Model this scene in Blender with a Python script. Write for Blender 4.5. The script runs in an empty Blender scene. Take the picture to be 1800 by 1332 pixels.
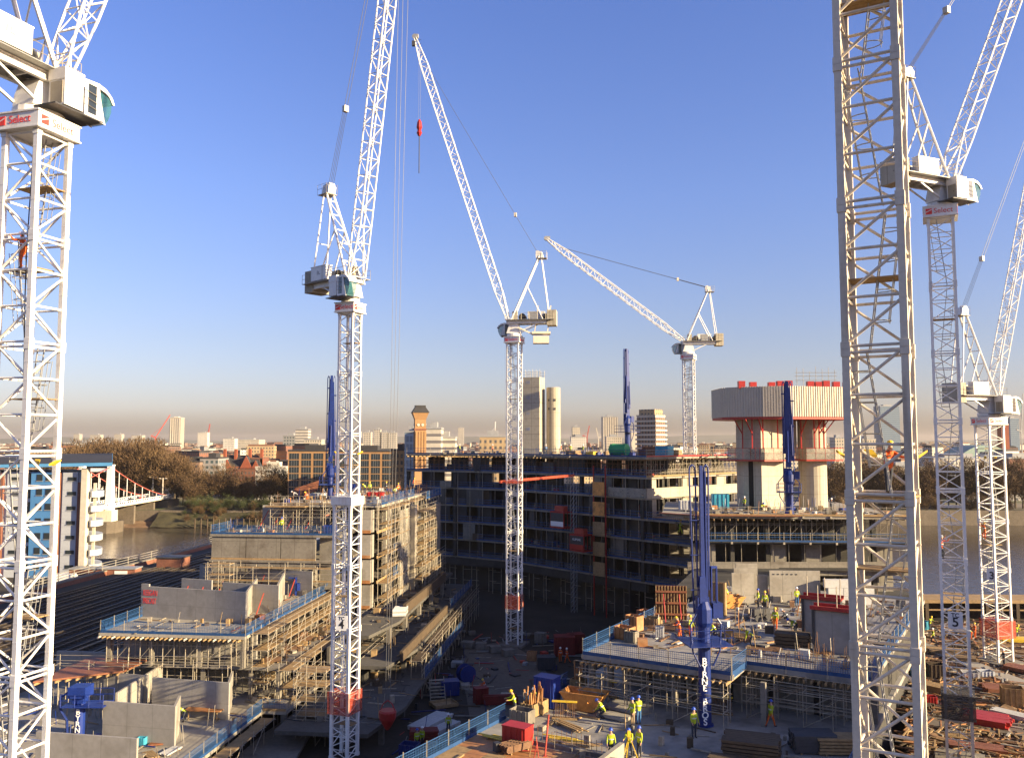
import bpy, math, random
from mathutils import Vector, Matrix
R = math.radians
rnd = random.Random(11)
HAZE = 0.00005
S = bpy.context.scene
COL = S.collection
# ------------------------------------------------------------------ camera
PIT, FPX, CZ = R(4.157), 1500.0, 40.0
cam = bpy.data.cameras.new('camera'); camo = bpy.data.objects.new('camera', cam); COL.objects.link(camo)
cam.sensor_width = 36; cam.lens = 30; cam.clip_start = 0.5; cam.clip_end = 30000
camo.location = (0, 0, CZ); camo.rotation_euler = (R(90) + PIT, 0, 0)
S.camera = camo
# ------------------------------------------------------------------ light
SUN_AZ, SUN_EL = 112.5, 16.5
W = bpy.data.worlds.new('World'); S.world = W; W.use_nodes = True
nt = W.node_tree; nt.nodes.clear()
def NN(t, ty, **k):
    n = t.nodes.new(ty)
    for a, b in k.items(): setattr(n, a, b)
    return n
sky = NN(nt, 'ShaderNodeTexSky', sky_type='NISHITA', sun_disc=False)
sky.sun_elevation = R(SUN_EL); sky.sun_rotation = R(SUN_AZ)
sky.altitude = 50; sky.air_density = 1.0; sky.dust_density = 1.2; sky.ozone_density = 2.5
tc = NN(nt, 'ShaderNodeTexCoord'); sx = NN(nt, 'ShaderNodeSeparateXYZ'); rp = NN(nt, 'ShaderNodeValToRGB')
nt.links.new(tc.outputs['Generated'], sx.inputs[0]); nt.links.new(sx.outputs['Z'], rp.inputs[0])
SKYRAMP = [(0.0, (.72, .60, .66)), (0.035, (1.03, .89, 1.06)), (.116, (1.0, .87, 1.04)), (.277, (.98, .95, 1.31)), (0.47, (.88, .92, 1.41)), (1.0, (.66, .63, .76))]
er = rp.color_ramp.elements
er[0].position = SKYRAMP[0][0]; er[0].color = (*SKYRAMP[0][1], 1); er[1].position = 1.0; er[1].color = (*SKYRAMP[-1][1], 1)
for p_, c_ in SKYRAMP[1:-1]:
    e_ = er.new(p_); e_.color = (*c_, 1)
mx = NN(nt, 'ShaderNodeMix', data_type='RGBA', blend_type='MULTIPLY'); mx.inputs[0].default_value = 1
nt.links.new(sky.outputs[0], mx.inputs[6]); nt.links.new(rp.outputs[0], mx.inputs[7])
bg = NN(nt, 'ShaderNodeBackground'); bg.inputs['Strength'].default_value = 0.06
wo = NN(nt, 'ShaderNodeOutputWorld')
nt.links.new(mx.outputs[2], bg.inputs[0]); nt.links.new(bg.outputs[0], wo.inputs[0])
sl = bpy.data.lights.new('sun', 'SUN'); so = bpy.data.objects.new('sun', sl); COL.objects.link(so)
sl.energy = 5.0; sl.angle = R(0.5); sl.color = (1.0, .79, .47)
_sd = Vector((math.sin(R(SUN_AZ)) * math.cos(R(SUN_EL)), math.cos(R(SUN_AZ)) * math.cos(R(SUN_EL)), math.sin(R(SUN_EL))))
so.rotation_euler = _sd.to_track_quat('Z', 'Y').to_euler(); so.location = (120, -20, 120)
vs = S.view_settings; vs.view_transform = 'Standard'; vs.look = 'None'; vs.exposure = 1.62; vs.gamma = 1; vs.use_curve_mapping = False
S.cycles.max_bounces = 5; S.cycles.diffuse_bounces = 3; S.cycles.glossy_bounces = 2; S.cycles.transmission_bounces = 3
S.cycles.transparent_max_bounces = 6; S.cycles.volume_bounces = 0; S.cycles.caustics_reflective = False; S.cycles.caustics_refractive = False
try: S.cycles.use_denoising = True
except Exception: pass

# ------------------------------------------------------------------ pixel (of the 1800x1332 photo) -> world
def ray(x, y):
    a, b = x - 900, 666 - y
    return Vector((a, FPX * math.cos(PIT) - b * math.sin(PIT), FPX * math.sin(PIT) + b * math.cos(PIT)))
def at(x, y, Y):
    d = ray(x, y); t = Y / d.y
    return Vector((d.x * t, Y, CZ + d.z * t))
def on(x, y, z):
    d = ray(x, y); t = (z - CZ) / d.z
    return Vector((d.x * t, d.y * t, z))

# ------------------------------------------------------------------ materials
MATS = {}
def pm(name, c, rough=.75, metal=0., var=.15, scale=.6, fine=5., bump=0., bscale=12., c2=None, mix=(.55, .72), c2s=.25, spec=.4, streak=False):
    m = bpy.data.materials.new(name); m.use_nodes = True; t = m.node_tree; b = t.nodes['Principled BSDF']
    b.inputs['Roughness'].default_value = rough; b.inputs['Metallic'].default_value = metal
    b.inputs['Specular IOR Level'].default_value = spec
    g = NN(t, 'ShaderNodeNewGeometry')
    def noise(sc, det=3, st=False):
        n = NN(t, 'ShaderNodeTexNoise'); n.inputs['Scale'].default_value = sc; n.inputs['Detail'].default_value = det
        if st:
            mp = NN(t, 'ShaderNodeMapping'); mp.inputs['Scale'].default_value = (1, 1, .12)
            t.links.new(g.outputs['Position'], mp.inputs['Vector']); t.links.new(mp.outputs[0], n.inputs['Vector'])
        else: t.links.new(g.outputs['Position'], n.inputs['Vector'])
        return n
    n1 = noise(scale, 4, streak); n2 = noise(fine, 2)
    ad = NN(t, 'ShaderNodeMath', operation='ADD'); t.links.new(n1.outputs[0], ad.inputs[0]); t.links.new(n2.outputs[0], ad.inputs[1])
    mr = NN(t, 'ShaderNodeMapRange'); mr.inputs[1].default_value = .7; mr.inputs[2].default_value = 1.3
    mr.inputs[3].default_value = 1 - var; mr.inputs[4].default_value = 1 + var
    t.links.new(ad.outputs[0], mr.inputs[0])
    mul = NN(t, 'ShaderNodeMix', data_type='RGBA', blend_type='MULTIPLY'); mul.inputs[0].default_value = 1
    cc = NN(t, 'ShaderNodeCombineColor')
    for i in range(3): t.links.new(mr.outputs[0], cc.inputs[i])
    t.links.new(cc.outputs[0], mul.inputs[7])
    if c2 is None: mul.inputs[6].default_value = (*c, 1)
    else:
        n3 = noise(c2s, 5, streak); r3 = NN(t, 'ShaderNodeMapRange'); r3.inputs[1].default_value = mix[0]; r3.inputs[2].default_value = mix[1]
        t.links.new(n3.outputs[0], r3.inputs[0])
        m3 = NN(t, 'ShaderNodeMix', data_type='RGBA'); m3.inputs[6].default_value = (*c, 1); m3.inputs[7].default_value = (*c2, 1)
        t.links.new(r3.outputs[0], m3.inputs[0]); t.links.new(m3.outputs[2], mul.inputs[6])
    t.links.new(mul.outputs[2], b.inputs['Base Color'])
    if bump:
        n4 = noise(bscale, 3); bp = NN(t, 'ShaderNodeBump'); bp.inputs['Strength'].default_value = bump; bp.inputs['Distance'].default_value = .05
        t.links.new(n4.outputs[0], bp.inputs['Height']); t.links.new(bp.outputs[0], b.inputs['Normal'])
    MATS[name] = m
    return m
def facade(name, wall, glass, pu=2.6, pz=3.1, fu=.5, fz=.5, var=.15, rough=.8):
    """wall colour with a world-aligned grid of dark window openings, for buildings too far to build each window"""
    m = pm(name, wall, rough, var=var, scale=.05, fine=.4); t = m.node_tree; b = t.nodes['Principled BSDF']
    src = b.inputs['Base Color'].links[0].from_socket
    g = NN(t, 'ShaderNodeNewGeometry'); tg = NN(t, 'ShaderNodeVectorMath', operation='CROSS_PRODUCT'); tg.inputs[1].default_value = (0, 0, 1)
    t.links.new(g.outputs['Normal'], tg.inputs[0])
    dt = NN(t, 'ShaderNodeVectorMath', operation='DOT_PRODUCT'); t.links.new(g.outputs['Position'], dt.inputs[0]); t.links.new(tg.outputs[0], dt.inputs[1])
    sp = NN(t, 'ShaderNodeSeparateXYZ'); t.links.new(g.outputs['Position'], sp.inputs[0])
    sn = NN(t, 'ShaderNodeSeparateXYZ'); t.links.new(g.outputs['Normal'], sn.inputs[0])
    def M2(op, a, v):
        n = NN(t, 'ShaderNodeMath', operation=op)
        t.links.new(a, n.inputs[0])
        if isinstance(v, (int, float)): n.inputs[1].default_value = v
        else: t.links.new(v, n.inputs[1])
        return n.outputs[0]
    a = M2('LESS_THAN', M2('FRACT', M2('DIVIDE', dt.outputs['Value'], pu), 0), fu)
    c = M2('LESS_THAN', M2('FRACT', M2('DIVIDE', sp.outputs['Z'], pz), 0), fz)
    up = M2('LESS_THAN', M2('ABSOLUTE', sn.outputs['Z'], 0), .4)
    k = M2('MULTIPLY', M2('MULTIPLY', a, c), up)
    mm = NN(t, 'ShaderNodeMix', data_type='RGBA'); t.links.new(k, mm.inputs[0]); t.links.new(src, mm.inputs[6]); mm.inputs[7].default_value = (*glass, 1)
    t.links.new(mm.outputs[2], b.inputs['Base Color'])
    r2 = NN(t, 'ShaderNodeMapRange'); r2.inputs[3].default_value = rough; r2.inputs[4].default_value = .25; t.links.new(k, r2.inputs[0]); t.links.new(r2.outputs[0], b.inputs['Roughness'])
    return m
def glass_mat(name, c, alpha=.6, rough=.08):
    m = pm(name, c, rough, var=.05); b = m.node_tree.nodes['Principled BSDF']; b.inputs['Alpha'].default_value = alpha; b.inputs['Specular IOR Level'].default_value = .8
    return m
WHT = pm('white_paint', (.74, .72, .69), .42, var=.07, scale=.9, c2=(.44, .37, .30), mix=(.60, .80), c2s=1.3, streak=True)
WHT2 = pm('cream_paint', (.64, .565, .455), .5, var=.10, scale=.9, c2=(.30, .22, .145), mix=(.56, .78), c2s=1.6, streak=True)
GRYM = pm('grey_metal', (.30, .30, .30), .5, .2, var=.15)
DKM = pm('dark_metal', (.045, .045, .05), .55, .1, var=.2)
ROPE = pm('rope_steel', (.10, .10, .11), .5, .3, var=.1)
GALV = pm('scaffold_tube', (.33, .29, .23), .5, .25, var=.25, scale=2, c2=(.15, .10, .06), mix=(.58, .72), c2s=1.5)
BLU = pm('blue_paint', (.010, .03, .19), .45, var=.18, scale=1.2)
BLUD = pm('blue_boom', (.009, .024, .14), .42, var=.2, scale=1.2)
BLUB = pm('blue_board', (.014, .058, .17), .6, var=.22, scale=1.5)
BLUM = pm('blue_mesh', (.025, .09, .235), .6, var=.15)
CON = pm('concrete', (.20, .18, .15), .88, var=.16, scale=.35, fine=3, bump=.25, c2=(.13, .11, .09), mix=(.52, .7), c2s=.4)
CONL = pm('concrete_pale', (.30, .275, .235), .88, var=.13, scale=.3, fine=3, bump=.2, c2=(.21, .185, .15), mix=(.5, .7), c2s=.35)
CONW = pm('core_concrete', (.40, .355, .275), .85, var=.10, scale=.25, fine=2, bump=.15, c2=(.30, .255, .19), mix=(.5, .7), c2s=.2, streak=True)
PRE = pm('precast', (.29, .272, .25), .85, var=.10, scale=.5, fine=2.5, bump=.12, c2=(.22, .205, .185), mix=(.5, .68), c2s=.5)
CONB = pm('frame_concrete_shade', (.05, .047, .042), .9, var=.2, scale=.35, fine=3, bump=.25, c2=(.03, .028, .026), mix=(.5, .7), c2s=.4)  # darker concrete copy, shade of the unlit frames and walls put into colour
CONT = pm('podium_concrete_shade', (.09, .083, .072), .9, var=.2, scale=.35, fine=3, bump=.25)  # concrete darkened, the shade over the terraces put into its colour
DECKC = pm('deck_concrete', (.27, .255, .235), .7, var=.14, scale=.5, fine=2.2, bump=.15, c2=(.17, .16, .15), mix=(.50, .66), c2s=.45)
PLY = pm('plywood', (.34, .15, .055), .6, var=.2, scale=.8, fine=3, c2=(.42, .24, .12), mix=(.5, .7), c2s=.5)
PLYR = pm('plywood_red', (.21, .08, .04), .6, var=.2, scale=.8, fine=3)
TIM = pm('timber', (.29, .19, .09), .8, var=.25, scale=1.2, fine=4)
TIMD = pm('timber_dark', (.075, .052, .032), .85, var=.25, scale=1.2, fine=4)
YEL = pm('yellow_paint', (.62, .42, .03), .5, var=.12)
REB = pm('rebar', (.17, .095, .055), .8, .2, var=.25, scale=2)
RED = pm('red_paint', (.34, .022, .02), .45, var=.15)
REDF = pm('red_formwork', (.36, .045, .03), .55, var=.2)
ORG = pm('orange_skip', (.56, .25, .06), .55, var=.2, scale=1.2, c2=(.25, .11, .04), mix=(.52, .7), c2s=1.0)
MUD = pm('mud', (.17, .10, .052), .95, var=.3, scale=.25, fine=2, bump=.6, bscale=2.5, c2=(.26, .175, .105), mix=(.48, .68), c2s=.15)
BALL = pm('ballast', (.034, .029, .025), .95, var=.3, scale=.3, fine=4, bump=.5, bscale=6, c2=(.075, .055, .036), mix=(.5, .7), c2s=.12)
RAILM = pm('rail_steel', (.20, .17, .15), .35, .7, var=.2)
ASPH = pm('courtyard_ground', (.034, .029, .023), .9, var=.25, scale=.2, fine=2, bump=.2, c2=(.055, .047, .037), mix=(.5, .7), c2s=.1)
PATH = pm('pale_hardstanding', (.12, .10, .078), .9, var=.2, scale=.25, fine=2)
GRD = pm('city_ground', (.16, .13, .10), .95, var=.3, scale=.01, fine=.08, c2=(.10, .11, .05), mix=(.5, .6), c2s=.006)
STONE = pm('embankment_stone', (.13, .105, .078), .9, var=.25, scale=.2, fine=1.5, bump=.3, bscale=2)
GRASS = pm('bank_grass', (.050, .043, .020), .95, var=.35, scale=.1, fine=1)
BRK = pm('brick_red', (.24, .065, .032), .85, var=.2, scale=.3, fine=3)
BRKO = pm('brick_buff', (.34, .19, .085), .85, var=.15, scale=.3, fine=3)
BRKB = pm('brick_brown', (.23, .095, .06), .85, var=.2, scale=.3, fine=3)
STUC = pm('stucco', (.50, .45, .37), .85, var=.12, scale=.1, fine=1)
SLATE = pm('slate_roof', (.035, .034, .037), .8, var=.2, scale=.1, fine=1)
TILE = pm('tile_roof', (.15, .075, .05), .8, var=.2, scale=.1, fine=1)
CLAD = pm('grey_cladding', (.40, .42, .46), .5, var=.07, scale=.3)
CLADB = pm('blue_cladding', (.07, .20, .42), .5, var=.1, scale=.3)
ROOFB = pm('blue_roof', (.10, .30, .55), .45, var=.08)
DGL = pm('dark_glass', (.025, .033, .040), .12, var=.15, spec=.7)
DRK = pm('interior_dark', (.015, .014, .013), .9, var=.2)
CABG = glass_mat('cab_glass', (.05, .17, .20), .55, .06)
NET = pm('debris_net', (.36, .33, .27), .9, var=.3, scale=1.2)
NETR = pm('red_net', (.46, .07, .035), .8, var=.2)
for _m, _a in ((NET, .55), (NETR, .5)): _m.node_tree.nodes['Principled BSDF'].inputs['Alpha'].default_value = _a
NETD = pm('dark_net', (.05, .05, .055), .8, var=.2); NETD.node_tree.nodes['Principled BSDF'].inputs['Alpha'].default_value = .7
SCRW = pm('screen_white', (.54, .485, .39), .6, var=.08)
GRN = pm('green_paint', (.04, .30, .10), .5, var=.15)
TEAL = pm('teal_paint', (.05, .30, .42), .5, var=.15)
TARP = pm('white_sheet', (.50, .49, .47), .6, var=.12)
SIGNW = pm('sign_white', (.72, .72, .72), .5, var=.04)
INKB = pm('ink_black', (.02, .02, .025), .6, var=.05)
INKR = pm('ink_red', (.72, .05, .04), .6, var=.05)
INKW = pm('ink_white', (.8, .8, .8), .6, var=.03)
INKBL = pm('ink_blue', (.12, .22, .50), .7, var=.1)
SKIN = pm('skin', (.45, .26, .17), .6, var=.05)
HIV = pm('hivis_yellow', (.36, .43, .015), .7, var=.1, scale=3, fine=12)
HIO = pm('hivis_orange', (.62, .105, .012), .7, var=.1, scale=3, fine=12)
TRD = pm('dark_trousers', (.035, .04, .055), .85, var=.2)
TRB = pm('blue_trousers', (.04, .12, .28), .85, var=.2)
TRT = pm('tan_trousers', (.30, .22, .13), .85, var=.2)
BOOT = pm('boots', (.05, .035, .025), .8, var=.2)
HELB = pm('helmet_blue', (.03, .08, .40), .35, var=.03)
HELW = pm('helmet_white', (.75, .75, .75), .35, var=.03)
HELY = pm('helmet_yellow', (.75, .50, .03), .35, var=.03)
REFL = pm('reflective_tape', (.6, .62, .62), .3, .2, var=.05)
BARK = pm('bark', (.10, .075, .05), .9, var=.25)
TWIG = pm('twigs', (.085, .05, .024), .95, var=.35, scale=.15, fine=1.2, c2=(.125, .078, .036), mix=(.45, .65), c2s=.06)
TWIGG = pm('shrub_leaves', (.042, .052, .016), .9, var=.35, scale=.2, fine=1.5)
HILLM = pm('hill_green', (.10, .105, .075), .95, var=.2, scale=.002, fine=.01)

def form_marks(m, pu=2.4, pz=1.3, tu=.6, depth=.62):
    """shutter-panel joints and tie holes left in cast concrete"""
    t = m.node_tree; b = t.nodes['Principled BSDF']; src = b.inputs['Base Color'].links[0].from_socket
    g = NN(t, 'ShaderNodeNewGeometry'); tg = NN(t, 'ShaderNodeVectorMath', operation='CROSS_PRODUCT'); tg.inputs[1].default_value = (0, 0, 1); t.links.new(g.outputs['True Normal'], tg.inputs[0])
    dt = NN(t, 'ShaderNodeVectorMath', operation='DOT_PRODUCT'); t.links.new(g.outputs['Position'], dt.inputs[0]); t.links.new(tg.outputs[0], dt.inputs[1])
    sp = NN(t, 'ShaderNodeSeparateXYZ'); t.links.new(g.outputs['Position'], sp.inputs[0]); sn = NN(t, 'ShaderNodeSeparateXYZ'); t.links.new(g.outputs['True Normal'], sn.inputs[0])
    def M2(op, a, v):
        n = NN(t, 'ShaderNodeMath', operation=op)
        for k, q in enumerate((a, v)):
            if isinstance(q, (int, float)): n.inputs[k].default_value = q
            else: t.links.new(q, n.inputs[k])
        return n.outputs[0]
    def per(a, p): return M2('ABSOLUTE', M2('SUBTRACT', M2('FRACT', M2('DIVIDE', a, p), 0), .5), 0)
    u, z = dt.outputs['Value'], sp.outputs['Z']
    l1 = M2('LESS_THAN', per(u, pu), .035 / pu); l2 = M2('LESS_THAN', per(z, pz * 2), .025 / pz / 2)
    du = M2('MULTIPLY', per(u, tu * 2), tu * 2); dz = M2('MULTIPLY', per(z, pz), pz)
    ho = M2('LESS_THAN', M2('ADD', M2('MULTIPLY', du, du), M2('MULTIPLY', dz, dz)), .0035)
    up = M2('LESS_THAN', M2('ABSOLUTE', sn.outputs['Z'], 0), .4)
    k = M2('MULTIPLY', M2('MULTIPLY', M2('MAXIMUM', M2('MAXIMUM', l1, l2), ho), up), 1 - depth)
    mm = NN(t, 'ShaderNodeMix', data_type='RGBA', blend_type='MIX'); t.links.new(k, mm.inputs[0]); t.links.new(src, mm.inputs[6]); mm.inputs[7].default_value = (.03, .027, .022, 1); t.links.new(mm.outputs[2], b.inputs['Base Color'])
form_marks(PRE, 2.4, 3.2, 1.2, .8); form_marks(CONL, 2.4, 1.3, 1.2, .7)
for _m in (CON, CONW): form_marks(_m, depth=.55)

# ------------------------------------------------------------------ mesh helpers
V = Vector
class MB:
    def __init__(s): s.v = []; s.f = []; s.m = []; s.k = 0
    def add(s, vs_, fs_):
        n = len(s.v); s.v += [tuple(p) for p in vs_]; s.f += [tuple(i + n for i in f) for f in fs_]; s.m += [s.k] * len(fs_); return s
    def slot(s, k): s.k = k; return s
    def box(s, x0, y0, z0, x1, y1, z1):
        return s.add([(x0, y0, z0), (x1, y0, z0), (x1, y1, z0), (x0, y1, z0), (x0, y0, z1), (x1, y0, z1), (x1, y1, z1), (x0, y1, z1)],
                     [(0, 3, 2, 1), (4, 5, 6, 7), (0, 1, 5, 4), (1, 2, 6, 5), (2, 3, 7, 6), (3, 0, 4, 7)])
    def cb(s, c, d, rz=0):
        m = Matrix.Rotation(rz, 3, 'Z'); c = V(c); h = [q / 2 for q in d]; vs_ = []
        for z in (-h[2], h[2]):
            for x, y in ((-h[0], -h[1]), (h[0], -h[1]), (h[0], h[1]), (-h[0], h[1])): vs_.append(c + m @ V((x, y, z)))
        return s.add(vs_, [(0, 3, 2, 1), (4, 5, 6, 7), (0, 1, 5, 4), (1, 2, 6, 5), (2, 3, 7, 6), (3, 0, 4, 7)])
    def bar(s, p, q, w, h=None):
        p, q = V(p), V(q); d = (q - p)
        if d.length < 1e-6: return s
        d.normalize(); sd = d.cross(V((0, 0, 1)))
        sd = V((1, 0, 0)) if sd.length < 1e-4 else sd.normalized()
        up = sd.cross(d); a = sd * (w / 2); b = up * ((h or w) / 2)
        return s.add([p - a - b, p + a - b, p + a + b, p - a + b, q - a - b, q + a - b, q + a + b, q - a + b],
                     [(0, 1, 2, 3), (7, 6, 5, 4), (4, 5, 1, 0), (5, 6, 2, 1), (6, 7, 3, 2), (7, 4, 0, 3)])
    def tube(s, p, q, r, n=6, r2=None):
        p, q = V(p), V(q); d = (q - p)
        if d.length < 1e-6: return s
        d.normalize(); sd = d.cross(V((0, 0, 1))); sd = V((1, 0, 0)) if sd.length < 1e-4 else sd.normalized(); up = sd.cross(d)
        r2 = r if r2 is None else r2; vs_ = []
        for c, rr in ((p, r), (q, r2)):
            for i in range(n):
                a = 2 * math.pi * i / n; vs_.append(c + sd * (rr * math.cos(a)) + up * (rr * math.sin(a)))
        fs_ = [(i, (i + 1) % n, n + (i + 1) % n, n + i) for i in range(n)] + [tuple(range(n))[::-1], tuple(range(n, 2 * n))]
        return s.add(vs_, fs_)
    def path(s, pts, r, n=5):
        for a, b in zip(pts[:-1], pts[1:]): s.tube(a, b, r, n)
        return s
    def prism(s, pts, z0, z1):
        n = len(pts); a = sum(pts[i][0] * pts[(i + 1) % n][1] - pts[(i + 1) % n][0] * pts[i][1] for i in range(n))
        if a < 0: pts = pts[::-1]
        vs_ = [(p[0], p[1], z0) for p in pts] + [(p[0], p[1], z1) for p in pts]
        return s.add(vs_, [tuple(range(n))[::-1], tuple(range(n, 2 * n))] + [(i, (i + 1) % n, n + (i + 1) % n, n + i) for i in range(n)])
    def lathe(s, prof, n=12, c=(0, 0, 0)):
        vs_ = []; k = len(prof)
        for r, z in prof:
            for i in range(n):
                a = 2 * math.pi * i / n; vs_.append((c[0] + r * math.cos(a), c[1] + r * math.sin(a), c[2] + z))
        fs_ = [(j * n + i, j * n + (i + 1) % n, (j + 1) * n + (i + 1) % n, (j + 1) * n + i) for j in range(k - 1) for i in range(n)]
        return s.add(vs_, fs_ + [tuple(range(n))[::-1], tuple(range((k - 1) * n, k * n))])
    def quad(s, a, b, c, d): return s.add([a, b, c, d], [(0, 1, 2, 3)])
    def mesh(s, mats, smooth=False):
        me = bpy.data.meshes.new('m'); me.from_pydata(s.v, [], s.f)
        for m in (mats if isinstance(mats, (list, tuple)) else [mats]): me.materials.append(m)
        if any(s.m): me.polygons.foreach_set('material_index', s.m)
        if smooth: me.polygons.foreach_set('use_smooth', [True] * len(s.f))
        me.update(); return me
def mk(name, mb, mat=None, par=None, loc=(0, 0, 0), rz=0., label=None, cat=None, group=None, kind=None, smooth=False, rot=None):
    me = mb.mesh(mat, smooth) if isinstance(mb, MB) else mb
    o = bpy.data.objects.new(name, me); COL.objects.link(o); me.name = name
    o.location = loc; o.rotation_euler = rot if rot is not None else (0, 0, rz); o.parent = par
    for k, v in (('label', label), ('category', cat), ('group', group), ('kind', kind)):
        if v: o[k] = v
    return o
def thing(name, label, cat, loc=(0, 0, 0), rz=0., group=None):
    o = bpy.data.objects.new(name, None); COL.objects.link(o); o.location = loc; o.rotation_euler = (0, 0, rz)
    o.empty_display_size = .2; o['label'] = label; o['category'] = cat
    if group: o['group'] = group
    return o
def copy_tree(o, par=None):
    c = o.copy(); COL.objects.link(c); c.parent = par
    for ch in o.children: copy_tree(ch, c)
    return c
CACHE = {}
def cached(key, fn):
    if key not in CACHE: CACHE[key] = fn()
    return CACHE[key]
def text(name, body, size, mat, par, loc, rot, depth=.01, align='CENTER', bold=False):
    def make():
        cu = bpy.data.curves.new(name, 'FONT'); cu.body = body; cu.size = size; cu.extrude = depth; cu.offset = size * .018 if bold else 0; cu.align_x = align; cu.align_y = 'CENTER'
        o = bpy.data.objects.new(name, cu); me = bpy.data.meshes.new_from_object(o); bpy.data.objects.remove(o); bpy.data.curves.remove(cu)
        me.materials.clear(); me.materials.append(mat); return me
    return mk(name, cached(('txt', body, size, mat.name, depth, bold), make), None, par, loc, rot=rot)
# ------------------------------------------------------------------ setting
BANK = [(-900, 222), (-75, 204), (-10, 190), (24, 172), (58, 150), (110, 142), (900, 120)]
mk('ground', MB().prism([(-900, -300), (900, -300)] + BANK[::-1], 11.0, 12.0), ASPH, kind='structure')
em = MB()
for (a, b) in zip(BANK[:-1], BANK[1:]): em.bar((a[0], a[1] + .3, 5.0), (b[0], b[1] + .3, 5.0), .6, 14.4)
mk('embankment_wall', em, STONE, kind='structure')
w_ = NN
def water():
    m = pm('river_water', (.050, .040, .030), .10, var=.12, scale=.02, fine=.1, spec=.5); t = m.node_tree; b = t.nodes['Principled BSDF']
    g = NN(t, 'ShaderNodeNewGeometry'); mp = NN(t, 'ShaderNodeMapping'); mp.inputs['Scale'].default_value = (.35, .8, 1)
    t.links.new(g.outputs['Position'], mp.inputs[0]); n = NN(t, 'ShaderNodeTexNoise'); n.inputs['Scale'].default_value = 1.0; n.inputs['Detail'].default_value = 5
    t.links.new(mp.outputs[0], n.inputs['Vector']); bp = NN(t, 'ShaderNodeBump'); bp.inputs['Strength'].default_value = .35; bp.inputs['Distance'].default_value = .5
    t.links.new(n.outputs[0], bp.inputs['Height']); t.links.new(bp.outputs[0], b.inputs['Normal']); return m
mk('river', MB().quad((-2500, 100, 0), (2500, 100, 0), (2500, 414, 0), (-2500, 414, 0)), water(), kind='structure')
mk('far_bank_ground', MB().box(-9000, 412, 4, 9000, 16000, 6), GRD, kind='structure')
fw = MB()
for x in range(-600, 600, 12): fw.box(x + .05, 410.2 + rnd.uniform(-.15, .15), -2, x + 11.95, 412, 7.0 + rnd.uniform(-.1, .1))
mk('far_embankment', fw, STONE, kind='structure')
mk('foreshore', MB().add([(-260, 398, -.3), (60, 398, -.3), (60, 411, 2.2), (-260, 411, 2.2)], [(0, 1, 2, 3)]), MUD, kind='structure')
sv_ = []; sf_ = []
for i in range(34):
    x = -168 + i * 3.6
    for j, (y, z) in enumerate(((399, .1), (402, 1.6), (406, 3.6), (410, 6.2), (414, 7.4), (434, 7.6))): sv_.append((x, y + rnd.uniform(-.8, .8), z + rnd.uniform(-.3, .4)))
for i in range(33):
    for j in range(5): a = i * 6 + j; sf_.append((a, a + 6, a + 7, a + 1))
mk('bank_lawn', MB().add(sv_, sf_), GRASS, kind='structure')
# green hills on the horizon
hl = MB(); n = 90; pr = [(-9000 + i * 200, 40 + 26 * math.sin(i * .35) + 22 * math.sin(i * .13 + 1) + rnd.uniform(-4, 4)) for i in range(n)]
vs_ = []; fs_ = []
for x, h in pr: vs_ += [(x, 8200, 5), (x, 9200, 36 + h * .9), (x, 10600, 30 + h * .6)]
for i in range(n - 1): fs_ += [(i * 3, i * 3 + 3, i * 3 + 4, i * 3 + 1), (i * 3 + 1, i * 3 + 4, i * 3 + 5, i * 3 + 2)]
mk('hills', MB().add(vs_, fs_), HILLM, kind='structure')
# raised earth on the building plot
mk('earth_plot', MB().prism([(3, 21), (43.5, 90), (50, 106), (50, 114), (110, 117), (300, 112), (300, 21)], 12.0, 16.0), MUD, kind='structure')
mk('courtyard_path', MB().prism([(-6.5, 118), (-1, 122), (3.2, 112), (5.5, 98), (4.6, 84), (3.4, 70), (-3.5, 74), (-4.2, 88), (-5.6, 102)], 12.0, 12.06), PATH, kind='structure')

# ------------------------------------------------------------------ railway
AX = R(6.5)
rl = bpy.data.objects.new('railway', None); COL.objects.link(rl); rl.location = (-26, 85, 0); rl.rotation_euler = (0, 0, -AX); rl['kind'] = 'structure'
mk('ballast_bed', MB().box(-62, -70, 12, -19, 128, 13.9), BALL, rl)
slp = MB()
for k in range(10):
    x = -23.5 - k * 3.7
    for sd in (-.72, .72):
        mk('rail', cached('rail', lambda: MB().box(-.04, -70, 0, .04, 128, .16).mesh(RAILM)), None, rl, (x + sd, 0, 14.05))
    for y in range(-60, 128): slp.box(x - 1.25, y - .13 + .0, 13.9, x + 1.25, y + .13, 14.04)
so_ = mk('sleepers', slp, TIMD, rl); so_['kind'] = 'stuff'
mk('conductor_rails', MB().box(-30.5, -70, 14, -30.4, 128, 14.2), RAILM, rl)
b_ = mk('rail_bridge', MB().box(-62, 128, 9.5, -19, 330, 13.9), GRYM, rl)
pf = thing('railway_parapet', 'long low wall with railings between the railway tracks and the river', 'railing', (-26, 85, 0), -AX)
mk('wall', MB().box(-64, 40, 12, -63.2, 240, 14.4), BRKB, pf)
mk('coping', MB().box(-64.1, 40, 14.4, -63.1, 240, 14.65), CON, pf)
for i in range(40): mk('post', cached('rpost', lambda: MB().box(-.06, -.06, 0, .06, .06, 1.5).mesh(CONL)), None, pf, (-63.6, 60 + i * 4.5, 14.65))
for z in (15.1, 15.6, 16.1): mk('rail', cached('rprail', lambda: MB().box(-.04, 58, -.04, .04, 240, .04).mesh(CONL)), None, pf, (-63.6, 0, z))
cb_ = thing('relay_cabin', 'small dark box cabin at the end of the railway railings', 'cabin', (-70.5, 180, 12), -AX)
mk('wall', MB().box(-2.6, -2, 0, 2.6, 2, 3.9), BRKB, cb_); mk('roof', MB().box(-2.8, -2.2, 3.9, 2.8, 2.2, 4.15), DKM, cb_)
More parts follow.
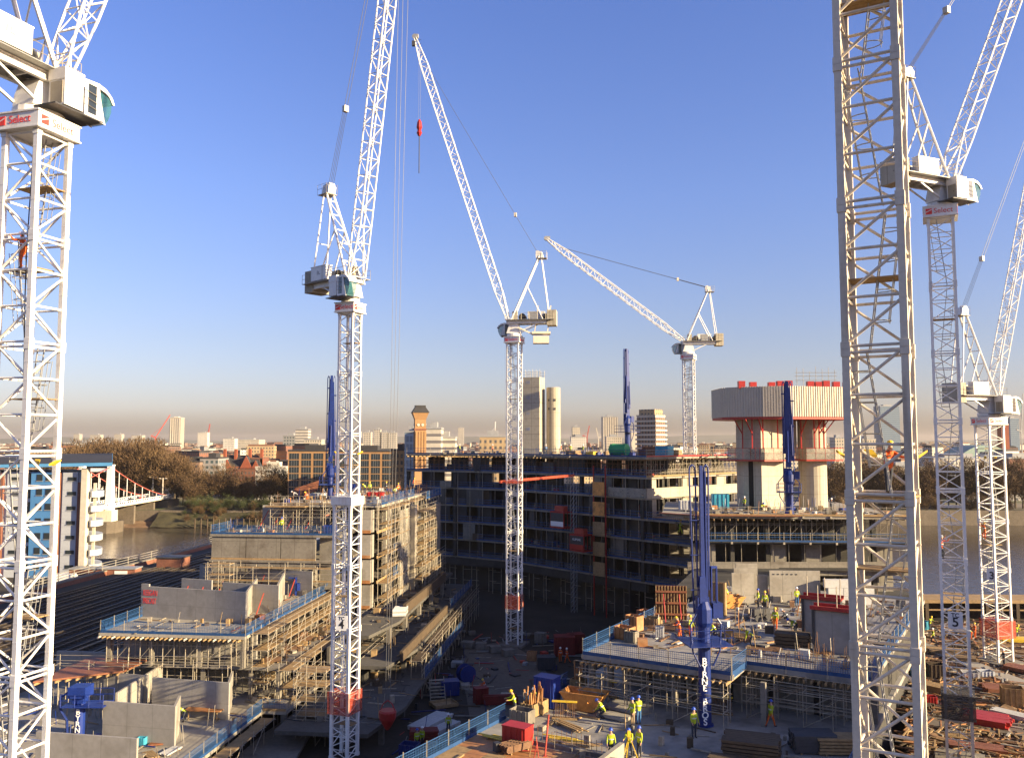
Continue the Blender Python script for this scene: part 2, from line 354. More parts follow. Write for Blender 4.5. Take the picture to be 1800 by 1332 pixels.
mk('door', MB().box(-.5, -2.06, .1, .5, -2.0, 2.2), DKM, cb_)

# ------------------------------------------------------------------ trees
def limb(mb, p, d, L, r, dep, tips):
    q = p + d * L; mb.tube(p, q, r, 5, r * .62)
    if dep == 0: tips.append(q); return
    for i in range(3):
        a = rnd.uniform(0, 6.28); t = rnd.uniform(.35, .8)
        nd = (d + V((math.cos(a) * t, math.sin(a) * t, rnd.uniform(-.05, .35)))).normalized()
        limb(mb, q - d * (L * rnd.uniform(0, .3)), nd, L * rnd.uniform(.55, .8), r * .58, dep - 1, tips)
def tree_meshes(h, wd, ntw, mat, seed):
    rnd.seed(seed); tb = MB(); tips = []
    limb(tb, V((0, 0, 0)), V((rnd.uniform(-.05, .05), rnd.uniform(-.05, .05), 1)).normalized(), h * .26, h * .022, 3, tips)
    cr = MB(); cl = [V((rnd.gauss(0, wd * .24), rnd.gauss(0, wd * .24), h * .58 + rnd.gauss(0, h * .15))) for _ in range(26)]
    for c in cl: tips.append(c)
    for i in range(ntw):
        c = rnd.choice(tips); s_ = h * .05
        p = c + V((rnd.gauss(0, s_ * 1.3), rnd.gauss(0, s_ * 1.3), rnd.gauss(0, s_ * 1.1)))
        e = ((p.x / (wd * .56)) ** 2 + (p.y / (wd * .56)) ** 2 + ((p.z - h * .56) / (h * .47)) ** 2)
        if e > 1.0 or p.z < h * .16: continue
        d = (p - V((0, 0, h * .3))).normalized() + V((rnd.uniform(-.7, .7), rnd.uniform(-.7, .7), rnd.uniform(-.4, .7)))
        d.normalize(); L = h * rnd.uniform(.03, .07); sd = d.cross(V((rnd.uniform(-1, 1), rnd.uniform(-1, 1), rnd.uniform(-1, 1)))).normalized() * (h * rnd.uniform(.003, .008))
        cr.add([p - sd, p + sd, p + d * L], [(0, 1, 2)])
    return tb.mesh(BARK), cr.mesh(mat)
TV = [tree_meshes(30, 23, 11000, TWIG, s) for s in (1, 2, 3)] + [tree_meshes(14, 12, 6500, TWIG, 5), tree_meshes(9, 9, 2600, TWIGG, 6)]
def tree(k, loc, sc, rz, label, group, cat='tree', name='bare_tree'):
    t = thing(name, label, cat, loc, rz, group); t.scale = (sc * rnd.uniform(.9, 1.1), sc * rnd.uniform(.9, 1.1), sc)
    mk('trunk', TV[k][0], None, t); mk('crown', TV[k][1], None, t)
rnd.seed(21)
TL = 'tall bare brown tree in the dense park grove behind the suspension bridge'
for i in range(44):
    Y = rnd.uniform(450, 560); px = 102 + (i % 11) * 20.5 + rnd.uniform(-9, 9)
    p = at(px, 800, Y); top = 1.16 if 130 < px < 270 else .92
    tree(i % 3, (p.x, Y, 6), top * rnd.uniform(.86, 1.02), rnd.uniform(0, 6), TL, 'bare trees of the park behind the bridge')
T2 = 'smaller bare tree on the far river bank below the red brick buildings'
for px, Y in ((330, 448), (356, 442), (392, 452), (420, 438), (452, 445), (482, 440), (505, 452), (540, 446), (566, 440), (600, 450), (652, 445), (676, 452), (705, 446), (322, 456), (345, 450), (372, 455), (405, 446), (435, 450), (462, 436), (492, 446), (520, 440), (553, 436), (665, 440), (690, 438), (340, 432), (388, 436), (428, 430), (474, 432)):
    p = at(px, 860, Y); tree(3, (p.x, Y, 6), rnd.uniform(1.0, 1.6), rnd.uniform(0, 6), T2, 'bare trees below the brick buildings')
T3 = 'green leafy shrub on the far river bank above the mooring piles'
for px, Y in ((335, 422), (352, 418), (372, 424), (396, 418), (415, 426), (437, 419), (455, 425), (472, 420), (490, 426), (328, 414), (345, 410), (362, 413), (384, 409), (405, 412), (428, 410), (447, 412), (468, 409), (486, 412)):
    p = at(px, 860, Y); tree(4, (p.x, Y, 5.4), rnd.uniform(.7, 1.15), rnd.uniform(0, 6), T3, 'shrubs on the far bank', 'shrub', 'bank_shrub')
T4 = 'bare embankment tree along the far river bank behind the tall cranes'
for i, px in enumerate(list(range(1446, 1840, 13))):
    Y = rnd.uniform(420, 445); p = at(px, 860, Y)
    tree(3 if i % 2 else i % 3, (p.x, Y, 6), (rnd.uniform(1.4, 1.9) if i % 2 else rnd.uniform(.68, .86)), rnd.uniform(0, 6), T4, 'bare trees on the far embankment')
    if i % 2 == 0: tree(3, (p.x + 2, 415, 4.2), rnd.uniform(.6, .85), rnd.uniform(0, 6), 'low brown scrub bush on the river wall below the embankment trees', 'scrub on the river wall', 'bush', 'scrub_bush')
for i, px in enumerate((188, 196)):
    p = on(px * 1.0 + 40, 1010, 12); tree(4, (-81 + i * 3, 188, 12), .28, i, 'low dark bush growing beside the railway railings', 'bushes by the railway', 'bush', 'low_bush')
for i in range(70):
    px = rnd.uniform(326, 500); Y = rnd.uniform(401, 420); p = at(px, 880, Y); z = max(.6, min(7, (Y - 399) * .5)); gk = rnd.random() < .45
    tree(4 if gk else 3, (p.x, Y, z - .2), rnd.uniform(.35, .7) if gk else rnd.uniform(.22, .42), rnd.uniform(0, 6), 'low green bush on the grassy slope of the far bank' if gk else 'low brown bush on the grassy slope of the far bank', 'bushes on the far bank slope', 'bush', 'slope_bush')
# mooring piles in front of the far bank
for i in range(13):
    p = at(343 + i * 10.6, 905, 397)
    mk('mooring_pile', cached('pile', lambda: MB().tube((0, 0, -2), (0, 0, 4.6), .36, 7, .3).mesh(TIMD)), None, None, (p.x, 397 + rnd.uniform(-.6, .6), rnd.uniform(-.5, .2)),
       label='dark timber mooring pile standing in the river before the shrubs', cat='pile', group='mooring piles in the river')

# ------------------------------------------------------------------ suspension bridge
BX = -184.0; CABR = pm('faded_red', (.46, .12, .09), .6)
br = thing('suspension_bridge', 'white suspension bridge with red cables crossing the brown river', 'bridge', (BX, 380, 0))
mk('deck', MB().box(-6.5, -175, 10.3, 6.5, 72, 11.2), WHT2, br)
mk('roadway', MB().box(-5.6, -175, 11.2, 5.6, 72, 11.3), ASPH, br)
for sx_ in (-6.3, 6.3):
    tw = MB(); tw.add([(sx_ - 1.5, -1.7, 8), (sx_ + 1.5, -1.7, 8), (sx_ + 1.5, 1.7, 8), (sx_ - 1.5, 1.7, 8), (sx_ - 1.1, -1.2, 29), (sx_ + 1.1, -1.2, 29), (sx_ + 1.1, 1.2, 29), (sx_ - 1.1, 1.2, 29)],
                     [(0, 3, 2, 1), (4, 5, 6, 7), (0, 1, 5, 4), (1, 2, 6, 5), (2, 3, 7, 6), (3, 0, 4, 7)]).box(sx_ - 1.3, -1.4, 29, sx_ + 1.3, 1.4, 29.6)
    mk('tower', tw, WHT, br)
    cpts = [V((sx_, -130 + t * 130, 14.5 + 14.2 * ((t - .12) / .88 if t > .12 else 0) ** 2)) for t in [i / 12 for i in range(13)]] + [V((sx_, t * 66, 28.7 - 16.6 * (1 - (1 - t) ** 1.5))) for t in [i / 8 for i in range(1, 9)]]
    mk('cable', MB().path(cpts, .2, 5), CABR, br)
    for p in cpts[1:-1]:
        if abs(p.y) > 2: mk('hanger', MB().box(p.x - .13, p.y - .13, 11.2, p.x + .13, p.y + .13, p.z), WHT, br)
    pp = MB().box(sx_ * 1.03 - .1, -175, 12.3, sx_ * 1.03 + .1, 72, 12.55).box(sx_ * 1.03 - .1, -175, 11.25, sx_ * 1.03 + .1, 72, 11.5)
    for i in range(120): pp.box(sx_ * 1.03 - .07, -174 + i * 2.05, 11.5, sx_ * 1.03 + .07, -173.3 + i * 2.05, 12.3)
    mk('parapet', pp, WHT, br)
mk('cross_beam', MB().box(-6.3, -.8, 26.5, 6.3, .8, 28), WHT, br)
mk('pier', MB().prism([(-11, -4), (-8, -6), (8, -6), (11, -4), (11, 4), (8, 6), (-8, 6), (-11, 4)], -3, 4.8), STONE, br)
mk('pier_cap', MB().box(-8.6, -3, 4.8, 8.6, 3, 9.6), WHT2, br)
for y in (26, 48, 66): mk('bent', MB().box(-6, y - .9, -2, 6, y + .9, 9.6), STONE, br)
mk('abutment', MB().box(-8, 60, -2, 8, 75, 9.6), STONE, br)
for i, (px, Y) in enumerate(((262, 438), (312, 452))):
    p = at(px, 860, Y); l = thing('lamp_column', 'white twin armed lamp column at the far end of the suspension bridge', 'lamp', (BX + (-5 if i else 5.9), Y, 11.3), 0, 'lamp columns on the bridge')
    mk('column', MB().tube((0, 0, 0), (0, 0, 10), .35, 6, .2), WHT2, l); mk('arm', MB().bar((-1.6, 0, 9.6), (1.6, 0, 9.6), .15), WHT2, l)
    for s_ in (-1.6, 1.6): mk('lamp_head', MB().cb((s_, 0, 9.75), (.8, .4, .3)), WHT2, l)
def car(loc, rz, mat, label, L=4.3, H=1.45):
    c = thing('car', label, 'car', loc, rz); w = .88
    b = MB(); pr = [(-L / 2, .3), (L / 2, .3), (L / 2, .75), (L * .42, .85), (L * .26, .9), (L * .12, H), (-L * .3, H), (-L * .46, .95), (-L / 2, .8)]
    n = len(pr); b.add([(x, -w, z) for x, z in pr] + [(x, w, z) for x, z in pr], [tuple(range(n)), tuple(range(n, 2 * n))[::-1]] + [(i + n, (i + 1) % n + n, (i + 1) % n, i) for i in range(n)])
    mk('body', b, mat, c)
    g = MB()
    for s_ in (-1, 1): g.add([(L * .22, s_ * .89, .93), (L * .1, s_ * .89, H - .08), (-L * .28, s_ * .89, H - .08), (-L * .4, s_ * .89, .96)], [(0, 1, 2, 3)])
    mk('side_window', g, DGL, c)
    for x in (-L * .3, L * .3):
        for s_ in (-1, 1): mk('wheel', MB().tube((x, s_ * .7, .32), (x, s_ * .9, .32), .32, 10), DKM, c)
for i, (y, dx, m, s_) in enumerate(((20, 3, WHT, 'white'), (30, 2.6, TRD, 'dark'), (41, 3.0, RED, 'red'), (50, 2.6, TRD, 'black'), (57, -2.8, CLAD, 'silver'), (63, 3, TRB, 'blue'))):
    car((BX + dx, 380 + y, 11.3), R(90), m, f'{s_} car crossing the suspension bridge, number {i + 1} from its tower' if False else f'{s_} car on the suspension bridge roadway')
ks = thing('bridge_gazebo', 'ornate white memorial with pointed top beside the far bridge end', 'memorial', (at(286, 850, 470).x, 470, 6))
mk('base', MB().box(-4, -4, 0, 4, 4, 6), STUC, ks); mk('crown', MB().lathe([(3.6, 6), (3.4, 8), (1.6, 9.5), (1.2, 11), (.25, 14)], 8), STUC, ks)

# ------------------------------------------------------------------ apartment block by the railway
AD = 178.0
def ax(px): return (px - 900) * AD / 1505
ap = thing('apartment_block', 'grey and blue clad apartment block with blue overhanging roof beside the railway', 'building', (0, AD, 12))
SKW = -.47
def skb(x0, y0, z0, x1, y1, z1): return MB().prism([(x0 + SKW * y0, y0), (x1 + SKW * y0, y0), (x1 + SKW * y1, y1), (x0 + SKW * y1, y1)], z0, z1)
mk('wall', skb(ax(-60), .6, 0, ax(150), 16, 21.6), CLAD, ap)
mk('roof', MB().add([(ax(-80), -1.6, 22.4), (ax(205), -1.6, 22.9), (ax(205) - 9.2, 18, 22.9), (ax(-80) - 9.2, 18, 22.4), (ax(-80), -1.6, 23.0), (ax(205), -1.6, 23.6), (ax(205) - 9.2, 18, 25.2), (ax(-80) - 9.2, 18, 24.8)],
                   [(0, 3, 2, 1), (4, 5, 6, 7), (0, 1, 5, 4), (1, 2, 6, 5), (2, 3, 7, 6), (3, 0, 4, 7)]), ROOFB, ap)
def strip(nm, x0, x1, mat, dy, z1=21.6): mk(nm, MB().box(ax(x0), dy, 0, ax(x1), .62, z1), mat, ap)
strip('brick_strip', -4, 8, BRKB, .1); strip('cladding_strip', 14, 42, CLAD, .25); strip('blue_strip', 56, 97, CLADB, .2); strip('brick_strip', 100, 108, BRKB, 0)
strip('cladding_strip', 112, 138, CLAD, .15); strip('brick_strip', 139, 147, BRKB, .0, 19.5); strip('white_column', 148, 158, STUC, -.8, 22.4)
for f in range(7):
    z = 1.8 + f * 3.0
    for x0, x1, dy in ((21, 36, .17), (121, 136, .07), (66, 76, .12), (82, 92, .12)):
        w = mk('window', MB().box(ax(x0), dy - .0, z, ax(x1), dy + .3, z + (.75 if x0 in (21, 121) else 1.3)), DGL, ap)
        mk('sill', MB().box(ax(x0) - .1, dy - .08, z - .12, ax(x1) + .1, dy + .2, z), GRYM, w)
    for g_ in range(1, 4): mk('cladding_joint', MB().box(ax(112), .13, z - 1.2 + g_ * .75, ax(138), .16, z - 1.17 + g_ * .75), GRYM, ap)
    for x0, x1 in ((45, 54),): mk('window', MB().box(ax(x0), .4, z - .6, ax(x1), .7, z + 1.6), DGL, ap)
    if f < 6:
        zz = z - .4; prf = [(ax(158), .6)] + [(ax(158) + 3.3 * math.sin(t) + SKW * (4.2 - 4.6 * math.cos(t)), 4.2 - 4.6 * math.cos(t)) for t in [i * math.pi / 14 for i in range(1, 14)]] + [(ax(158) + SKW * 8.8, 8.8)]
        bb = mk('balcony', MB().prism(prf, zz, zz + 1.25), CLAD, ap)
        mk('balcony_door', skb(ax(158) - .6, .9, zz + 1.25, ax(158) + .2, 6, zz + 2.9), DGL, ap)
        mk('door_panel', MB().box(ax(163), .9, zz + 1.25, ax(168), 1.15, zz + 2.9), STUC, ap)
mk('side_wall', skb(ax(150), .61, 0, ax(157), 15, 20.5), STUC, ap)
mk('roof_sheet', MB().add([(ax(-80), -1.5, 23.05), (ax(204), -1.5, 23.65), (ax(204) - 9.2, 18, 25.25), (ax(-80) - 9.2, 18, 24.85)], [(0, 1, 2, 3)]), SLATE, ap)
hs = thing('track_side_shed', 'low white and brick sheds at the foot of the apartment block', 'shed', (at(190, 1000, 172).x, 172, 12))
mk('wall', MB().box(-7, -1.5, 0, 6, 1.5, 2.8), BRKB, hs); mk('door', MB().box(-1.3, -1.58, 0, .3, -1.5, 2.4), WHT, hs); mk('roof', MB().box(-7.2, -1.7, 2.8, 6.2, 1.7, 3.0), GRYM, hs); mk('door', MB().box(2, -1.58, 0, 4.5, -1.5, 2.5), WHT, hs)
sv = thing('white_van', 'white van parked at the foot of the apartment block by the tracks', 'van', (at(118, 1012, 168).x, 168, 12), R(4))
mk('body', MB().box(-2.4, -.95, .35, 1.4, .95, 2.3).add([(1.4, -.95, .35), (2.5, -.95, .35), (2.5, .95, .35), (1.4, .95, .35), (1.4, -.95, 2.2), (2.0, -.95, 1.3), (2.0, .95, 1.3), (1.4, .95, 2.2), (2.5, -.95, 1.1), (2.5, .95, 1.1)], [(0, 1, 8, 5, 4), (3, 7, 6, 9, 2), (1, 2, 9, 8), (8, 9, 6, 5), (5, 6, 7, 4)]), WHT, sv)
for x in (-1.6, 1.7):
    for s_ in (-.9, .9): mk('wheel', MB().tube((x, s_ - .1, .35), (x, s_ + .1, .35), .35, 10), DKM, sv)

# ------------------------------------------------------------------ far city: named buildings, houses, distant mass
FW = [facade('facade_stucco', (.44, .38, .30), (.07, .10, .11), 2.4, 3.0, .42, .5), facade('facade_red', (.17, .072, .046), (.10, .09, .09), 2.2, 3.2, .4, .5), facade('facade_buff', (.36, .26, .15), (.09, .09, .09), 2.5, 3.0, .45, .5),
      facade('facade_grey', (.26, .25, .245), (.06, .09, .10), 3.0, 3.3, .55, .5), facade('facade_brown', (.22, .14, .10), (.07, .07, .08), 2.3, 3.0, .4, .5), facade('facade_white', (.52, .48, .42), (.12, .13, .14), 2.6, 3.1, .4, .45)]
FT = [facade('tower_stripe', (.42, .37, .30), (.13, .12, .12), 3.2, 400, .4, 1.1), facade('tower_band', (.44, .40, .34), (.15, .14, .14), 400, 3.0, 1.1, .42), facade('tower_grid', (.40, .36, .30), (.14, .14, .15), 3.4, 3.1, .55, .5), facade('tower_glass', (.20, .26, .32), (.11, .15, .20), 1.6, 3.6, .8, .75)]
def house_mesh(w, d, h, kind, wall, roof):
    b = MB(); b.box(-w / 2, -d / 2, 0, w / 2, d / 2, h); b.slot(1)
    if kind == 0:
        b.add([(-w / 2 - .3, -d / 2 - .3, h), (w / 2 + .3, -d / 2 - .3, h), (w / 2 + .3, d / 2 + .3, h), (-w / 2 - .3, d / 2 + .3, h), (-w / 2 - .3, 0, h + d * .36), (w / 2 + .3, 0, h + d * .36)], [(0, 1, 5, 4), (2, 3, 4, 5), (0, 4, 3), (1, 2, 5)])
    elif kind == 1:
        b.box(-w / 2 + .5, -d / 2 + .5, h + .003, w / 2 - .5, d / 2 - .5, h + 2.2)
    else:
        b.box(-w / 2 - .2, -d / 2 - .2, h, w / 2 + .2, d / 2 + .2, h + .5); b.box(-w * .2, -d * .2, h + .5, w * .15, d * .2, h + 2.6)
    b.slot(0)
    for x in (-w * .38, w * .05, w * .38): b.box(x - .5, -.6, h, x + .5, .6, h + (d * .36 + 1.6 if kind == 0 else 3.4))
    return b.mesh([wall, roof])
rnd.seed(5)
HV = []
for i in range(18):
    w, d, h = rnd.uniform(14, 30), rnd.uniform(9, 13), rnd.uniform(9, 15.5)
    HV.append(house_mesh(w, d, h, i % 3, FW[rnd.choice((0, 1, 1, 2, 4, 5, 5, 3))], rnd.choice((SLATE, SLATE, TILE))))
cnt = 0
for i in range(2600):
    if cnt >= 250: break
    Y = 470 + (i / 2600) * 0 + rnd.uniform(0, 1) ** 1.4 * 900; px = rnd.uniform(-10, 1810)
    if 560 < px < 720 and Y < 560: continue
    if px < 325 and Y < 590: continue
    if 1450 < px and Y < 480: continue
    if 715 < px < 1450 and Y < 800: continue
    if 300 < px < 560 and Y < 560: continue
    p = at(px, 800, Y)
    mk('terraced_house', rnd.choice(HV), None, None, (p.x, Y, 6), rnd.uniform(-.5, .5) + rnd.choice((0, 1.57)), label='distant terraced house among the packed rooftops across the river', cat='house', group='terraced houses across the river'); cnt += 1
cm = MB()
for i in range(9500):
    Y = 700 + rnd.uniform(0, 1) ** 1.7 * 6200; X = rnd.uniform(-.66, .66) * Y
    w, d, h = rnd.uniform(9, 30), rnd.uniform(8, 18), rnd.uniform(8, 18) * (1 if rnd.random() < .94 else 1.7); k = rnd.choice((0, 0, 1, 1, 2, 3, 4, 5, 5)); cm.slot(k); a = rnd.uniform(-.5, .5)
    cm.cb((X, Y, 6 + h / 2), (w, d, h), a); cm.slot(6 if rnd.random() < .6 else 7); cm.cb((X, Y, 6 + h + .8), (w * .9, d * .8, 1.6), a)
c_ = mk('distant_city', cm, FW + [SLATE, TILE], kind='stuff', label='mass of far rooftops reaching to the hazy horizon', cat='city')
cm2 = MB()
for i in range(900):
    Y = rnd.uniform(600, 5000); X = rnd.uniform(-.66, .66) * Y
    for j in range(5): cm2.lathe([(.5, 4), (5.2, 7), (6, 11), (4, 15), (.4, 18)], 6, (X + rnd.uniform(-14, 14), Y + rnd.uniform(-10, 10), rnd.uniform(-4, 1)))
mk('distant_trees', cm2, TWIG, kind='stuff', label='brown winter trees scattered between the far rooftops', cat='trees')

def block(name, label, cat, x0, x1, ytop, Y, wall, roof=None, dep=None, rz=0., top=True, base=6.):
    a, b = at(x0, 780, Y), at(x1, 780, Y); zt = at(900, ytop, Y).z; w = b.x - a.x; d = dep or w
    t = thing(name, label, cat, ((a.x + b.x) / 2, Y + d / 2, base), rz)
    k = 1 / (abs(math.cos(rz)) + abs(math.sin(rz)) * d / w) if rz else 1; w *= k; d *= k
    mk('wall', MB().box(-w / 2, -d / 2, 0, w / 2, d / 2, zt - base), wall, t)
    if top:
        mk('roof', MB().box(-w / 2 - .2, -d / 2 - .2, zt - base, w / 2 + .2, d / 2 + .2, zt - base + .8), roof or GRYM, t)
        mk('plant_room', MB().box(-w * .22, -d * .2, zt - base + .8, w * .2, d * .2, zt - base + 3.2), roof or GRYM, t)
    return t, w, d, zt - base
t, w, d, h = block('striped_tower', 'tall striped concrete tower on the skyline beside a red crane', 'tower block', 297, 316, 734, 2300, FT[0], STUC)
for k in range(5): mk('fin', MB().box(-w / 2 + (k + .3) * w / 5, -d / 2 - .8, 0, -w / 2 + (k + .7) * w / 5, -d / 2, h - 2), STUC, t)
for args in (('white_office_box', 'pale square office block on the skyline, right of the striped tower', 347, 364, 760, 2400, FW[5]),
             ('low_white_terrace', 'long white building above the park trees', 112, 170, 778, 1100, FW[5]),
             ('slab_block', 'pair of grey slab blocks, far off above the park trees', 129, 139, 763, 3000, FT[2]), ('slab_block', 'squat grey tower block above the middle of the park trees', 158, 175, 764, 2800, FT[2]),
             ('slab_block', 'twin topped grey block just left of the red crane', 231, 249, 765, 2600, FT[2]), ('slab_block', 'grey tower block over the park trees with a thin chimney', 200, 213, 763, 2600, FT[2]),
             ('flat_block', 'wide white flat roofed block right of the office box', 392, 412, 771, 1500, FW[5]), ('hotel_block', 'long low pale building on the skyline above the brick gables', 412, 455, 773, 1600, FW[0]),
             ('point_block', 'white edged tower block with pale bands behind the brick flats', 519, 541, 755, 900, FT[1]), ('office_slab', 'broad grey office slab left of the white edged tower', 497, 521, 766, 930, FW[3]),
             ('office_slab', 'grey roofed office building right of the white edged tower', 535, 565, 773, 860, FW[0]),
             ('estate_block', 'beige estate tower left of the tall brick chimney tower', 657, 668, 755, 1300, FT[2]), ('estate_block', 'beige estate block, second of three left of the brick tower', 670, 681, 760, 1300, FT[2]),
             ('estate_block', 'low beige estate block nearest the brick chimney tower', 682, 696, 761, 1300, FT[2]), ('brick_block', 'brown tower just behind the second crane mast', 638, 652, 760, 1250, FT[2]),
             ('lone_tower', 'lone slim grey tower on the hazy horizon between cranes', 805, 815, 752, 3200, FT[2]), ('concrete_flats', 'beige concrete flats with few windows left of the central crane', 843, 889, 768, 420, FW[2]),
             ('stepped_office', 'pale stepped office building with central tower right of the white core', 1004, 1031, 768, 1100, FW[5]), ('deco_tower', 'narrow pale tower rising from the stepped office', 1006, 1020, 751, 1110, FW[0]),
             ('twin_tower', 'grey residential tower left of the blue boom on the roof', 1060, 1086, 733, 1200, FT[0]), ('tower_podium', 'flat pale block at the foot of the grey residential tower', 1066, 1093, 768, 1000, FW[0]),
             ('slim_block', 'small plain pale block between the blue boom and the banded tower', 1110, 1124, 757, 1500, STUC),
             ('glass_tower', 'tall dark glass office tower seen through the near crane mast', 1549, 1583, 714, 1500, FT[3]), ('glass_tower', 'pale glass tower behind the rightmost crane mast', 1777, 1793, 735, 1500, FT[3]),
             ('white_flats', 'long cream apartment building on the far bank seen through the near mast', 1560, 1640, 822, 520, FW[0]), ('brick_flats', 'brick mansion flats on the far bank at the right edge', 1772, 1830, 806, 500, FW[1]), ('curved_flats', 'long pale block of flats between the two right cranes', 1640, 1760, 806, 560, FW[5]),
             ('white_tank', 'white round ended building behind the round concrete column', 1466, 1492, 803, 470, STUC), ('cream_block', 'cream flat roofed building behind the near mast', 1468, 1485, 770, 800, FW[0]), ('cream_block', 'cream flat roofed building seen within the near mast', 1516, 1540, 772, 800, FW[0])):
    block(args[0], args[1], 'building', *args[2:6], args[6], dep=(args[3] - args[2]) * args[5] / 1500 * rnd.uniform(.5, .9) + 6)
# banded tower with balconies
t, w, d, h = block('banded_tower', 'banded residential tower with white balconies lit from the side', 'tower block', 1123, 1174, 731, 560, FT[1], FW[0], dep=17, rz=R(-40), base=6)
for f in range(int(h // 3)):
    z = 1.5 + f * 3
    mk('balcony_band', cached('bband', lambda: MB().box(-w / 2 - .9, -d / 2 - .9, 0, w / 2 + .9, d / 2 + .9, 1.1).mesh(STUC)), None, t, (0, 0, z))
    mk('window_band', cached('wband', lambda: MB().box(-w / 2 - .05, -d / 2 - .05, 0, w / 2 + .05, d / 2 + .05, 1.9).mesh(FW[4])), None, t, (0, 0, z + 1.1))
mk('top_storey', MB().box(-w * .42, -d * .42, h + .8, w * .42, d * .42, h + 4.5), FW[2], t)
# buff brick tower with mansard cap
P = at(738, 780, 330); tw = thing('brick_chimney_tower', 'tall buff brick tower with flared dark mansard cap', 'tower', (P.x, 330, 8.6), R(12))
mk('shaft', MB().box(-2.1, -2.1, 0, 2.1, 2.1, 36), BRKO, tw)
for s_ in range(4):
    for k in range(4): mk('pilaster', cached('pil', lambda: MB().box(-.22, -2.28, 20, .22, -2.1, 35).mesh(BRKO)), None, tw, V((math.cos(s_ * 1.5708), math.sin(s_ * 1.5708), 0)) * (-1.65 + k * 1.1), s_ * 1.5708)
    for k in (-.8, .8): mk('roundel', cached('rndl', lambda: MB().tube((0, -2.1, 37.6), (0, -2.3, 37.6), .55, 10).mesh(STUC)), None, tw, V((math.cos(s_ * 1.5708), math.sin(s_ * 1.5708), 0)) * k, s_ * 1.5708)
mk('belt', MB().box(-2.35, -2.35, 35.6, 2.35, 2.35, 36.2), BRKB, tw); mk('head', MB().box(-2.1, -2.1, 36.2, 2.1, 2.1, 39.6), BRKO, tw)
mk('cornice', MB().add([(-2.1, -2.1, 39.6), (2.1, -2.1, 39.6), (2.1, 2.1, 39.6), (-2.1, 2.1, 39.6), (-3.1, -3.1, 42.3), (3.1, -3.1, 42.3), (3.1, 3.1, 42.3), (-3.1, 3.1, 42.3)], [(4, 5, 6, 7), (0, 1, 5, 4), (1, 2, 6, 5), (2, 3, 7, 6), (3, 0, 4, 7)]), BRKO, tw)
mk('roof', MB().add([(-3.3, -3.3, 42.3), (3.3, -3.3, 42.3), (3.3, 3.3, 42.3), (-3.3, 3.3, 42.3), (-1.9, -1.9, 44.6), (1.9, -1.9, 44.6), (1.9, 1.9, 44.6), (-1.9, 1.9, 44.6)], [(4, 5, 6, 7), (0, 1, 5, 4), (1, 2, 6, 5), (2, 3, 7, 6), (3, 0, 4, 7), (0, 3, 2, 1)]).box(-2, -2, 44.6, 2, 2, 45.1), SLATE, tw)
t, w, d, h = block('modern_office', 'white banded modern office building stepped behind the buff brick tower', 'building', 748, 775, 754, 380, FT[1], dep=14)
t, w, d, h = block('modern_office_wing', 'low banded wing right of the buff brick tower', 'building', 760, 800, 770, 390, FT[1], dep=14)
t, w, d, h = block('grey_office', 'grey glazed office block left of the buff brick tower', 'building', 711, 731, 760, 385, FT[3], dep=14)
# red brick gabled mansion, dark neighbours, white villa
gm = thing('gabled_mansion', 'red brick victorian mansion with pointed gables and chimneys', 'mansion', (at(424, 830, 540).x, 540, 6))
mk('wall', MB().box(-14, 0, 0, 12, 16, 18), BRK, gm); mk('window_wall', MB().box(-14.05, -.05, 0, 12.05, 1, 17.5), FW[1], gm)
for x, k in ((-9, .8), (3, 1.1), (9, .7)):
    g_ = mk('gable', MB().add([(x - 3.4 * k, -.6, 17), (x + 3.4 * k, -.6, 17), (x, -.6, 17 + 7 * k), (x - 3.4 * k, 0, 17), (x + 3.4 * k, 0, 17), (x, 0, 17 + 7 * k)], [(0, 1, 2), (5, 4, 3), (0, 3, 4, 1), (1, 4, 5, 2), (2, 5, 3, 0)]), BRK, gm)
    mk('gable_roof', MB().add([(x - 3.4 * k, 0, 17), (x + 3.4 * k, 0, 17), (x, 0, 16.8 + 7 * k), (x - 3.4 * k, 8, 17), (x + 3.4 * k, 8, 17), (x, 8, 16.8 + 7 * k)], [(0, 3, 4, 1), (1, 4, 5, 2), (2, 5, 3, 0)]), SLATE, g_)
for x in (-12.5, -5.5, 3.5, 11): mk('chimney', MB().box(x - .8, 5, 18, x + .8, 7, 29), BRK, gm)
mk('roof', MB().add([(-14, 0, 18), (12, 0, 18), (12, 16, 18), (-14, 16, 18), (-10, 8, 25), (8, 8, 25)], [(0, 1, 5, 4), (2, 3, 4, 5), (0, 4, 3), (1, 2, 5)]), SLATE, gm)
block('dark_brick_block', 'long dark brick block in shade left of the red gabled mansion', 'building', 318, 352, 812, 520, FW[4], SLATE, dep=20)
block('dark_glazed_block', 'dark glazed block with vertical fins beside the red mansion', 'building', 352, 384, 806, 525, FW[3], SLATE, dep=20)
block('white_villa', 'white arched villa between the red mansion and the glazed brick flats', 'villa', 450, 504, 822, 500, FW[5], STUC, dep=16)
block('brick_annex', 'red brick annex right of the gabled mansion', 'building', 440, 462, 806, 545, FW[1], TILE, dep=14)
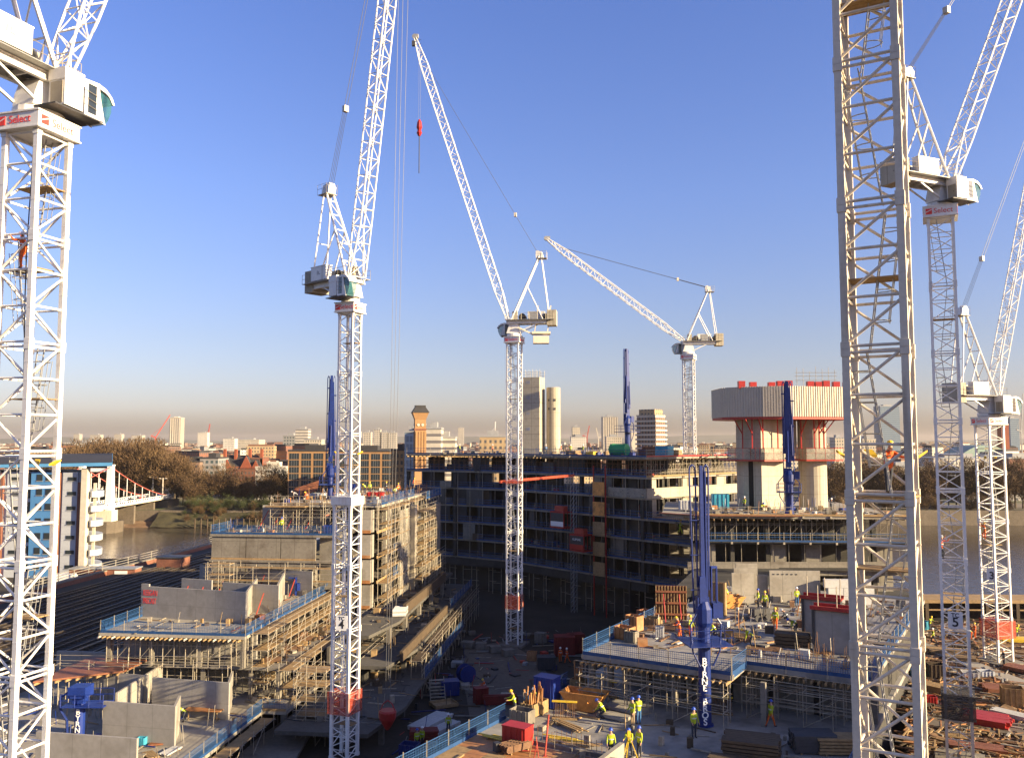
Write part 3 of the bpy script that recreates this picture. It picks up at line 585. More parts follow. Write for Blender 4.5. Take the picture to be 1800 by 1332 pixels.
# buff brick apartments with big dark windows
def brick_flats(x0, x1, ytop, Y, dep, nb, label, rz=0):
    t, w, d, h = block('brick_apartments', label, 'building', x0, x1, ytop, Y, BRKO, SLATE, dep=dep, rz=rz)
    bw = w / nb
    for f in range(int(h // 3.4)):
        for k in range(nb):
            z = h - 4.0 - f * 3.4; x = -w / 2 + k * bw + bw * .10
            wd = mk('window', MB().box(0, -.06, 0, bw * .8, .2, 3.0), DGL, t, (x, -d / 2, z))
            for j in range(1, 4): mk('mullion', cached('mul%.2f' % bw, lambda: MB().box(-.04, -.1, 0, .04, .0, 3.0).mesh(GRYM)), None, wd, (bw * .8 * j / 4, 0, 0))
brick_flats(507, 592, 793, 430, 20, 4, 'buff brick flats with broad dark windows behind the left blue boom'); brick_flats(592, 690, 794, 432, 20, 5, 'buff brick flats with dark windows behind the numbered mast')
t, w, d, h = block('corner_flats', 'sunlit golden brick corner flats beside the dark frame', 'building', 686, 722, 792, 400, BRKO, SLATE, dep=14, rz=R(-20))
for f in range(7):
    for k in range(3): mk('window', cached('cfw', lambda: MB().box(-.6, -.05, 0, .6, .1, 1.9).mesh(DGL)), None, t, (-w / 3 + k * w / 3, -d / 2, h - 3.4 - f * 3.2))
# cathedral-like campanile and green domes at the right
P = at(1764, 780, 900); cp = thing('brick_campanile', 'slender red brick striped bell tower on the right skyline', 'tower', (P.x, 900, 6))
mk('shaft', MB().box(-4, -4, 0, 4, 4, 52), BRK, cp); mk('belfry', MB().box(-3, -3, 52, 3, 3, 60), STUC, cp); mk('cap', MB().lathe([(3.2, 60), (2.4, 63), (.3, 67)], 10), SLATE, cp)
P = at(1715, 790, 900); dm = thing('arched_hall', 'long hall with pale green curved roof on the right skyline', 'hall', (P.x, 900, 6))
dp = [(-34 + i * 68 / 12, 18 * (1 - ((i - 6) / 6) ** 2) + 12) for i in range(13)]
mk('roof', MB().add([(x, -20, z) for x, z in dp] + [(x, 20, z) for x, z in dp], [(i, i + 1, 14 + i, 13 + i) for i in range(12)] + [tuple(range(13))[::-1]]), pm('copper_green', (.24, .33, .28), .6), dm)
mk('wall', MB().box(-34, -19.5, 0, 34, 19.5, 12.2), FW[3], dm)
# skyline cranes
def sky_crane(px, ytop, ybot, Y, lean, mat, label):
    p = at(px, ybot, Y); q = at(px + lean, ytop, Y); k = Y / 1500
    t = thing('skyline_crane', label, 'crane', (p.x, Y, 6)); o = V((p.x, Y, 6))
    m = V((0, 0, (p.z - 6) + (q.z - p.z) * .25)); mk('mast', MB().bar((0, 0, 0), m, 1.6 * k), mat, t)
    mk('jib', MB().bar(m, q - o, 1.4 * k), mat, t); mk('counter_jib', MB().bar(m, m + V((-8 * k if lean > 0 else 8 * k, 0, 3 * k)), 2 * k), mat, t)
    mk('tie', MB().bar(m + V((-8 * k if lean > 0 else 8 * k, 0, 3 * k)), (q - o) * .5 + m * .5, .4 * k), mat, t)
sky_crane(273, 729, 782, 1900, 26, pm('pink_red', (.55, .10, .08), .6), 'slanted red crane left of the striped tower on the skyline')
sky_crane(365, 745, 775, 2600, 4, REDF, 'thin red crane on the skyline right of the office box')
sky_crane(1032, 748, 775, 2000, 4, REDF, 'small red crane on the skyline right of the stepped office')
sky_crane(1052, 752, 775, 1800, -4, STUC, 'small white crane on the skyline left of the grey residential tower')
sky_crane(870, 741, 770, 900, 1, WHT, 'thin white mast crane on the skyline left of the central crane')
sky_crane(1796, 692, 780, 900, 2, GRYM, 'thin lattice mast on the skyline at the right edge')
# ------------------------------------------------------------------ tower cranes
def ext(mb, prof, y0, y1):
    n = len(prof); a = sum(prof[i][0] * prof[(i + 1) % n][1] - prof[(i + 1) % n][0] * prof[i][1] for i in range(n))
    if a < 0: prof = prof[::-1]
    return mb.add([(x, y0, z) for x, z in prof] + [(x, y1, z) for x, z in prof], [tuple(range(n)), tuple(range(n, 2 * n))[::-1]] + [(i + n, (i + 1) % n + n, (i + 1) % n, i) for i in range(n)])
BAY = 1.76
def mast(root, z0, z1, w, near, paint, lw=.22, br=.055, rz=0., alt=True, nb=3):
    """stack of three-bay lattice sections between z0 and z1, in the root's frame"""
    H = 3 * BAY; hw = w / 2 - lw / 2; n = int(math.ceil((z1 - z0) / H)); key = (w, lw, br, near, paint.name, nb); bh = 3 * BAY / nb
    def legm():
        r = lw / 2 ** .5; r2 = (lw + .07) / 2 ** .5; r3 = (lw + .014) / 2 ** .5; pr = [(r2, 0), (r2, .26), (r, .27)]
        for k in range(1, 6): z = k * H / 6; pr += [(r, z - .03), (r3, z - .028), (r3, z + .028), (r, z + .03)]
        pr += [(r, H - .27), (r2, H - .26), (r2, H - .01)]; b = MB().lathe(pr, 4); m = Matrix.Rotation(math.pi / 4, 3, 'Z'); b.v = [tuple(m @ V(v)) for v in b.v]
        return b.mesh(paint)
    leg = cached(('leg',) + key, legm)
    L = w - lw
    hb = cached(('hb',) + key, lambda: MB().tube((-L / 2, -hw, 0), (L / 2, -hw, 0), br, 6).mesh(paint))
    da = cached(('da',) + key, lambda: MB().tube((-L / 2, -hw, .08), (L / 2, -hw, BAY - .1), br, 6).mesh(paint))
    db = cached(('db',) + key, lambda: MB().tube((L / 2, -hw, .08), (-L / 2, -hw, BAY - .1), br, 6).mesh(paint))
    def lat(par):
        b = MB()
        for f in range(4):
            m = Matrix.Rotation(f * math.pi / 2, 3, 'Z')
            def T(p, q): b.tube(m @ V(p), m @ V(q), br, 5)
            for k in range(nb):
                if k % 2 == 0 or nb < 5: T((-L / 2, -hw, k * bh + .1), (L / 2, -hw, k * bh + .1))
                s_ = 1 if (k + par * nb + f) % 2 else -1
                T((-s_ * L / 2, -hw, k * bh + .12), (s_ * L / 2, -hw, (k + 1) * bh - .05))
            T((-L / 2, -hw, H - .12), (L / 2, -hw, H - .12))
        return b.mesh(paint)
    def ladder():
        b = MB(); o = hw * .35
        a, c = V((-o, hw * .4, 0)), V((o, hw * .4, H - .1))
        for s_ in (-.2, .2): b.bar(a + V((0, s_, 0)), c + V((0, s_, 0)), .045)
        for k in range(1, 17): p = a.lerp(c, k / 17); b.tube(p + V((0, -.2, 0)), p + V((0, .2, 0)), .018, 4)
        for k in range(1, 5):
            p = a.lerp(c, k / 4.6)
            pts = [p + V((.62 * math.sin(t) + .0, -.36 * math.cos(t), 0)) for t in [i * math.pi / 7 for i in range(8)]]
            b.path(pts, .022, 4)
        for s_ in (-.26, 0, .26): b.bar(a.lerp(c, .2) + V((.55, s_, 0)), a.lerp(c, .88) + V((.55, s_, 0)), .025)
        return b.mesh(GRYM)
    def plat():
        b = MB()
        for k in range(4): b.box(-hw, hw * -.2 + k * hw * .28, 0, hw, hw * -.2 + k * hw * .28 + hw * .25, .06)
        return b.mesh(TIM)
    for i in range(n):
        par = i % 2
        if near: sec = bpy.data.objects.new('mast_section', None); COL.objects.link(sec); sec.parent = root; sec.location = (0, 0, z0 + i * H); sec.rotation_euler = (0, 0, rz)
        else:
            sec = mk('mast_section', cached(('lat', par) + key, lambda: lat(par)), None, root, (0, 0, z0 + i * H), rz, kind='stuff')
        for sx_ in (-hw, hw):
            for sy in (-hw, hw): mk('leg', leg, None, sec, (sx_, sy, 0))
        if near:
            for f in range(4):
                for k in range(3):
                    mk('brace', hb, None, sec, (0, 0, k * BAY + .12), f * math.pi / 2)
                    mk('brace', da if (not alt or (k + par + f) % 2) else db, None, sec, (0, 0, k * BAY + .1), f * math.pi / 2)
                mk('brace', hb, None, sec, (0, 0, H - .12), f * math.pi / 2)
        mk('ladder', cached(('lad',) + key, ladder), None, sec, (0, 0, 0), (math.pi / 2) * (2 * par))
        if i % 2 == 0: mk('platform', cached(('plt',) + key, plat), None, sec, (0, 0, H * .5), par * math.pi)
    return n * H
def lattice(p, q, w0, w1, w2, h0, h1, h2, tl, bay, rc, rb, par, paint, name='jib'):
    """four-chord tapered boom from p to q: chords as parts, lacing joined"""
    p, q = V(p), V(q); d = q - p; L = d.length; d.normalize(); sd = d.cross(V((0, 0, 1))).normalized(); up = sd.cross(d)
    def sec(t):
        s_ = t * L
        if s_ < tl: k = s_ / tl; w, h = w0 + (w1 - w0) * k, h0 + (h1 - h0) * k
        elif s_ > L - tl: k = (s_ - L + tl) / tl; w, h = w1 + (w2 - w1) * k, h1 + (h2 - h1) * k
        else: w, h = w1, h1
        c = p + d * s_
        return [c + sd * (a * w / 2) + up * (b * h / 2) for a, b in ((-1, -1), (1, -1), (1, 1), (-1, 1))]
    n = max(6, int(L / bay)); S_ = [sec(i / n) for i in range(n + 1)]; lace = MB()
    for i in range(n):
        for f in range(4):
            g = (f + 1) % 4
            if (i + f) % 2: lace.tube(S_[i][f], S_[i + 1][g], rb, 4)
            else: lace.tube(S_[i][g], S_[i + 1][f], rb, 4)
            lace.tube(S_[i][f], S_[i][g], rb, 4)
    j = mk(name, lace, paint, par, kind='stuff')
    for f in range(4):
        c = MB()
        ks = sorted({0, n, max(1, int(tl / L * n + .5)), min(n - 1, int((1 - tl / L) * n + .5))})
        for a, b in zip(ks[:-1], ks[1:]): c.tube(S_[a][f], S_[b][f], rc, 6)
        mk('chord', c, paint, j)
    return j, S_
def crane_top(root, zt, az, luff, JL, paint, mrz=0., mw=2.0, hook=None, near=False, sc=.86, select=True, jw=1.1, house=WHT, rcd=.075):
    """slewing unit, counter jib, A-frame, cab and luffing jib; +X of the frame is the jib direction"""
    rz = R(90 - az); m3 = Matrix.Rotation(rz, 3, 'Z')
    def part(name, mb, mat, smooth=False, **k):
        o = mk(name, mb, mat, root, (0, 0, zt), rz, smooth=smooth, **k); o.scale = (sc, sc, sc); return o
    def hang(par_, name, mb, mat): return mk(name, mb, mat, par_)
    # fixed collar below the slewing ring, square to the mast
    cw = mw / 2 + .22
    co = mk('collar', MB().box(-cw, -cw, -.95, cw, cw, -.15).box(-cw - .06, -cw - .06, -.2, cw + .06, cw + .06, -.12).box(-cw - .06, -cw - .06, -1.0, cw + .06, cw + .06, -.92), paint, root, (0, 0, zt), mrz)
    if select:
        for f in range(4):
            a = f * math.pi / 2; q = Matrix.Rotation(a, 3, 'Z')
            text('lettering', 'Select', .56, INKR, co, q @ V((.2, -cw - .012, -.56)), (R(90), 0, a), .004)
            lg = MB().box(-.22, -.01, -.22, .22, .01, .22); mk('logo', lg, INKR, co, q @ V((-cw * .68, -cw - .012, -.56)), a)
            mk('logo_mark', MB().add([(-.2, -.02, -.08), (.2, -.02, .1), (.2, -.02, .16), (-.2, -.02, -.02)], [(0, 1, 2, 3)]), SIGNW, co, q @ V((-cw * .68, -cw - .012, -.56)), a)
    part('slewing_ring', MB().lathe([(cw * .9, -.12), (cw * 1.05, 0), (cw * 1.05, .3), (cw * .85, .42)], 20), paint)
    ts = MB(); ext(ts, [(-1.1, .42), (1.2, .42), (1.0, 1.0), (.7, 2.0), (-.7, 2.0), (-1.0, 1.1)], -.8, .8); part('turntable', ts, paint)
    dk = MB()
    for s_ in (-.95, .95):
        dk.bar((1.2, s_, 2.2), (-6.8, s_, 2.2), .1, .5); dk.bar((1.2, s_, 2.45), (-6.8, s_, 2.45), .28, .05); dk.bar((1.2, s_, 1.96), (-6.8, s_, 1.96), .28, .05)
    for k in range(7): dk.bar((1.0 - k * 1.2, -.95, 2.2), (1.0 - k * 1.2, .95, 2.2), .12, .3)
    cj = part('counter_jib', dk, paint)
    hang(cj, 'walkway', MB().box(-6.7, 1.0, 2.5, 1.3, 1.7, 2.55).box(-6.7, -1.75, 2.5, 1.3, -1.0, 2.55).box(-5.4, -.94, 2.48, .6, .94, 2.53), GRYM)
    st = MB()
    for s_ in (-.8, .8): st.bar((-3.9, s_ * 1.1, 2.0), (-.9, s_, .65), .14)
    hang(cj, 'knee_brace', st, paint)
    rl_ = MB()
    for s_ in (-1.72, 1.67):
        for z in (3.05, 3.55): rl_.tube((1.3, s_, z), (-6.7, s_, z), .022, 4)
        for k in range(7): rl_.tube((1.3 - k * 1.33, s_, 2.5), (1.3 - k * 1.33, s_, 3.55), .025, 4)
    r_ = hang(cj, 'handrail', rl_, GALV); r_['kind'] = 'stuff'
    for k in range(3): part('counterweight', MB().box(-7.0 + k * .52, -1.15, 1.6, -6.52 + k * .52, 1.15, 4.1), CONW)
    mh = part('machinery_house', MB().box(-4.9, -1.78, 2.62, -2.1, -.98, 4.15).box(-4.95, -1.82, 4.15, -2.05, -.94, 4.22), house)
    hang(mh, 'maker_mark', MB().box(-3.75, -1.8, 3.25, -3.66, -1.785, 3.7).box(-3.5, -1.8, 3.25, -3.41, -1.785, 3.62).box(-3.41, -1.8, 3.25, -3.18, -1.785, 3.33), GRYM)
    wn = MB(); wn.tube((-1.4, -.7, 3.1), (-1.4, .7, 3.1), .5, 14); wn.tube((-5.3, -.6, 3.0), (-5.3, .6, 3.0), .42, 14)
    for x, r_ in ((-1.4, .62), (-5.3, .55)):
        for y in (-.66, .66): wn.tube((x, y - .04, 3.05), (x, y + .04, 3.05), r_, 14)
    part('winch', wn, DKM); part('motor_cabinet', MB().box(-3.9, .1, 2.55, -2.5, .95, 3.9), GRYM); part('drive_cabinet', MB().box(-.6, .2, 2.55, .2, .9, 4.0), CONW)
    # A-frame
    ap_ = V((-4.2, 0, 13.2))
    af = MB()
    for s_ in (-1, 1):
        af.tube((.5, s_ * .95, 2.4), ap_ + V((0, s_ * .45, 0)), .14, 6); af.tube(V((.5, s_ * .95, 2.4)).lerp(ap_ + V((0, s_ * .45, 0)), .55), (-4.9, s_ * .95, 2.45), .09, 6)
    for t_ in (.2, .4, .55, .72, .88):
        a, b = V((.5, -.95, 2.4)).lerp(ap_ + V((0, -.45, 0)), t_), V((.5, .95, 2.4)).lerp(ap_ + V((0, .45, 0)), t_); af.tube(a, b, .07, 5)
        a2 = V((.5, .95, 2.4)).lerp(ap_ + V((0, .45, 0)), t_ - .17); af.tube(a, a2, .06, 5)
    A = part('a_frame', af, paint)
    bt = MB()
    for s_ in (-1, 1): bt.tube(ap_ + V((-.3, s_ * .45, 0)), (-5.9, s_ * .95, 2.4), .085, 6)
    bt.tube((-5.2, -.72, 7.2), (-5.2, .72, 7.2), .05, 5); hang(A, 'back_tie', bt, paint)
    hd = MB(); ext(hd, [(-.7, -.35), (.5, -.35), (.62, .4), (.1, .75), (-.5, .6)], -.5, .5)
    for k in (-.3, -.1, .1, .3): hd.tube((.25, k - .05, .55), (.25, k + .05, .55), .36, 12)
    mk('sheave_head', hd, paint, A, ap_)
    hp = MB().box(-1.2, -.75, -.45, .5, .75, -.4)
    for x in (-1.2, -.35, .5):
        for y in (-.75, .75): hp.tube((x, y, -.4), (x, y, .75), .02, 4)
    for y in (-.75, .75): hp.tube((-1.2, y, .7), (.5, y, .7), .02, 4); hp.tube((-1.2, y, .2), (.5, y, .2), .02, 4)
    o_ = mk('head_platform', hp, GALV, A, ap_); o_['kind'] = 'stuff'
    # cab on the right-hand side of the jib
    cabs = MB()
    for y in (-2.5, -1.45): ext(cabs, [(1.78, .22), (2.5, .12), (2.12, 1.45), (1.98, 2.2), (1.78, 2.2)], y, y + .05); ext(cabs, [(.92, .25), (1.16, .25), (1.16, 2.2), (.92, 2.2)], y, y + .05); ext(cabs, [(1.16, .25), (1.78, .22), (1.78, .45), (1.16, .45)], y, y + .05)
    cabs.box(.92, -2.45, .2, 2.45, -1.45, .3).box(.92, -2.45, .3, .97, -1.45, 2.2)
    ca = part('cab', cabs, paint)
    for y in (-2.47, -1.43): hang(ca, 'side_window', MB().box(1.16, y - .01, .45, 1.78, y + .01, 2.18), DGL)
    gl = MB(); ext(gl, [(2.5, .16), (2.74, .5), (2.95, 1.05), (2.98, 1.6), (2.68, 1.93), (2.03, 2.05), (2.14, 1.45)], -2.44, -1.46); hang(ca, 'windscreen', gl, CABG)
    rf = MB(); ext(rf, [(.9, 2.38), (1.9, 2.46), (2.5, 2.32), (2.95, 1.95), (3.14, 1.58), (3.0, 1.55), (2.72, 1.94), (2.35, 2.1), (1.9, 2.2), (.9, 2.2)], -2.53, -1.4); hang(ca, 'cab_roof', rf, paint)
    gr_ = MB()
    for z in (.9, 1.3, 1.75): gr_.tube((.9, -2.56, z), (1.85, -2.56, z - .12), .018, 4)
    hang(ca, 'grab_rail', gr_, GALV)
    hang(ca, 'seat_console', MB().box(1.7, -2.1, .42, 2.2, -1.8, 1.3), DKM)
    ec = part('electrical_cabinet', MB().box(-.5, -2.5, .35, .8, -1.3, 1.85).box(-.54, -2.54, 1.85, .84, -1.26, 2.55), paint)
    hang(ec, 'cabinet_door', MB().box(-.53, -2.35, .45, -.5, -1.45, 1.75), CONW)
    part('cab_platform', MB().box(-1.1, -2.5, .18, 2.3, -.6, .26), DKM)
    # luffing jib
    pv = V((1.0, 0, 2.7)); dj = V((math.cos(R(luff)), 0, math.sin(R(luff)))); tip = pv + dj * (JL / sc)
    jr = bpy.data.objects.new('tmp', None); j, S_ = None, None
    holder = root
    def tf(v): return m3 @ (V(v) * sc) + V((0, 0, zt))
    j, S_ = lattice(tf(pv), tf(tip), 1.7, jw, .45, .3, jw * 1.08, .28, 5.0, 1.45, rcd, .035 if not near else .045, root, paint)
    j.name = 'jib'
    bpy.data.objects.remove(jr)
    tipw = tf(tip)
    th = MB(); th.tube(tipw + m3 @ V((0, -.3, 0)), tipw + m3 @ V((0, .3, 0)), .38, 12); th.cb(tipw + m3 @ V((-.5 * dj.x, 0, .1)), (.7, .5, .5), rz); mk('tip_sheave', th, GRYM, root)
    # pendants and luffing ropes
    ja = pv + dj * (JL / sc * .88) + V((-math.sin(R(luff)), 0, math.cos(R(luff)))) * (jw * .55); hd_ = ap_ + V((.3, 0, .6))
    blk = ja.lerp(hd_, .80)
    pn = MB()
    for s_ in (-.18, .18): pn.tube(tf(ja + V((0, s_, 0))), tf(blk + V((0, s_, 0))), .026, 5)
    mk('pendant', pn, ROPE, root); mk('pendant_block', MB().cb(tf(blk), (.36, .45, .55), rz), WHT2, root)
    lr = MB()
    for s_ in (-.32, -.1, .1, .32): lr.tube(tf(blk + V((0, s_ * .8, 0))), tf(hd_ + V((0, s_, 0))), .022, 4)
    mk('luffing_rope', lr, ROPE, root, kind='stuff')
    if hook:
        hb_ = MB()
        for s_ in (-.22, .22): hb_.tube(tipw + m3 @ V((.36, s_, 0)), V((tipw.x, tipw.y, hook + 1.6)) + m3 @ V((.36, s_, 0)), .016, 4)
        mk('hoist_rope', hb_, ROPE, root, kind='stuff')
        hk = MB(); hk.lathe([(.08, 1.7), (.34, 1.5), (.42, .9), (.3, .35), (.12, .1)], 8, (tipw.x, tipw.y, hook)); hk.tube((tipw.x, tipw.y, hook + .1), (tipw.x, tipw.y, hook - .4), .07, 6)
        mk('hook_block', hk, RED, root)
    return tipw
def crane(name_label, px, py, D, base, w, rz, az, luff, JL, near=False, paint=WHT, low=None, group='luffing tower cranes', hook=None, alt=True, nb=3, **k):
    p = at(px, py, D); g = thing('tower_crane', name_label, 'crane', (p.x, D, base), 0, group)
    zt = p.z - base; S3 = 3 * BAY; hl = 0
    if low: hl = math.ceil((low[0] - base) / S3) * S3 + .65
    n = max(1, round((zt - 1 - (low[0] - base + .65)) / S3) if low else math.ceil((zt - 1) / S3)); zz = zt - 1.0 - n * S3
    if low: # wider lower mast
        mast(g, zz - hl, zz - .65 - .1, low[1], near, paint, rz=R(rz), lw=.24, br=.045, nb=nb); mk('adapter', MB().box(-low[1] / 2 - .12, -low[1] / 2 - .12, zz - .7, low[1] / 2 + .12, low[1] / 2 + .12, zz), paint, g, (0, 0, 0), R(rz))
    mast(g, zz, zz + n * S3 - .1, w, near, paint, rz=R(rz), lw=.25 if near else .19, br=.06 if near else .042, alt=alt, nb=nb)
    mk('foundation', MB().box(-w * .9, -w * .9, -.6, w * .9, w * .9, .25), CON, g, (0, 0, 0), R(rz))
    t = crane_top(g, zt, az, luff, JL, paint, R(rz), w, (hook - base) if hook else None, near, **k)
    return g
C1 = crane('nearest white tower crane at the left edge with a climber on its mast', 68, 208, 42, 12, 2.2, -16, 20, 70, 40, near=True, hook=None)
C2 = crane('white tower crane with steep jib, its mast signed number four', 616, 531, 74, 12, 1.48, -22, 132, 81, 48, low=(33.0, 1.8), hook=None, nb=6, sc=.80)
C3 = crane('white central tower crane with jib raised to the left before the dark frame', 904, 591, 120, 12, 1.85, -20, -82, 71.8, 44.6, hook=None, house=WHT, nb=6)
C4 = crane('far tower crane with low slanted jib reaching left behind the frame', 1210, 622, 150, 12, 1.9, -25, -88, 37.5, 30.5, nb=6)
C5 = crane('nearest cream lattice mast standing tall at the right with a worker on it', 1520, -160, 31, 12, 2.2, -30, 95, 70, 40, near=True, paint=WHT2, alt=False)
C6 = crane('shaded grey tower crane with sign five beside the near cream mast', 1652, 364, 66, 16, 1.9, -26, 66, 62.5, 48, nb=4, sc=.76)
C7 = crane('white tower crane at the far right with sign three and red netting', 1738, 731, 95, 16, 2.1, 16, 66, 72, 46, nb=6)
# extras on the masts
def board(par, body, z, w, rz, size, off=0.):
    hw = w / 2; q = Matrix.Rotation(rz, 3, 'Z')
    b = mk('number_sign', MB().box(-.5, -.03, -.62, .5, 0, .62), SIGNW, par, q @ V((off, -hw - .12, 0)) + V((0, 0, z)), rz)
    lines = body.split('\n')
    if len(lines) > 1: text('lettering', lines[0], .42, INKB, b, (0, -.04, .36), (R(90), 0, 0), .004, bold=True)
    text('lettering', lines[-1], size, INKB, b, (0, -.04, -.16), (R(90), 0, 0), .004, bold=True)
def mz(o, py, D): return at(900, py, D).z - o.location.z
board(C2, 'TC\n4', mz(C2, 1090, 74), 1.8, R(-10), .95); board(C6, 'TC\n5', mz(C6, 1085, 66), 1.9, R(-26), .95); board(C7, '3', mz(C7, 1007, 95), 2.1, R(-45), 1.1)
def wrap(par, z0, z1, w, rz, mat): mk('safety_netting', MB().box(-w / 2, -w / 2, z0, w / 2, w / 2, z1), mat, par, (0, 0, 0), rz)
wrap(C2, mz(C2, 1250, 74), mz(C2, 1212, 74), 2.08, R(-22), NETR); wrap(C7, mz(C7, 1118, 95), mz(C7, 1088, 95), 2.5, R(16), NETR); wrap(C6, mz(C6, 1258, 66), mz(C6, 1215, 66), 2.3, R(-26), NETD)
wrap(C3, mz(C3, 1068, 120), mz(C3, 1045, 120), 2.0, R(-20), NETR)
mk('mast_tie', MB().bar((-2, -1, 0), (9, 9, .5), .35).bar((-1.6, 1.4, 0), (9, 10.5, .4), .25).box(-1.2, -1.2, -.25, 1.2, 1.2, .15), NETR, C3, (0, 0, mz(C3, 846, 120)))
for c, py, D, w, rz in ((C1, 815, 42, 2.2, -16), (C5, 800, 31, 2.2, -30), (C2, 797, 74, 1.48, -22), (C7, 804, 95, 2.1, 16)):
    for f in (1, 2, 3):
        q = Matrix.Rotation(R(rz) + f * math.pi / 2, 3, 'Z')
        mk('yellow_bracket', cached('ybr', lambda: MB().add([(-.25, -.08, 0), (.1, -.08, .0), (.25, -.34, .2), (-.05, -.36, .2), (-.25, -.08, -.1), (.1, -.08, -.1), (.25, -.34, .12), (-.05, -.36, .12)], [(0, 1, 2, 3), (7, 6, 5, 4), (0, 4, 5, 1), (1, 5, 6, 2), (2, 6, 7, 3), (3, 7, 4, 0)]).mesh(YEL)), None, c, q @ V((w * .25, -w / 2, 0)) + V((0, 0, mz(c, py, D))), R(rz) + f * math.pi / 2)
cbl = MB(); pts = [V((.28 + .06 * math.sin(i * .7), -.9 + .05 * math.cos(i), 2 + i * 2.2)) for i in range(20)]
cbl.path(pts, .03, 5); mk('power_cable', cbl, DKM, C1)
hp_ = thing('hanging_platform', 'small white caged platform hanging below the central crane counter jib', 'platform', at(951, 604, 119))
mk('cage', MB().box(-1.1, -.8, 0, 1.1, .8, 1.0), WHT2, hp_); mk('frame', MB().box(-1.3, -1, 1.3, 1.3, 1, 1.6), WHT2, hp_)
for s_ in (-1, 1): mk('hanger', MB().bar((s_ * .9, 0, 1.5), (s_ * .9 + .5, 0, 5.4), .14), WHT2, hp_)
mk('arm', MB().bar((-1.3, 0, 1.4), (-3.2, 0, 2.3), .2), WHT2, hp_)
# separate hook hanging in the sky from the central crane's jib
hk = thing('hook_block', 'red hook block with dangling chain hanging high in the sky', 'hook', at(737, 240, 120))
mk('block', MB().lathe([(.1, 2.5), (.32, 2.1), (.42, 1.3), (.25, .9), (.4, .5), (.18, .05)], 8), RED, hk); mk('chain', MB().tube((0, 0, .05), (0, 0, -5.4), .07, 5), DKM, hk)
tz = at(735, 82, 120).z - hk.location.z; o_ = mk('rope', MB().tube((-.12, 0, 2.5), (-.12, 0, tz), .014, 4).tube((.12, 0, 2.5), (.12, 0, tz), .014, 4), ROPE, hk); o_['kind'] = 'stuff'
cg = thing('tip_camera', 'small dark camera box on the raised jib tip of the central crane', 'camera', at(727, 77, 120))
mk('box', MB().cb((0, 0, 0), (.45, .5, .7)), DKM, cg); mk('bracket', MB().tube((.2, 0, .3), (1.1, 0, .6), .03, 4).tube((.2, 0, -.2), (1.1, 0, 0), .03, 4), DKM, cg)

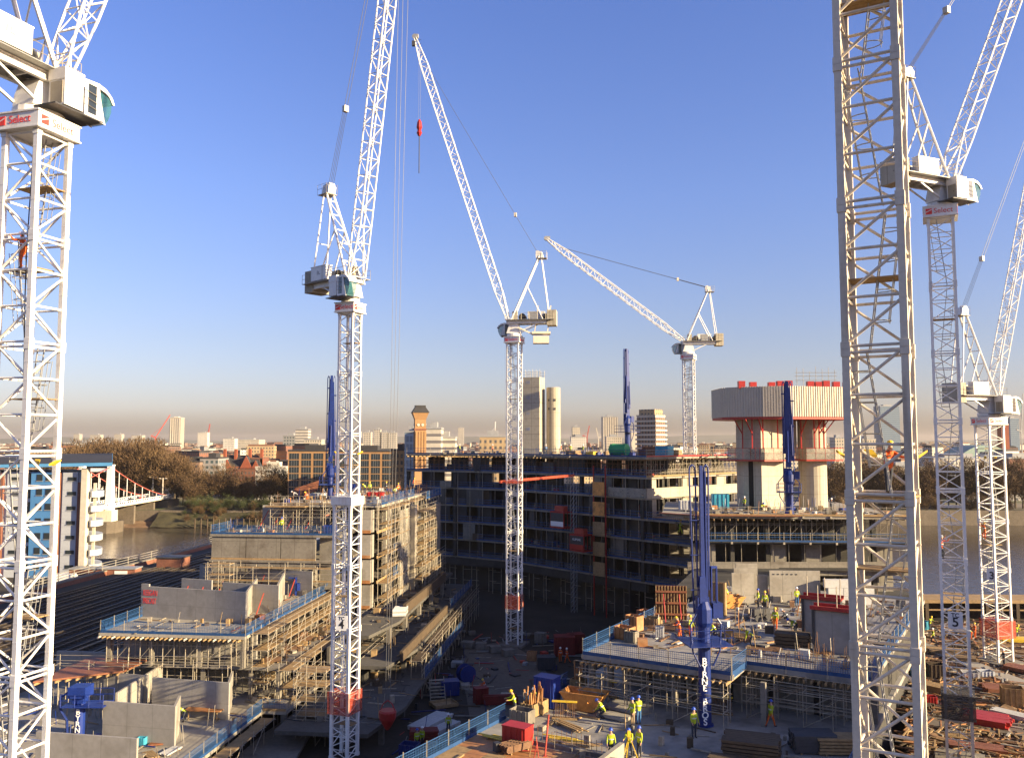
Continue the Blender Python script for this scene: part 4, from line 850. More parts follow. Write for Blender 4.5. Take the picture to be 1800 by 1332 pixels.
# ------------------------------------------------------------------ concrete placing booms
def boom(label, base, colh, top, rz=0., r=.4, arms=3, name=None, platform=True, open_=False):
    t = thing('concrete_boom', label, 'concrete pump', base, rz, 'blue concrete placing booms')
    c = MB().lathe([(r * 1.35, 0), (r * 1.35, .12), (r, .14), (r, colh)], 14); mk('column', c, BLUD, t, smooth=False)
    if name:
        for i, ch in enumerate(name):
            if ch != ' ': text('lettering', ch, .60, INKW, t, (-.16, -r - .03, colh * .66 - i * .45), (R(90), 0, 0), .01, bold=True)
    mk('turret', MB().lathe([(r * 1.1, colh), (r * 1.45, colh + .3), (r * 1.45, colh + 1.2), (r * .8, colh + 1.7)], 12).box(-r * 1.2, -r * .6, colh + .5, r * .8, r * .6, colh + 2.0), BLUD, t)
    mk('hydraulic_tank', MB().box(r * 1.3, -.4, colh + .6, r * 1.3 + .7, .4, colh + 1.6), BLUD, t)
    if platform:
        p = MB().box(-1.5, -1.5, colh - 1.1, 1.5, 1.5, colh - 1.02)
        for s_ in (-1.5, 1.5):
            for z in (-.5, 0): p.tube((s_, -1.5, colh + z), (s_, 1.5, colh + z), .025, 4); p.tube((-1.5, s_, colh + z), (1.5, s_, colh + z), .025, 4)
            for s2 in (-1.5, 0, 1.5): p.tube((s_, s2, colh - 1.05), (s_, s2, colh), .025, 4); p.tube((s2, s_, colh - 1.05), (s2, s_, colh), .025, 4)
        o_ = mk('platform', p, BLUD, t); o_['kind'] = 'stuff'
    z0 = colh + 1.5; h = top - z0
    if open_:
        def taper(name_, x, w0, w1, za, zb):
            return mk(name_, MB().add([(x - w0 / 2, -w0 * .6, za), (x + w0 / 2, -w0 * .6, za), (x + w0 / 2, w0 * .6, za), (x - w0 / 2, w0 * .6, za), (x - w1 / 2, -w1 * .6, zb), (x + w1 / 2, -w1 * .6, zb), (x + w1 / 2, w1 * .6, zb), (x - w1 / 2, w1 * .6, zb)],
              [(0, 3, 2, 1), (4, 5, 6, 7), (0, 1, 5, 4), (1, 2, 6, 5), (2, 3, 7, 6), (3, 0, 4, 7)]), BLUD, t)
        a1 = taper('arm', -.05, .32, .20, z0, z0 + h); taper('arm', -.1, .50, .40, z0 + .1, z0 + h * .2); taper('arm', .26, .13, .09, z0 + .2, z0 + h * .96); taper('arm', .42, .10, .07, z0 + h * .1, z0 + h * .72)
        mk('guide_frame', MB().box(.55, -.12, z0 - .2, .62, .12, z0 + h * .26).box(.92, -.12, z0 - .2, .99, .12, z0 + h * .26).box(.55, -.12, z0 + h * .255, .99, .12, z0 + h * .27), BLU, t)
        for k in range(4): mk('pipe_bracket', MB().box(-.9, -.04, z0 + h * (.1 + .25 * k), -.1, .04, z0 + h * (.1 + .25 * k) + .06), BLUD, a1)
        for xa, xb in ((-.86, -.42), (.2, .52)):
            pp = MB(); pts = [V((xa * .75, .1, z0 - .6)), V((xa * .85, .1, z0 + h * .3)), V((xa, .1, z0 + h * .96)), V((xa * .9 + xb * .1, .1, z0 + h * .99)), V(((xa + xb) / 2, .1, z0 + h * 1.005)), V((xa * .1 + xb * .9, .1, z0 + h * .99)), V((xb, .1, z0 + h * .96)), V((xb * .9, .1, z0 + h * .12))]
            pp.path(pts, .06, 6); mk('concrete_pipe', pp, BLUD, t)
    else:
        for i, (x, w, f0, f1) in enumerate(((0, .62, .05, 1.0), (.5, .36, .12, .93), (-.44, .30, .2, .96))):
            w *= r / .45; x *= r / .45; za, zb = z0 + h * f0, z0 + h * f1; b = MB()
            b.add([(x - w / 2, -w * .5, za), (x + w / 2, -w * .5, za), (x + w / 2, w * .5, za), (x - w / 2, w * .5, za), (x * .55 - w * .3, -w * .3, zb), (x * .55 + w * .3, -w * .3, zb), (x * .55 + w * .3, w * .3, zb), (x * .55 - w * .3, w * .3, zb)],
              [(0, 3, 2, 1), (4, 5, 6, 7), (0, 1, 5, 4), (1, 2, 6, 5), (2, 3, 7, 6), (3, 0, 4, 7)])
            a = mk('arm', b, BLUD, t); mk('ram', MB().tube((x, -w * .75, za + h * .06), (x * .8, -w * .6, za + h * .4), .07, 8), BLU, a)
            for k in range(3): mk('pin', MB().tube((x - w * .7, 0, za + h * (.1 + .28 * k)), (x + w * .7, 0, za + h * (.1 + .28 * k)), .09, 8), BLUD, a)
        for x in (-.72, .74):
            pp = MB(); pts = [V((x * .9, .15, z0 - .6)), V((x * .8, .15, z0 + h * .97)), V((x * .6, .15, z0 + h * 1.0)), V((x * .4, .15, z0 + h * .97)), V((x * .5, .15, z0 + h * .55))]
            pp.path(pts, .065, 6); mk('concrete_pipe', pp, BLU, t)
    for s_ in (-1, 1):
        hp2 = MB(); hp2.path([V((s_ * r, -r * .6, colh + 1.2)), V((s_ * r * 2.6, -r * .9, colh + .2)), V((s_ * r * 2.3, -r, colh - 1.6)), V((s_ * r * 1.1, -r, colh - 2.6))], .06, 5); mk('hose', hp2, BLUD, t)
    return t
def boom_at(label, px, py, z, ytop, colpy, **k):
    p = on(px, py, z); zt = at(px, ytop, p.y).z - z; ch = at(px, colpy, p.y).z - z
    return boom(label, p, ch, zt, **k)
boom_at('blue concrete boom with white lettering standing on the sunlit lower deck', 1240, 1274, 20.62, 818, 1100, r=.42, name='BYRNE BROS', rz=R(8), open_=True)
boom_at('slim blue concrete boom on the left block roof beside the numbered mast', 517 + 63, 878, 31.6, 660, 838, r=.42, rz=R(10))
p_ = at(1103, 794, 142); boom('blue concrete boom on the roof of the dark curved frame', (p_.x, 142, 37.5), at(1103, 748, 142).z - 37.5, at(1103, 613, 142).z - 37.5, r=.44, rz=R(40))
p_ = at(1388, 900, 111); boom('blue concrete boom beside the round concrete column', (p_.x, 111, 30.6), at(1388, 850, 111).z - 30.6, at(1388, 670, 111).z - 30.6, r=.5, rz=R(-20), arms=3)
# stub column without its boom, at the lower left
p_ = on(139, 1300, 14.6); st_ = thing('concrete_boom_stub', 'blue pump column stub with platform and lettering among the precast walls', 'concrete pump', p_)
zt = at(139, 1225, p_.y).z - 14.6
mk('column', MB().lathe([(.42, 0), (.42, zt)], 12), BLU, st_); mk('head', MB().box(-.75, -.75, zt + .1, .75, .75, zt + 1.0).box(-.45, -.45, zt - .4, .45, .45, zt + .1), BLU, st_)
pl = MB().box(-1.2, -1.0, zt - .6, 2.4, 1.0, zt - .52)
for x in (-1.2, 0, 1.2, 2.4):
    for y in (-1, 1): pl.tube((x, y, zt - .55), (x, y, zt + .5), .03, 4)
for y in (-1, 1): pl.tube((-1.2, y, zt + .5), (2.4, y, zt + .5), .03, 4); pl.tube((-1.2, y, zt), (2.4, y, zt), .03, 4)
mk('platform', pl, BLU, st_); mk('hose', MB().path([V((-.8, -.3, zt + .6)), V((-1.5, -.4, zt + .1)), V((-1.5, -.4, zt - .9)), V((-.9, -.4, zt - 1.8)), V((-.8, -.4, 0))], .11, 6), BLUD, st_)
for i, ch in enumerate('BYRNE'): text('lettering', ch, .62, INKW, st_, (0.05, -.46, zt - 1.1 - i * .5), (R(90), 0, 0), .01, bold=True)
# ------------------------------------------------------------------ the building site
def rot2(x, y, a): return (x * math.cos(a) - y * math.sin(a), x * math.sin(a) + y * math.cos(a))
class Frame:
    def __init__(s, ox, oy, rz): s.o = (ox, oy); s.rz = rz
    def __call__(s, x, y, z=0.):
        a, b = rot2(x, y, s.rz); return V((s.o[0] + a, s.o[1] + b, z))
LF = Frame(-26, 85, -AX); RFr = Frame(5.3, 66, -R(31)); WF = Frame(0, 0, 0)
def wp(name, mb, mat, par, **k):
    """a part whose mesh is given in world coordinates"""
    o = mk(name, mb, mat, par, **k); m = Matrix.Translation(par.location) @ Matrix.Rotation(par.rotation_euler.z, 4, 'Z'); o.matrix_parent_inverse = m.inverted(); return o
def fbox(fr, x0, y0, z0, x1, y1, z1):
    return MB().prism([tuple(fr(x0, y0)[:2]), tuple(fr(x1, y0)[:2]), tuple(fr(x1, y1)[:2]), tuple(fr(x0, y1)[:2])], z0, z1)
def fpoly(fr, pts, z0, z1): return MB().prism([tuple(fr(*p)[:2]) for p in pts], z0, z1)
def wpanel(par, A, B, h, th=.2, mat=None, name='wall_panel', z0=None):
    A, B = V(A), V(B); A = V((A.x, A.y, A.z if z0 is None else z0)); d = V((B.x - A.x, B.y - A.y, 0)).normalized(); nrm = V((-d.y, d.x, 0)) * th
    return wp(name, MB().prism([(A.x, A.y), (B.x, B.y), (B.x + nrm.x, B.y + nrm.y), (A.x + nrm.x, A.y + nrm.y)], A.z, A.z + h), mat or PRE, par)
def barrier(label, pts, bay=2.4, mat=BLUM, toe=BLUB, group='blue edge barriers', fine=True, wire=True, tb=True, h=1.15, th=.24):
    pts = [V(p) for p in pts]; t = thing('edge_barrier', label, 'barrier', pts[0], 0, group); o = pts[0]
    for a, b in zip(pts[:-1], pts[1:]):
        n = max(1, round((b - a).length / bay)); d = (b - a) / n; L = round(d.length, 2); an = math.atan2(d.y, d.x); tilt = -math.asin(d.z / d.length) if d.length else 0
        def panel():
            q = MB()
            for z in ((.18, .62, 1.08) if fine else (.6, 1.08)): q.tube((0, 0, z * h / 1.15), (L, 0, z * h / 1.15), .022 if fine else .03, 5)
            if wire:
                k = int(L / (.16 if fine else .35))
                for i in range(1, k): q.box(i * L / k - .010, -.006, .18, i * L / k + .010, .006, 1.06 * h / 1.15)
                if fine:
                    for z in (.32, .47, .76, .91): q.box(0, -.006, z * h / 1.15 - .008, L, .006, z * h / 1.15 + .008)
            return q.mesh(mat)
        pm_ = cached(('bp', L, mat.name, fine, wire, h), panel); po = cached(('bpost', h, fine), lambda: MB().box(-.03, -.03, 0, .03, .03, h + .08).box(-.12, -.08, -.28, .12, .08, 0).mesh(GALV))
        tbm = cached(('btoe', L, toe.name, th), lambda: MB().box(.02, -.045, .24 - th, L - .02, -.02, .24).mesh(toe))
        for i in range(n):
            p = a + d * i - o
            mk('post', po, None, t, p); mk('mesh_panel', pm_, None, t, p + V((0, 0, .02)), rot=(0, tilt, an), kind='stuff')
            if tb: mk('toe_board', tbm, None, t, p + V((0, 0, .02)), rot=(0, tilt, an))
    return t
def scaffold(label, A, B, z0, z1, dep=1.2, bay=2.1, lift=2.0, boards=True, group='tube scaffolds', r=.03, skip=(), brace=True, rails=True, bmat=None):
    A, B = V((A[0], A[1], z0)), V((B[0], B[1], z0)); d = B - A; L = d.length; d.normalize(); nr = V((d.y, -d.x, 0)); n = max(1, round(L / bay)); t = thing('scaffold', label, 'scaffold', A, 0, group)
    s_, l_, b_ = MB(), MB(), MB(); H = z1 - z0; nl = max(1, round(H / lift))
    for i in range(n + 1):
        for k in (0, dep):
            q = d * (L * i / n) + nr * k; s_.tube(q + V((0, 0, -.02)), q + V((rnd.uniform(-.02, .02), 0, H + rnd.uniform(.1, .9))), r, 4)
        for j in range(1, nl + 1): l_.tube(d * (L * i / n) - nr * .2 + V((0, 0, H * j / nl)), d * (L * i / n) + nr * (dep + .2) + V((0, 0, H * j / nl)), r, 4)
    for j in range(1, nl + 1):
        z = H * j / nl
        for k in (0, dep): l_.tube(d * -.3 + nr * k + V((0, 0, z)), d * (L + .3) + nr * k + V((0, 0, z)), r, 4)
        for g in ((.5, 1.0) if rails else ()): l_.tube(d * -.3 + nr * dep + V((0, 0, z + g)), d * (L + .3) + nr * dep + V((0, 0, z + g)), r * .9, 4)
        if boards and j not in skip: mk('deck_boards', MB().bar(nr * dep / 2 + V((0, 0, z + .06)), d * L + nr * dep / 2 + V((0, 0, z + .06)), dep * .95, .05), bmat or TIM, t)
    for i in range(0, n, 2):
        for j in range(nl):
            if brace: b_.tube(d * (L * i / n) + nr * dep + V((0, 0, H * j / nl)), d * (L * min(i + 1, n) / n) + nr * dep + V((0, 0, H * (j + 1) / nl)), r * .9, 4)
    mk('standards', s_, GALV, t, kind='stuff'); mk('ledgers', l_, GALV, t, kind='stuff')
    if b_.v: mk('bracing', b_, GALV, t, kind='stuff')
    return t
def props(par, fr, x0, x1, nx, y0, y1, ny, z0, z1, r=.05, mat=GALV, frames=True):
    q = MB()
    for i in range(nx):
        for j in range(ny):
            p = fr(x0 + (x1 - x0) * i / max(1, nx - 1), y0 + (y1 - y0) * j / max(1, ny - 1)); q.tube((p.x, p.y, z0), (p.x, p.y, z1), r, 5)
            if frames and i < nx - 1:
                p2 = fr(x0 + (x1 - x0) * (i + 1) / max(1, nx - 1), y0 + (y1 - y0) * j / max(1, ny - 1))
                for z in (.25, .7): q.tube((p.x, p.y, z0 + (z1 - z0) * z), (p2.x, p2.y, z0 + (z1 - z0) * z), r * .7, 4)
                if i % 2: q.tube((p.x, p.y, z0 + (z1 - z0) * .25), (p2.x, p2.y, z0 + (z1 - z0) * .7), r * .6, 4)
    return wp('falsework', q, mat, par, kind='stuff')
def columns(par, fr, xs, ys, z0, z1, s_=.5, mat=CON):
    for x in xs:
        for y in ys:
            p = fr(x, y); wp('column', MB().cb((p.x, p.y, (z0 + z1) / 2), (s_, s_, z1 - z0), fr.rz), mat, par)
def prop_bar(par, a, b, mat=ORG): return wp('push_prop', MB().tube(a, b, .055, 5), mat, par)

# ---- left foreground block
LB = thing('precast_block', 'unfinished precast concrete block with stepped floors at the lower left', 'building', (-40, 85, 12), 0)
wp('slab', fbox(LF, -15.2, -.2, 20.7, 0, 26, 21.0), CONL, LB); wp('slab', fbox(LF, -17, 1.0, 17.5, 3.2, 26, 17.8), CON, LB)
wp('slab', fpoly(LF, [(-24, -28), (2.7, -28), (2.7, -2), (5, -2), (5, 26), (-24, 26)], 14.3, 14.6), CONL, LB)
wp('slab', fpoly(LF, [(2.9, -28), (5.2, -28), (8.2, -8), (7, 0), (7, 24), (5.2, 24), (2.9, -2.3)], 12.3, 12.6), CON, LB)
wp('back_wall', fbox(LF, -15, 4, 17.8, -.6, 4.3, 20.7), PRE, LB); wp('back_wall', fbox(LF, -23.8, 6, 14.6, 2, 6.3, 17.5), PRE, LB); wp('end_wall', fbox(LF, -24.4, -28, 8, -24.01, 26, 15.4), CON, LB)
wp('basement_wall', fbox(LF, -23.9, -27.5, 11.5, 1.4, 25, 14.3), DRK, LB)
columns(LB, LF, (-14.5, -10, -5, -.5), (.6, 10, 20), 17.8, 20.7, .4); columns(LB, LF, (-16, -10, -5, 0, 2.8), (1.6, 8, 15, 22), 14.6, 17.5, .45); columns(LB, LF, (-2.2, 4.6), (-1.5, 5, 11, 17, 23), 12.6, 14.3, .5)
props(LB, LF, -14.6, -.4, 13, .25, 2.6, 3, 17.8, 20.7, .045); props(LB, LF, -16, 2.8, 14, 1.4, 4.5, 3, 14.6, 17.5, .045)
for i in range(30): wp('formwork_beam', MB().bar(LF(-15 + i * .5, -.75, 20.62), LF(-15 + i * .5, 3, 20.62), .09, .18), TIM if i % 3 else STUC, LB)
# precast panels on the upper deck
K0, K1 = on(247, 1083, 21.0), on(431, 1096, 21.0)
kp = wpanel(LB, K0, K1, 3.25, .22); kp['label'] = 'long precast panel with red lettering'
kd = (K1 - K0).normalized(); wp('panel_upstand', MB().bar(K0 + V((0, .12, 3.25)), K0 + kd * 1.0 + V((0, .12, 3.25)), .2, .5), PRE, LB)
kan = math.atan2(kd.y, kd.x)
for i, s_ in enumerate(('KEEGAN', 'PRECAST')):
    tx = text('lettering', s_, .78, INKR, LB, (0, 0, 0), (R(90), 0, kan), .006, 'LEFT'); m = Matrix.Translation(LB.location); tx.matrix_parent_inverse = m.inverted()
    tx.location = K0 + kd * .25 + V((kd.y * .02, -kd.x * .02, 2.55 - i * .85)); tx.scale = (.62 if i == 0 else .55, 1.1, 1)
for x0, x1, yb, hh in ((318, 371, 1062, 3.0), (390, 489, 1072, 3.1), (438, 548, 1040, 3.0), (350, 414, 1034, 3.0)):
    a, b = on(x0, yb, 21.0), on(x1, yb + (x1 - x0) * .07, 21.0); wpanel(LB, a, b, hh, .2)
    d = (b - a); nrm = V((d.y, -d.x, 0)).normalized()
    for t_ in (.25, .75): prop_bar(LB, a + d * t_ + V((0, 0, 2.2)) + nrm * .1, a + d * t_ + nrm * 1.5 + V((0, 0, .05)), REDF)
for (xa, ya, xb, yb, hh) in ((431, 1094, 452, 1062, 3.0), (489, 1075, 500, 1050, 3.0), (548, 1046, 556, 1030, 3.0)):
    a, b = on(xa, ya, 21.0), on(xb, yb, 21.0); wpanel(LB, a, b, hh, .2, CONL, 'return_wall')
# walls on the lower deck
for x0, x1, yb, hh in ((266, 401, 1258, 3.3), (179, 306, 1306, 3.3), (60, 238, 1372, 3.4), (163, 256, 1243, 3.2)):
    a, b = on(x0, yb - (x1 - x0) * .03, 14.6), on(x1, yb + (x1 - x0) * .05, 14.6); wpanel(LB, a, b, hh, .22, PRE)
a, b = on(256, 1243, 14.6), on(268, 1222, 14.6)
for (xa, ya, xb, yb) in ((205, 1280, 285, 1222), (402, 1262, 409, 1236), (306, 1310, 316, 1285)):
    a, b = on(xa, ya, 14.6), on(xb, yb, 14.6); wpanel(LB, a, b, 3.1, .2, CONL, 'return_wall')
wp('timber_platform', fpoly(LF, [(-17.2, -7), (-11, -2.6), (-11, 1.5), (-15, 3), (-17.4, 2)], 17.9, 18.05), PLYR, LB)
for i in range(9): wp('formwork_beam', MB().bar(LF(-17 + i * .7, -7.2 + i * .5, 17.8), LF(-17 + i * .7, 2, 17.8), .1, .2), TIM, LB)
props(LB, LF, -16.8, -11.5, 6, -5.5, 0, 3, 14.6, 17.7, .045, frames=False)
rb = MB()
for (x0, x1, y0) in ((235, 262, 1230), (275, 300, 1240), (205, 235, 1290), (285, 400, 1196), (300, 395, 1170)):
    for i in range(16):
        p = on(x0 + (x1 - x0) * i / 15, y0, 14.6); rb.tube(p, p + V((0, 0, rnd.uniform(1.2, 2.6))), .018, 4)
wp('starter_bars', rb, REB, LB, kind='stuff')
prop_bar(LB, on(309, 1249, 14.6), on(347, 1255, 14.6) + V((.3, .2, 2.6)), TIM)
barrier('blue mesh barrier along the front edge of the deck below the lettered precast panel', [LF(-15.1, 26, 21), LF(-15.1, -.1, 21), LF(-.05, -.1, 21)], th=.4)
barrier('blue mesh barrier climbing along the right edge of the lettered panel deck', [LF(-.05, 0, 21), LF(-.05, 26, 21)], th=.4)
barrier('blue mesh barrier along the lower left deck edge beside the bending worker', [LF(2.65, -28, 14.6), LF(2.65, -2, 14.6)], th=.45)
barrier('short blue barrier at the back of the lower left deck', [LF(2.65, -2, 14.6), LF(5, -2, 14.6)], toe=TIM)
scaffold('dense tube scaffold stepping down beside the lettered panel deck', LF(.25, 1), LF(.25, 26), 14.6, 21.0, 1.6, 2.0, 1.6)
scaffold('tube scaffold along the middle terrace below the lettered panel deck', LF(3.4, 0), LF(3.4, 26), 12.6, 17.8, 1.5, 2.0, 1.7)
scaffold('tube scaffold at the ground edge of the left terraces', LF(7.2, 3), LF(7.2, 24), 12.0, 16.0, 1.3, 2.2, 2.0)
scaffold('low tube scaffold under the lower left deck edge', LF(3.0, -26), LF(3.0, -3), 12.6, 14.2, 1.2, 2.2, 1.6, rails=False)
scaffold('tall tangled scaffold stair tower beside the numbered mast', LF(6.4, -1), LF(9.2, -1), 12.0, 18.6, 2.2, 1.0, 1.3)
scaffold('open guard scaffold in front of the dark recess under the lettered panel', LF(-18, -2), LF(-1, -.9), 14.6, 18.4, .9, 3.2, 3.4, boards=False, brace=False)

# ---- left middle block
LM = thing('concrete_frame_block', 'lit concrete block with scaffolded side behind the numbered mast', 'building', (-28, 118, 12), 0)
for k, z in enumerate((28.2, 25.0, 21.8, 18.6, 15.4)):
    wp('slab', fbox(LF, -15.3, 23.4, z - .3, 1.8, 33.2, z), CON, LM)
    wp('slab', fbox(LF, -9, 33.21, z - .3, 5.2, 62, z), CON, LM)
wp('roof_slab', fbox(LF, -9.5, 28.6, 31.3, 5.6, 62, 31.6), CONL, LM)
for k, z in enumerate((25.0, 21.8, 18.6, 15.4)):
    for j in range(3):
        x0 = -15.1 + j * 4.6
        wp('wall_panel', fbox(LF, x0, 23.6, z, x0 + 4.5, 23.85, z + 2.9), CON, LM)
    wp('timber_band', fbox(LF, -15.1, 23.5, z - .02, -1.4, 23.59, z + .22), TIM, LM)
    wp('inner_wall', fbox(LF, -1.2, 24.6, z, 1.4, 24.8, z + 2.9), CON, LM)
for z in (28.2, 25.0, 21.8, 18.6, 15.4):
    for y0, y1 in ((27.4, 28.2), (36, 37.2), (45, 48)):
        wp('wall_panel', fbox(LF, 4.6, y0, z, 4.85, y1, z + 3.08 - .2), CONL, LM)
    wp('edge_board', fbox(LF, 5.2, 28.2, z - .25, 5.27, 44, z + .1), TIM, LM)
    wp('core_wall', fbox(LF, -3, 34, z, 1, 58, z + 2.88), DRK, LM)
    wp('wall_panel', fbox(LF, 3.1, 27.2, z, 4.7, 27.39, z + 2.88), CONL, LM)
    wp('timber_band', fbox(LF, 3.1, 27.1, z - .1, 4.7, 27.19, z + .3), PLY, LM)
columns(LM, LF, (4.9,), (33.5, 41, 43, 52, 55, 58, 61), 15.4, 31.3, .45, CONL)
wp('tall_fin', fbox(LF, 5.9, 41.5, 13, 7.2, 43, 30.6), CONW, LM); wp('tall_fin', fbox(LF, 6.2, 54, 13, 7.8, 57.5, 30.0), CON, LM)
nt2 = fbox(LF, 6.4, 35.6, 18, 6.5, 41.2, 30.4); wp('debris_netting', nt2, NET, LM)
a, b = on(461, 928, 28.2), on(570, 928, 28.2); wpanel(LM, a, b, 3.1, .2, PRE)
for t_ in (.1, .32, .55, .85): prop_bar(LM, a.lerp(b, t_) + V((0, -.1, 2.4)), a.lerp(b, t_) + V((-.9, -1.6, .05)), REDF)
wp('timber_platform', fbox(LF, -9.6, 27.2, 31.35, -4.2, 30.8, 31.5), TIM, LM)
props(LM, LF, -9, 5, 12, 29, 33, 3, 28.2, 31.3, .045)
barrier('blue barrier along the lower deck edge with a worker in yellow behind it', [LF(-15.2, 33, 28.2), LF(-15.2, 23.5, 28.2), LF(1.7, 23.5, 28.2)], th=.5)
barrier('bright blue barrier on the near roof corner of the scaffolded block', [LF(3.4, 28.7, 31.6), LF(5.6, 28.7, 31.6), LF(5.6, 48, 31.6)])
barrier('blue barrier at the far roof end of the scaffolded block', [LF(7.0, 50, 31.0), LF(7.0, 61.8, 31.0), LF(2, 61.8, 31.0)])
barrier('faint rail barrier along the front roof edge of the scaffolded block', [LF(-9.4, 28.7, 31.6), LF(2.4, 28.7, 31.6)], mat=GALV, toe=TIM, wire=False)
for z, y in ((25.0, 33), (28.2, 45), (21.8, 33)): barrier('small blue balcony barrier on the scaffolded side, at floor height %d' % (z) if False else ('small blue balcony barrier on the scaffolded side, %s' % {25.0: 'beside the netting', 28.2: 'below the roof corner', 21.8: 'lowest of three'}[z]), [LF(6.2, y, z), LF(6.2, y + 5, z)])
scaffold('tall tube scaffold on the lit side of the middle block', LF(5.3, 28.6), LF(5.3, 62), 12.0, 31.0, 1.3, 2.0, 1.9)
scaffold('narrow scaffold column at the near corner of the middle block', LF(5.2, 27.5), LF(5.2, 31.5), 12.0, 18.5, 1.3, 2.0, 1.6)
scaffold('tube scaffold along the foot of the long blue barrier wall', LF(-15, 22.9), LF(1.5, 22.9), 21.0, 24.2, 1.0, 2.2, 1.6)
scaffold('small scaffold tower at the left end of the precast panels', LF(-13.4, 20.4), LF(-10.6, 20.4), 21.0, 25.0, 1.2, 1.4, 1.3)
scaffold('tube scaffold stair beside the netting on the lit block side', LF(6.7, 44), LF(6.7, 53), 12.0, 29.5, 1.4, 1.5, 1.6)
scaffold('light guard scaffold rising above the front roof edge of the lit block', LF(-9, 28.4), LF(5.4, 28.4), 28.2, 31.8, .9, 1.8, 1.8, boards=False)
jg = MB()
for i in range(150):
    s_ = rnd.random(); p = LF(-9.2 + s_ * 14.6, rnd.uniform(29, 61), 31.6) if i % 2 else LF(5.2 + rnd.uniform(-.2, .2), 28.8 + s_ * 33, 31.6); jg.tube(p, p + V((rnd.uniform(-.08, .08), 0, rnd.uniform(.5, 1.7))), .022, 4)
for i in range(80): p = LF(-15 + rnd.random() * 16, 23.7 + rnd.choice((0, 9)) , 28.2); jg.tube(p, p + V((0, 0, rnd.uniform(.4, 1.2))), .02, 4)
wp('starter_bars', jg, REB, LM, kind='stuff')
# terraces stepping into the shaded courtyard
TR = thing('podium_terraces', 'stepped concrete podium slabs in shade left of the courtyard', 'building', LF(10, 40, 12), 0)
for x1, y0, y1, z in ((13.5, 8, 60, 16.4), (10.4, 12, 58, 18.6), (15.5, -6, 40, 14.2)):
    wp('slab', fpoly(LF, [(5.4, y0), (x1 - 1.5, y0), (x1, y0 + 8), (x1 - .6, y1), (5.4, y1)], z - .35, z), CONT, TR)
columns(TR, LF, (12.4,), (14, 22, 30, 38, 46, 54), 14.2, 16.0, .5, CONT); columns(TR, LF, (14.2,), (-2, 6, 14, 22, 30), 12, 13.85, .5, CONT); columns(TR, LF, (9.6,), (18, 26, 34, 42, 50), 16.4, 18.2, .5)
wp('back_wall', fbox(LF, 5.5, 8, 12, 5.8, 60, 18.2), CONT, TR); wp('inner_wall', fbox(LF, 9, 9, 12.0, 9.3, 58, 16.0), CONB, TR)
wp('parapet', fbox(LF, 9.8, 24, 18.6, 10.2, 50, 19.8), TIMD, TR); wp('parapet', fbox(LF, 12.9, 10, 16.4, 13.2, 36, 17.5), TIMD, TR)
scaffold('shaded tube scaffold along the podium terraces', LF(13.7, 12), LF(13.2, 56), 12.0, 16.0, 1.2, 2.4, 2.0, bmat=TIMD)  # dark boards: the terrace shade is put into the timber colour
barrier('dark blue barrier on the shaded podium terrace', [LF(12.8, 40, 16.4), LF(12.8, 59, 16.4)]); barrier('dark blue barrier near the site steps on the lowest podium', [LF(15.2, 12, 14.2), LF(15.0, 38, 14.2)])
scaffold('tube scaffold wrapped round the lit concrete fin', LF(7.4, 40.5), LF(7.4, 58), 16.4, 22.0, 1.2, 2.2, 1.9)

# ---- curved dark frame at the back
BP = [V((-20.6, 168, 0)), V((-1.6, 158, 0)), V((20.8, 133, 0)), V((42, 152, 0))]
BB = thing('curved_concrete_frame', 'dark curved concrete frame of many open floors across the courtyard', 'building', (0, 150, 12), 0)
LV = [37.5, 34.4, 31.2, 28.0, 24.8, 21.6, 18.4]
back = [(42, 172), (26, 172), (6, 184), (-16, 188)]
def outl(off):
    return [(p.x, p.y - off) for p in BP]
XT = (27.4, 125.7)
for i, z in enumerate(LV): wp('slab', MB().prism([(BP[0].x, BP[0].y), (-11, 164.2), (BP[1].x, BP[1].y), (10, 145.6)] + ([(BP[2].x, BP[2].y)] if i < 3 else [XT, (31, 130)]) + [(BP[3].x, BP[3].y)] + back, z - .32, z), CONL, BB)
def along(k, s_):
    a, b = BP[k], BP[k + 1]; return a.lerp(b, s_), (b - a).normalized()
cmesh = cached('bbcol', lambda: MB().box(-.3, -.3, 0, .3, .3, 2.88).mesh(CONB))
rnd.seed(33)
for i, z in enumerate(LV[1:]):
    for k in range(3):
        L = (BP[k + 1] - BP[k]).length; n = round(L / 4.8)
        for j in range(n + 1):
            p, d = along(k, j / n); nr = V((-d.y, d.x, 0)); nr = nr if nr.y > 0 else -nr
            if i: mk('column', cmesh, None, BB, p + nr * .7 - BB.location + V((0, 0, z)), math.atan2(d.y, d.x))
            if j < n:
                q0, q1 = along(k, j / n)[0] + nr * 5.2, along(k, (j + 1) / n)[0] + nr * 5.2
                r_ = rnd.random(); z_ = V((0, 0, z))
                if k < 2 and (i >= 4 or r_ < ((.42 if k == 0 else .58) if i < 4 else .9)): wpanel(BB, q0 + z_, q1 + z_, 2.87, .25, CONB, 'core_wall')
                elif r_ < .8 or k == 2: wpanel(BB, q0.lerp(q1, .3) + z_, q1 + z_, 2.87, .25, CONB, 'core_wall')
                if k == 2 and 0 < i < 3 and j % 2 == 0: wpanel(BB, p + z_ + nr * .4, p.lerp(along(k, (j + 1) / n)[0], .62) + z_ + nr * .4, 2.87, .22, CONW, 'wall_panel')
                if k < 2 and i and r_ < .3: wpanel(BB, p + z_ + nr * .9, p.lerp(along(k, (j + 1) / n)[0], .45) + z_ + nr * .9, 2.87, .22, CONB, 'wall_panel')
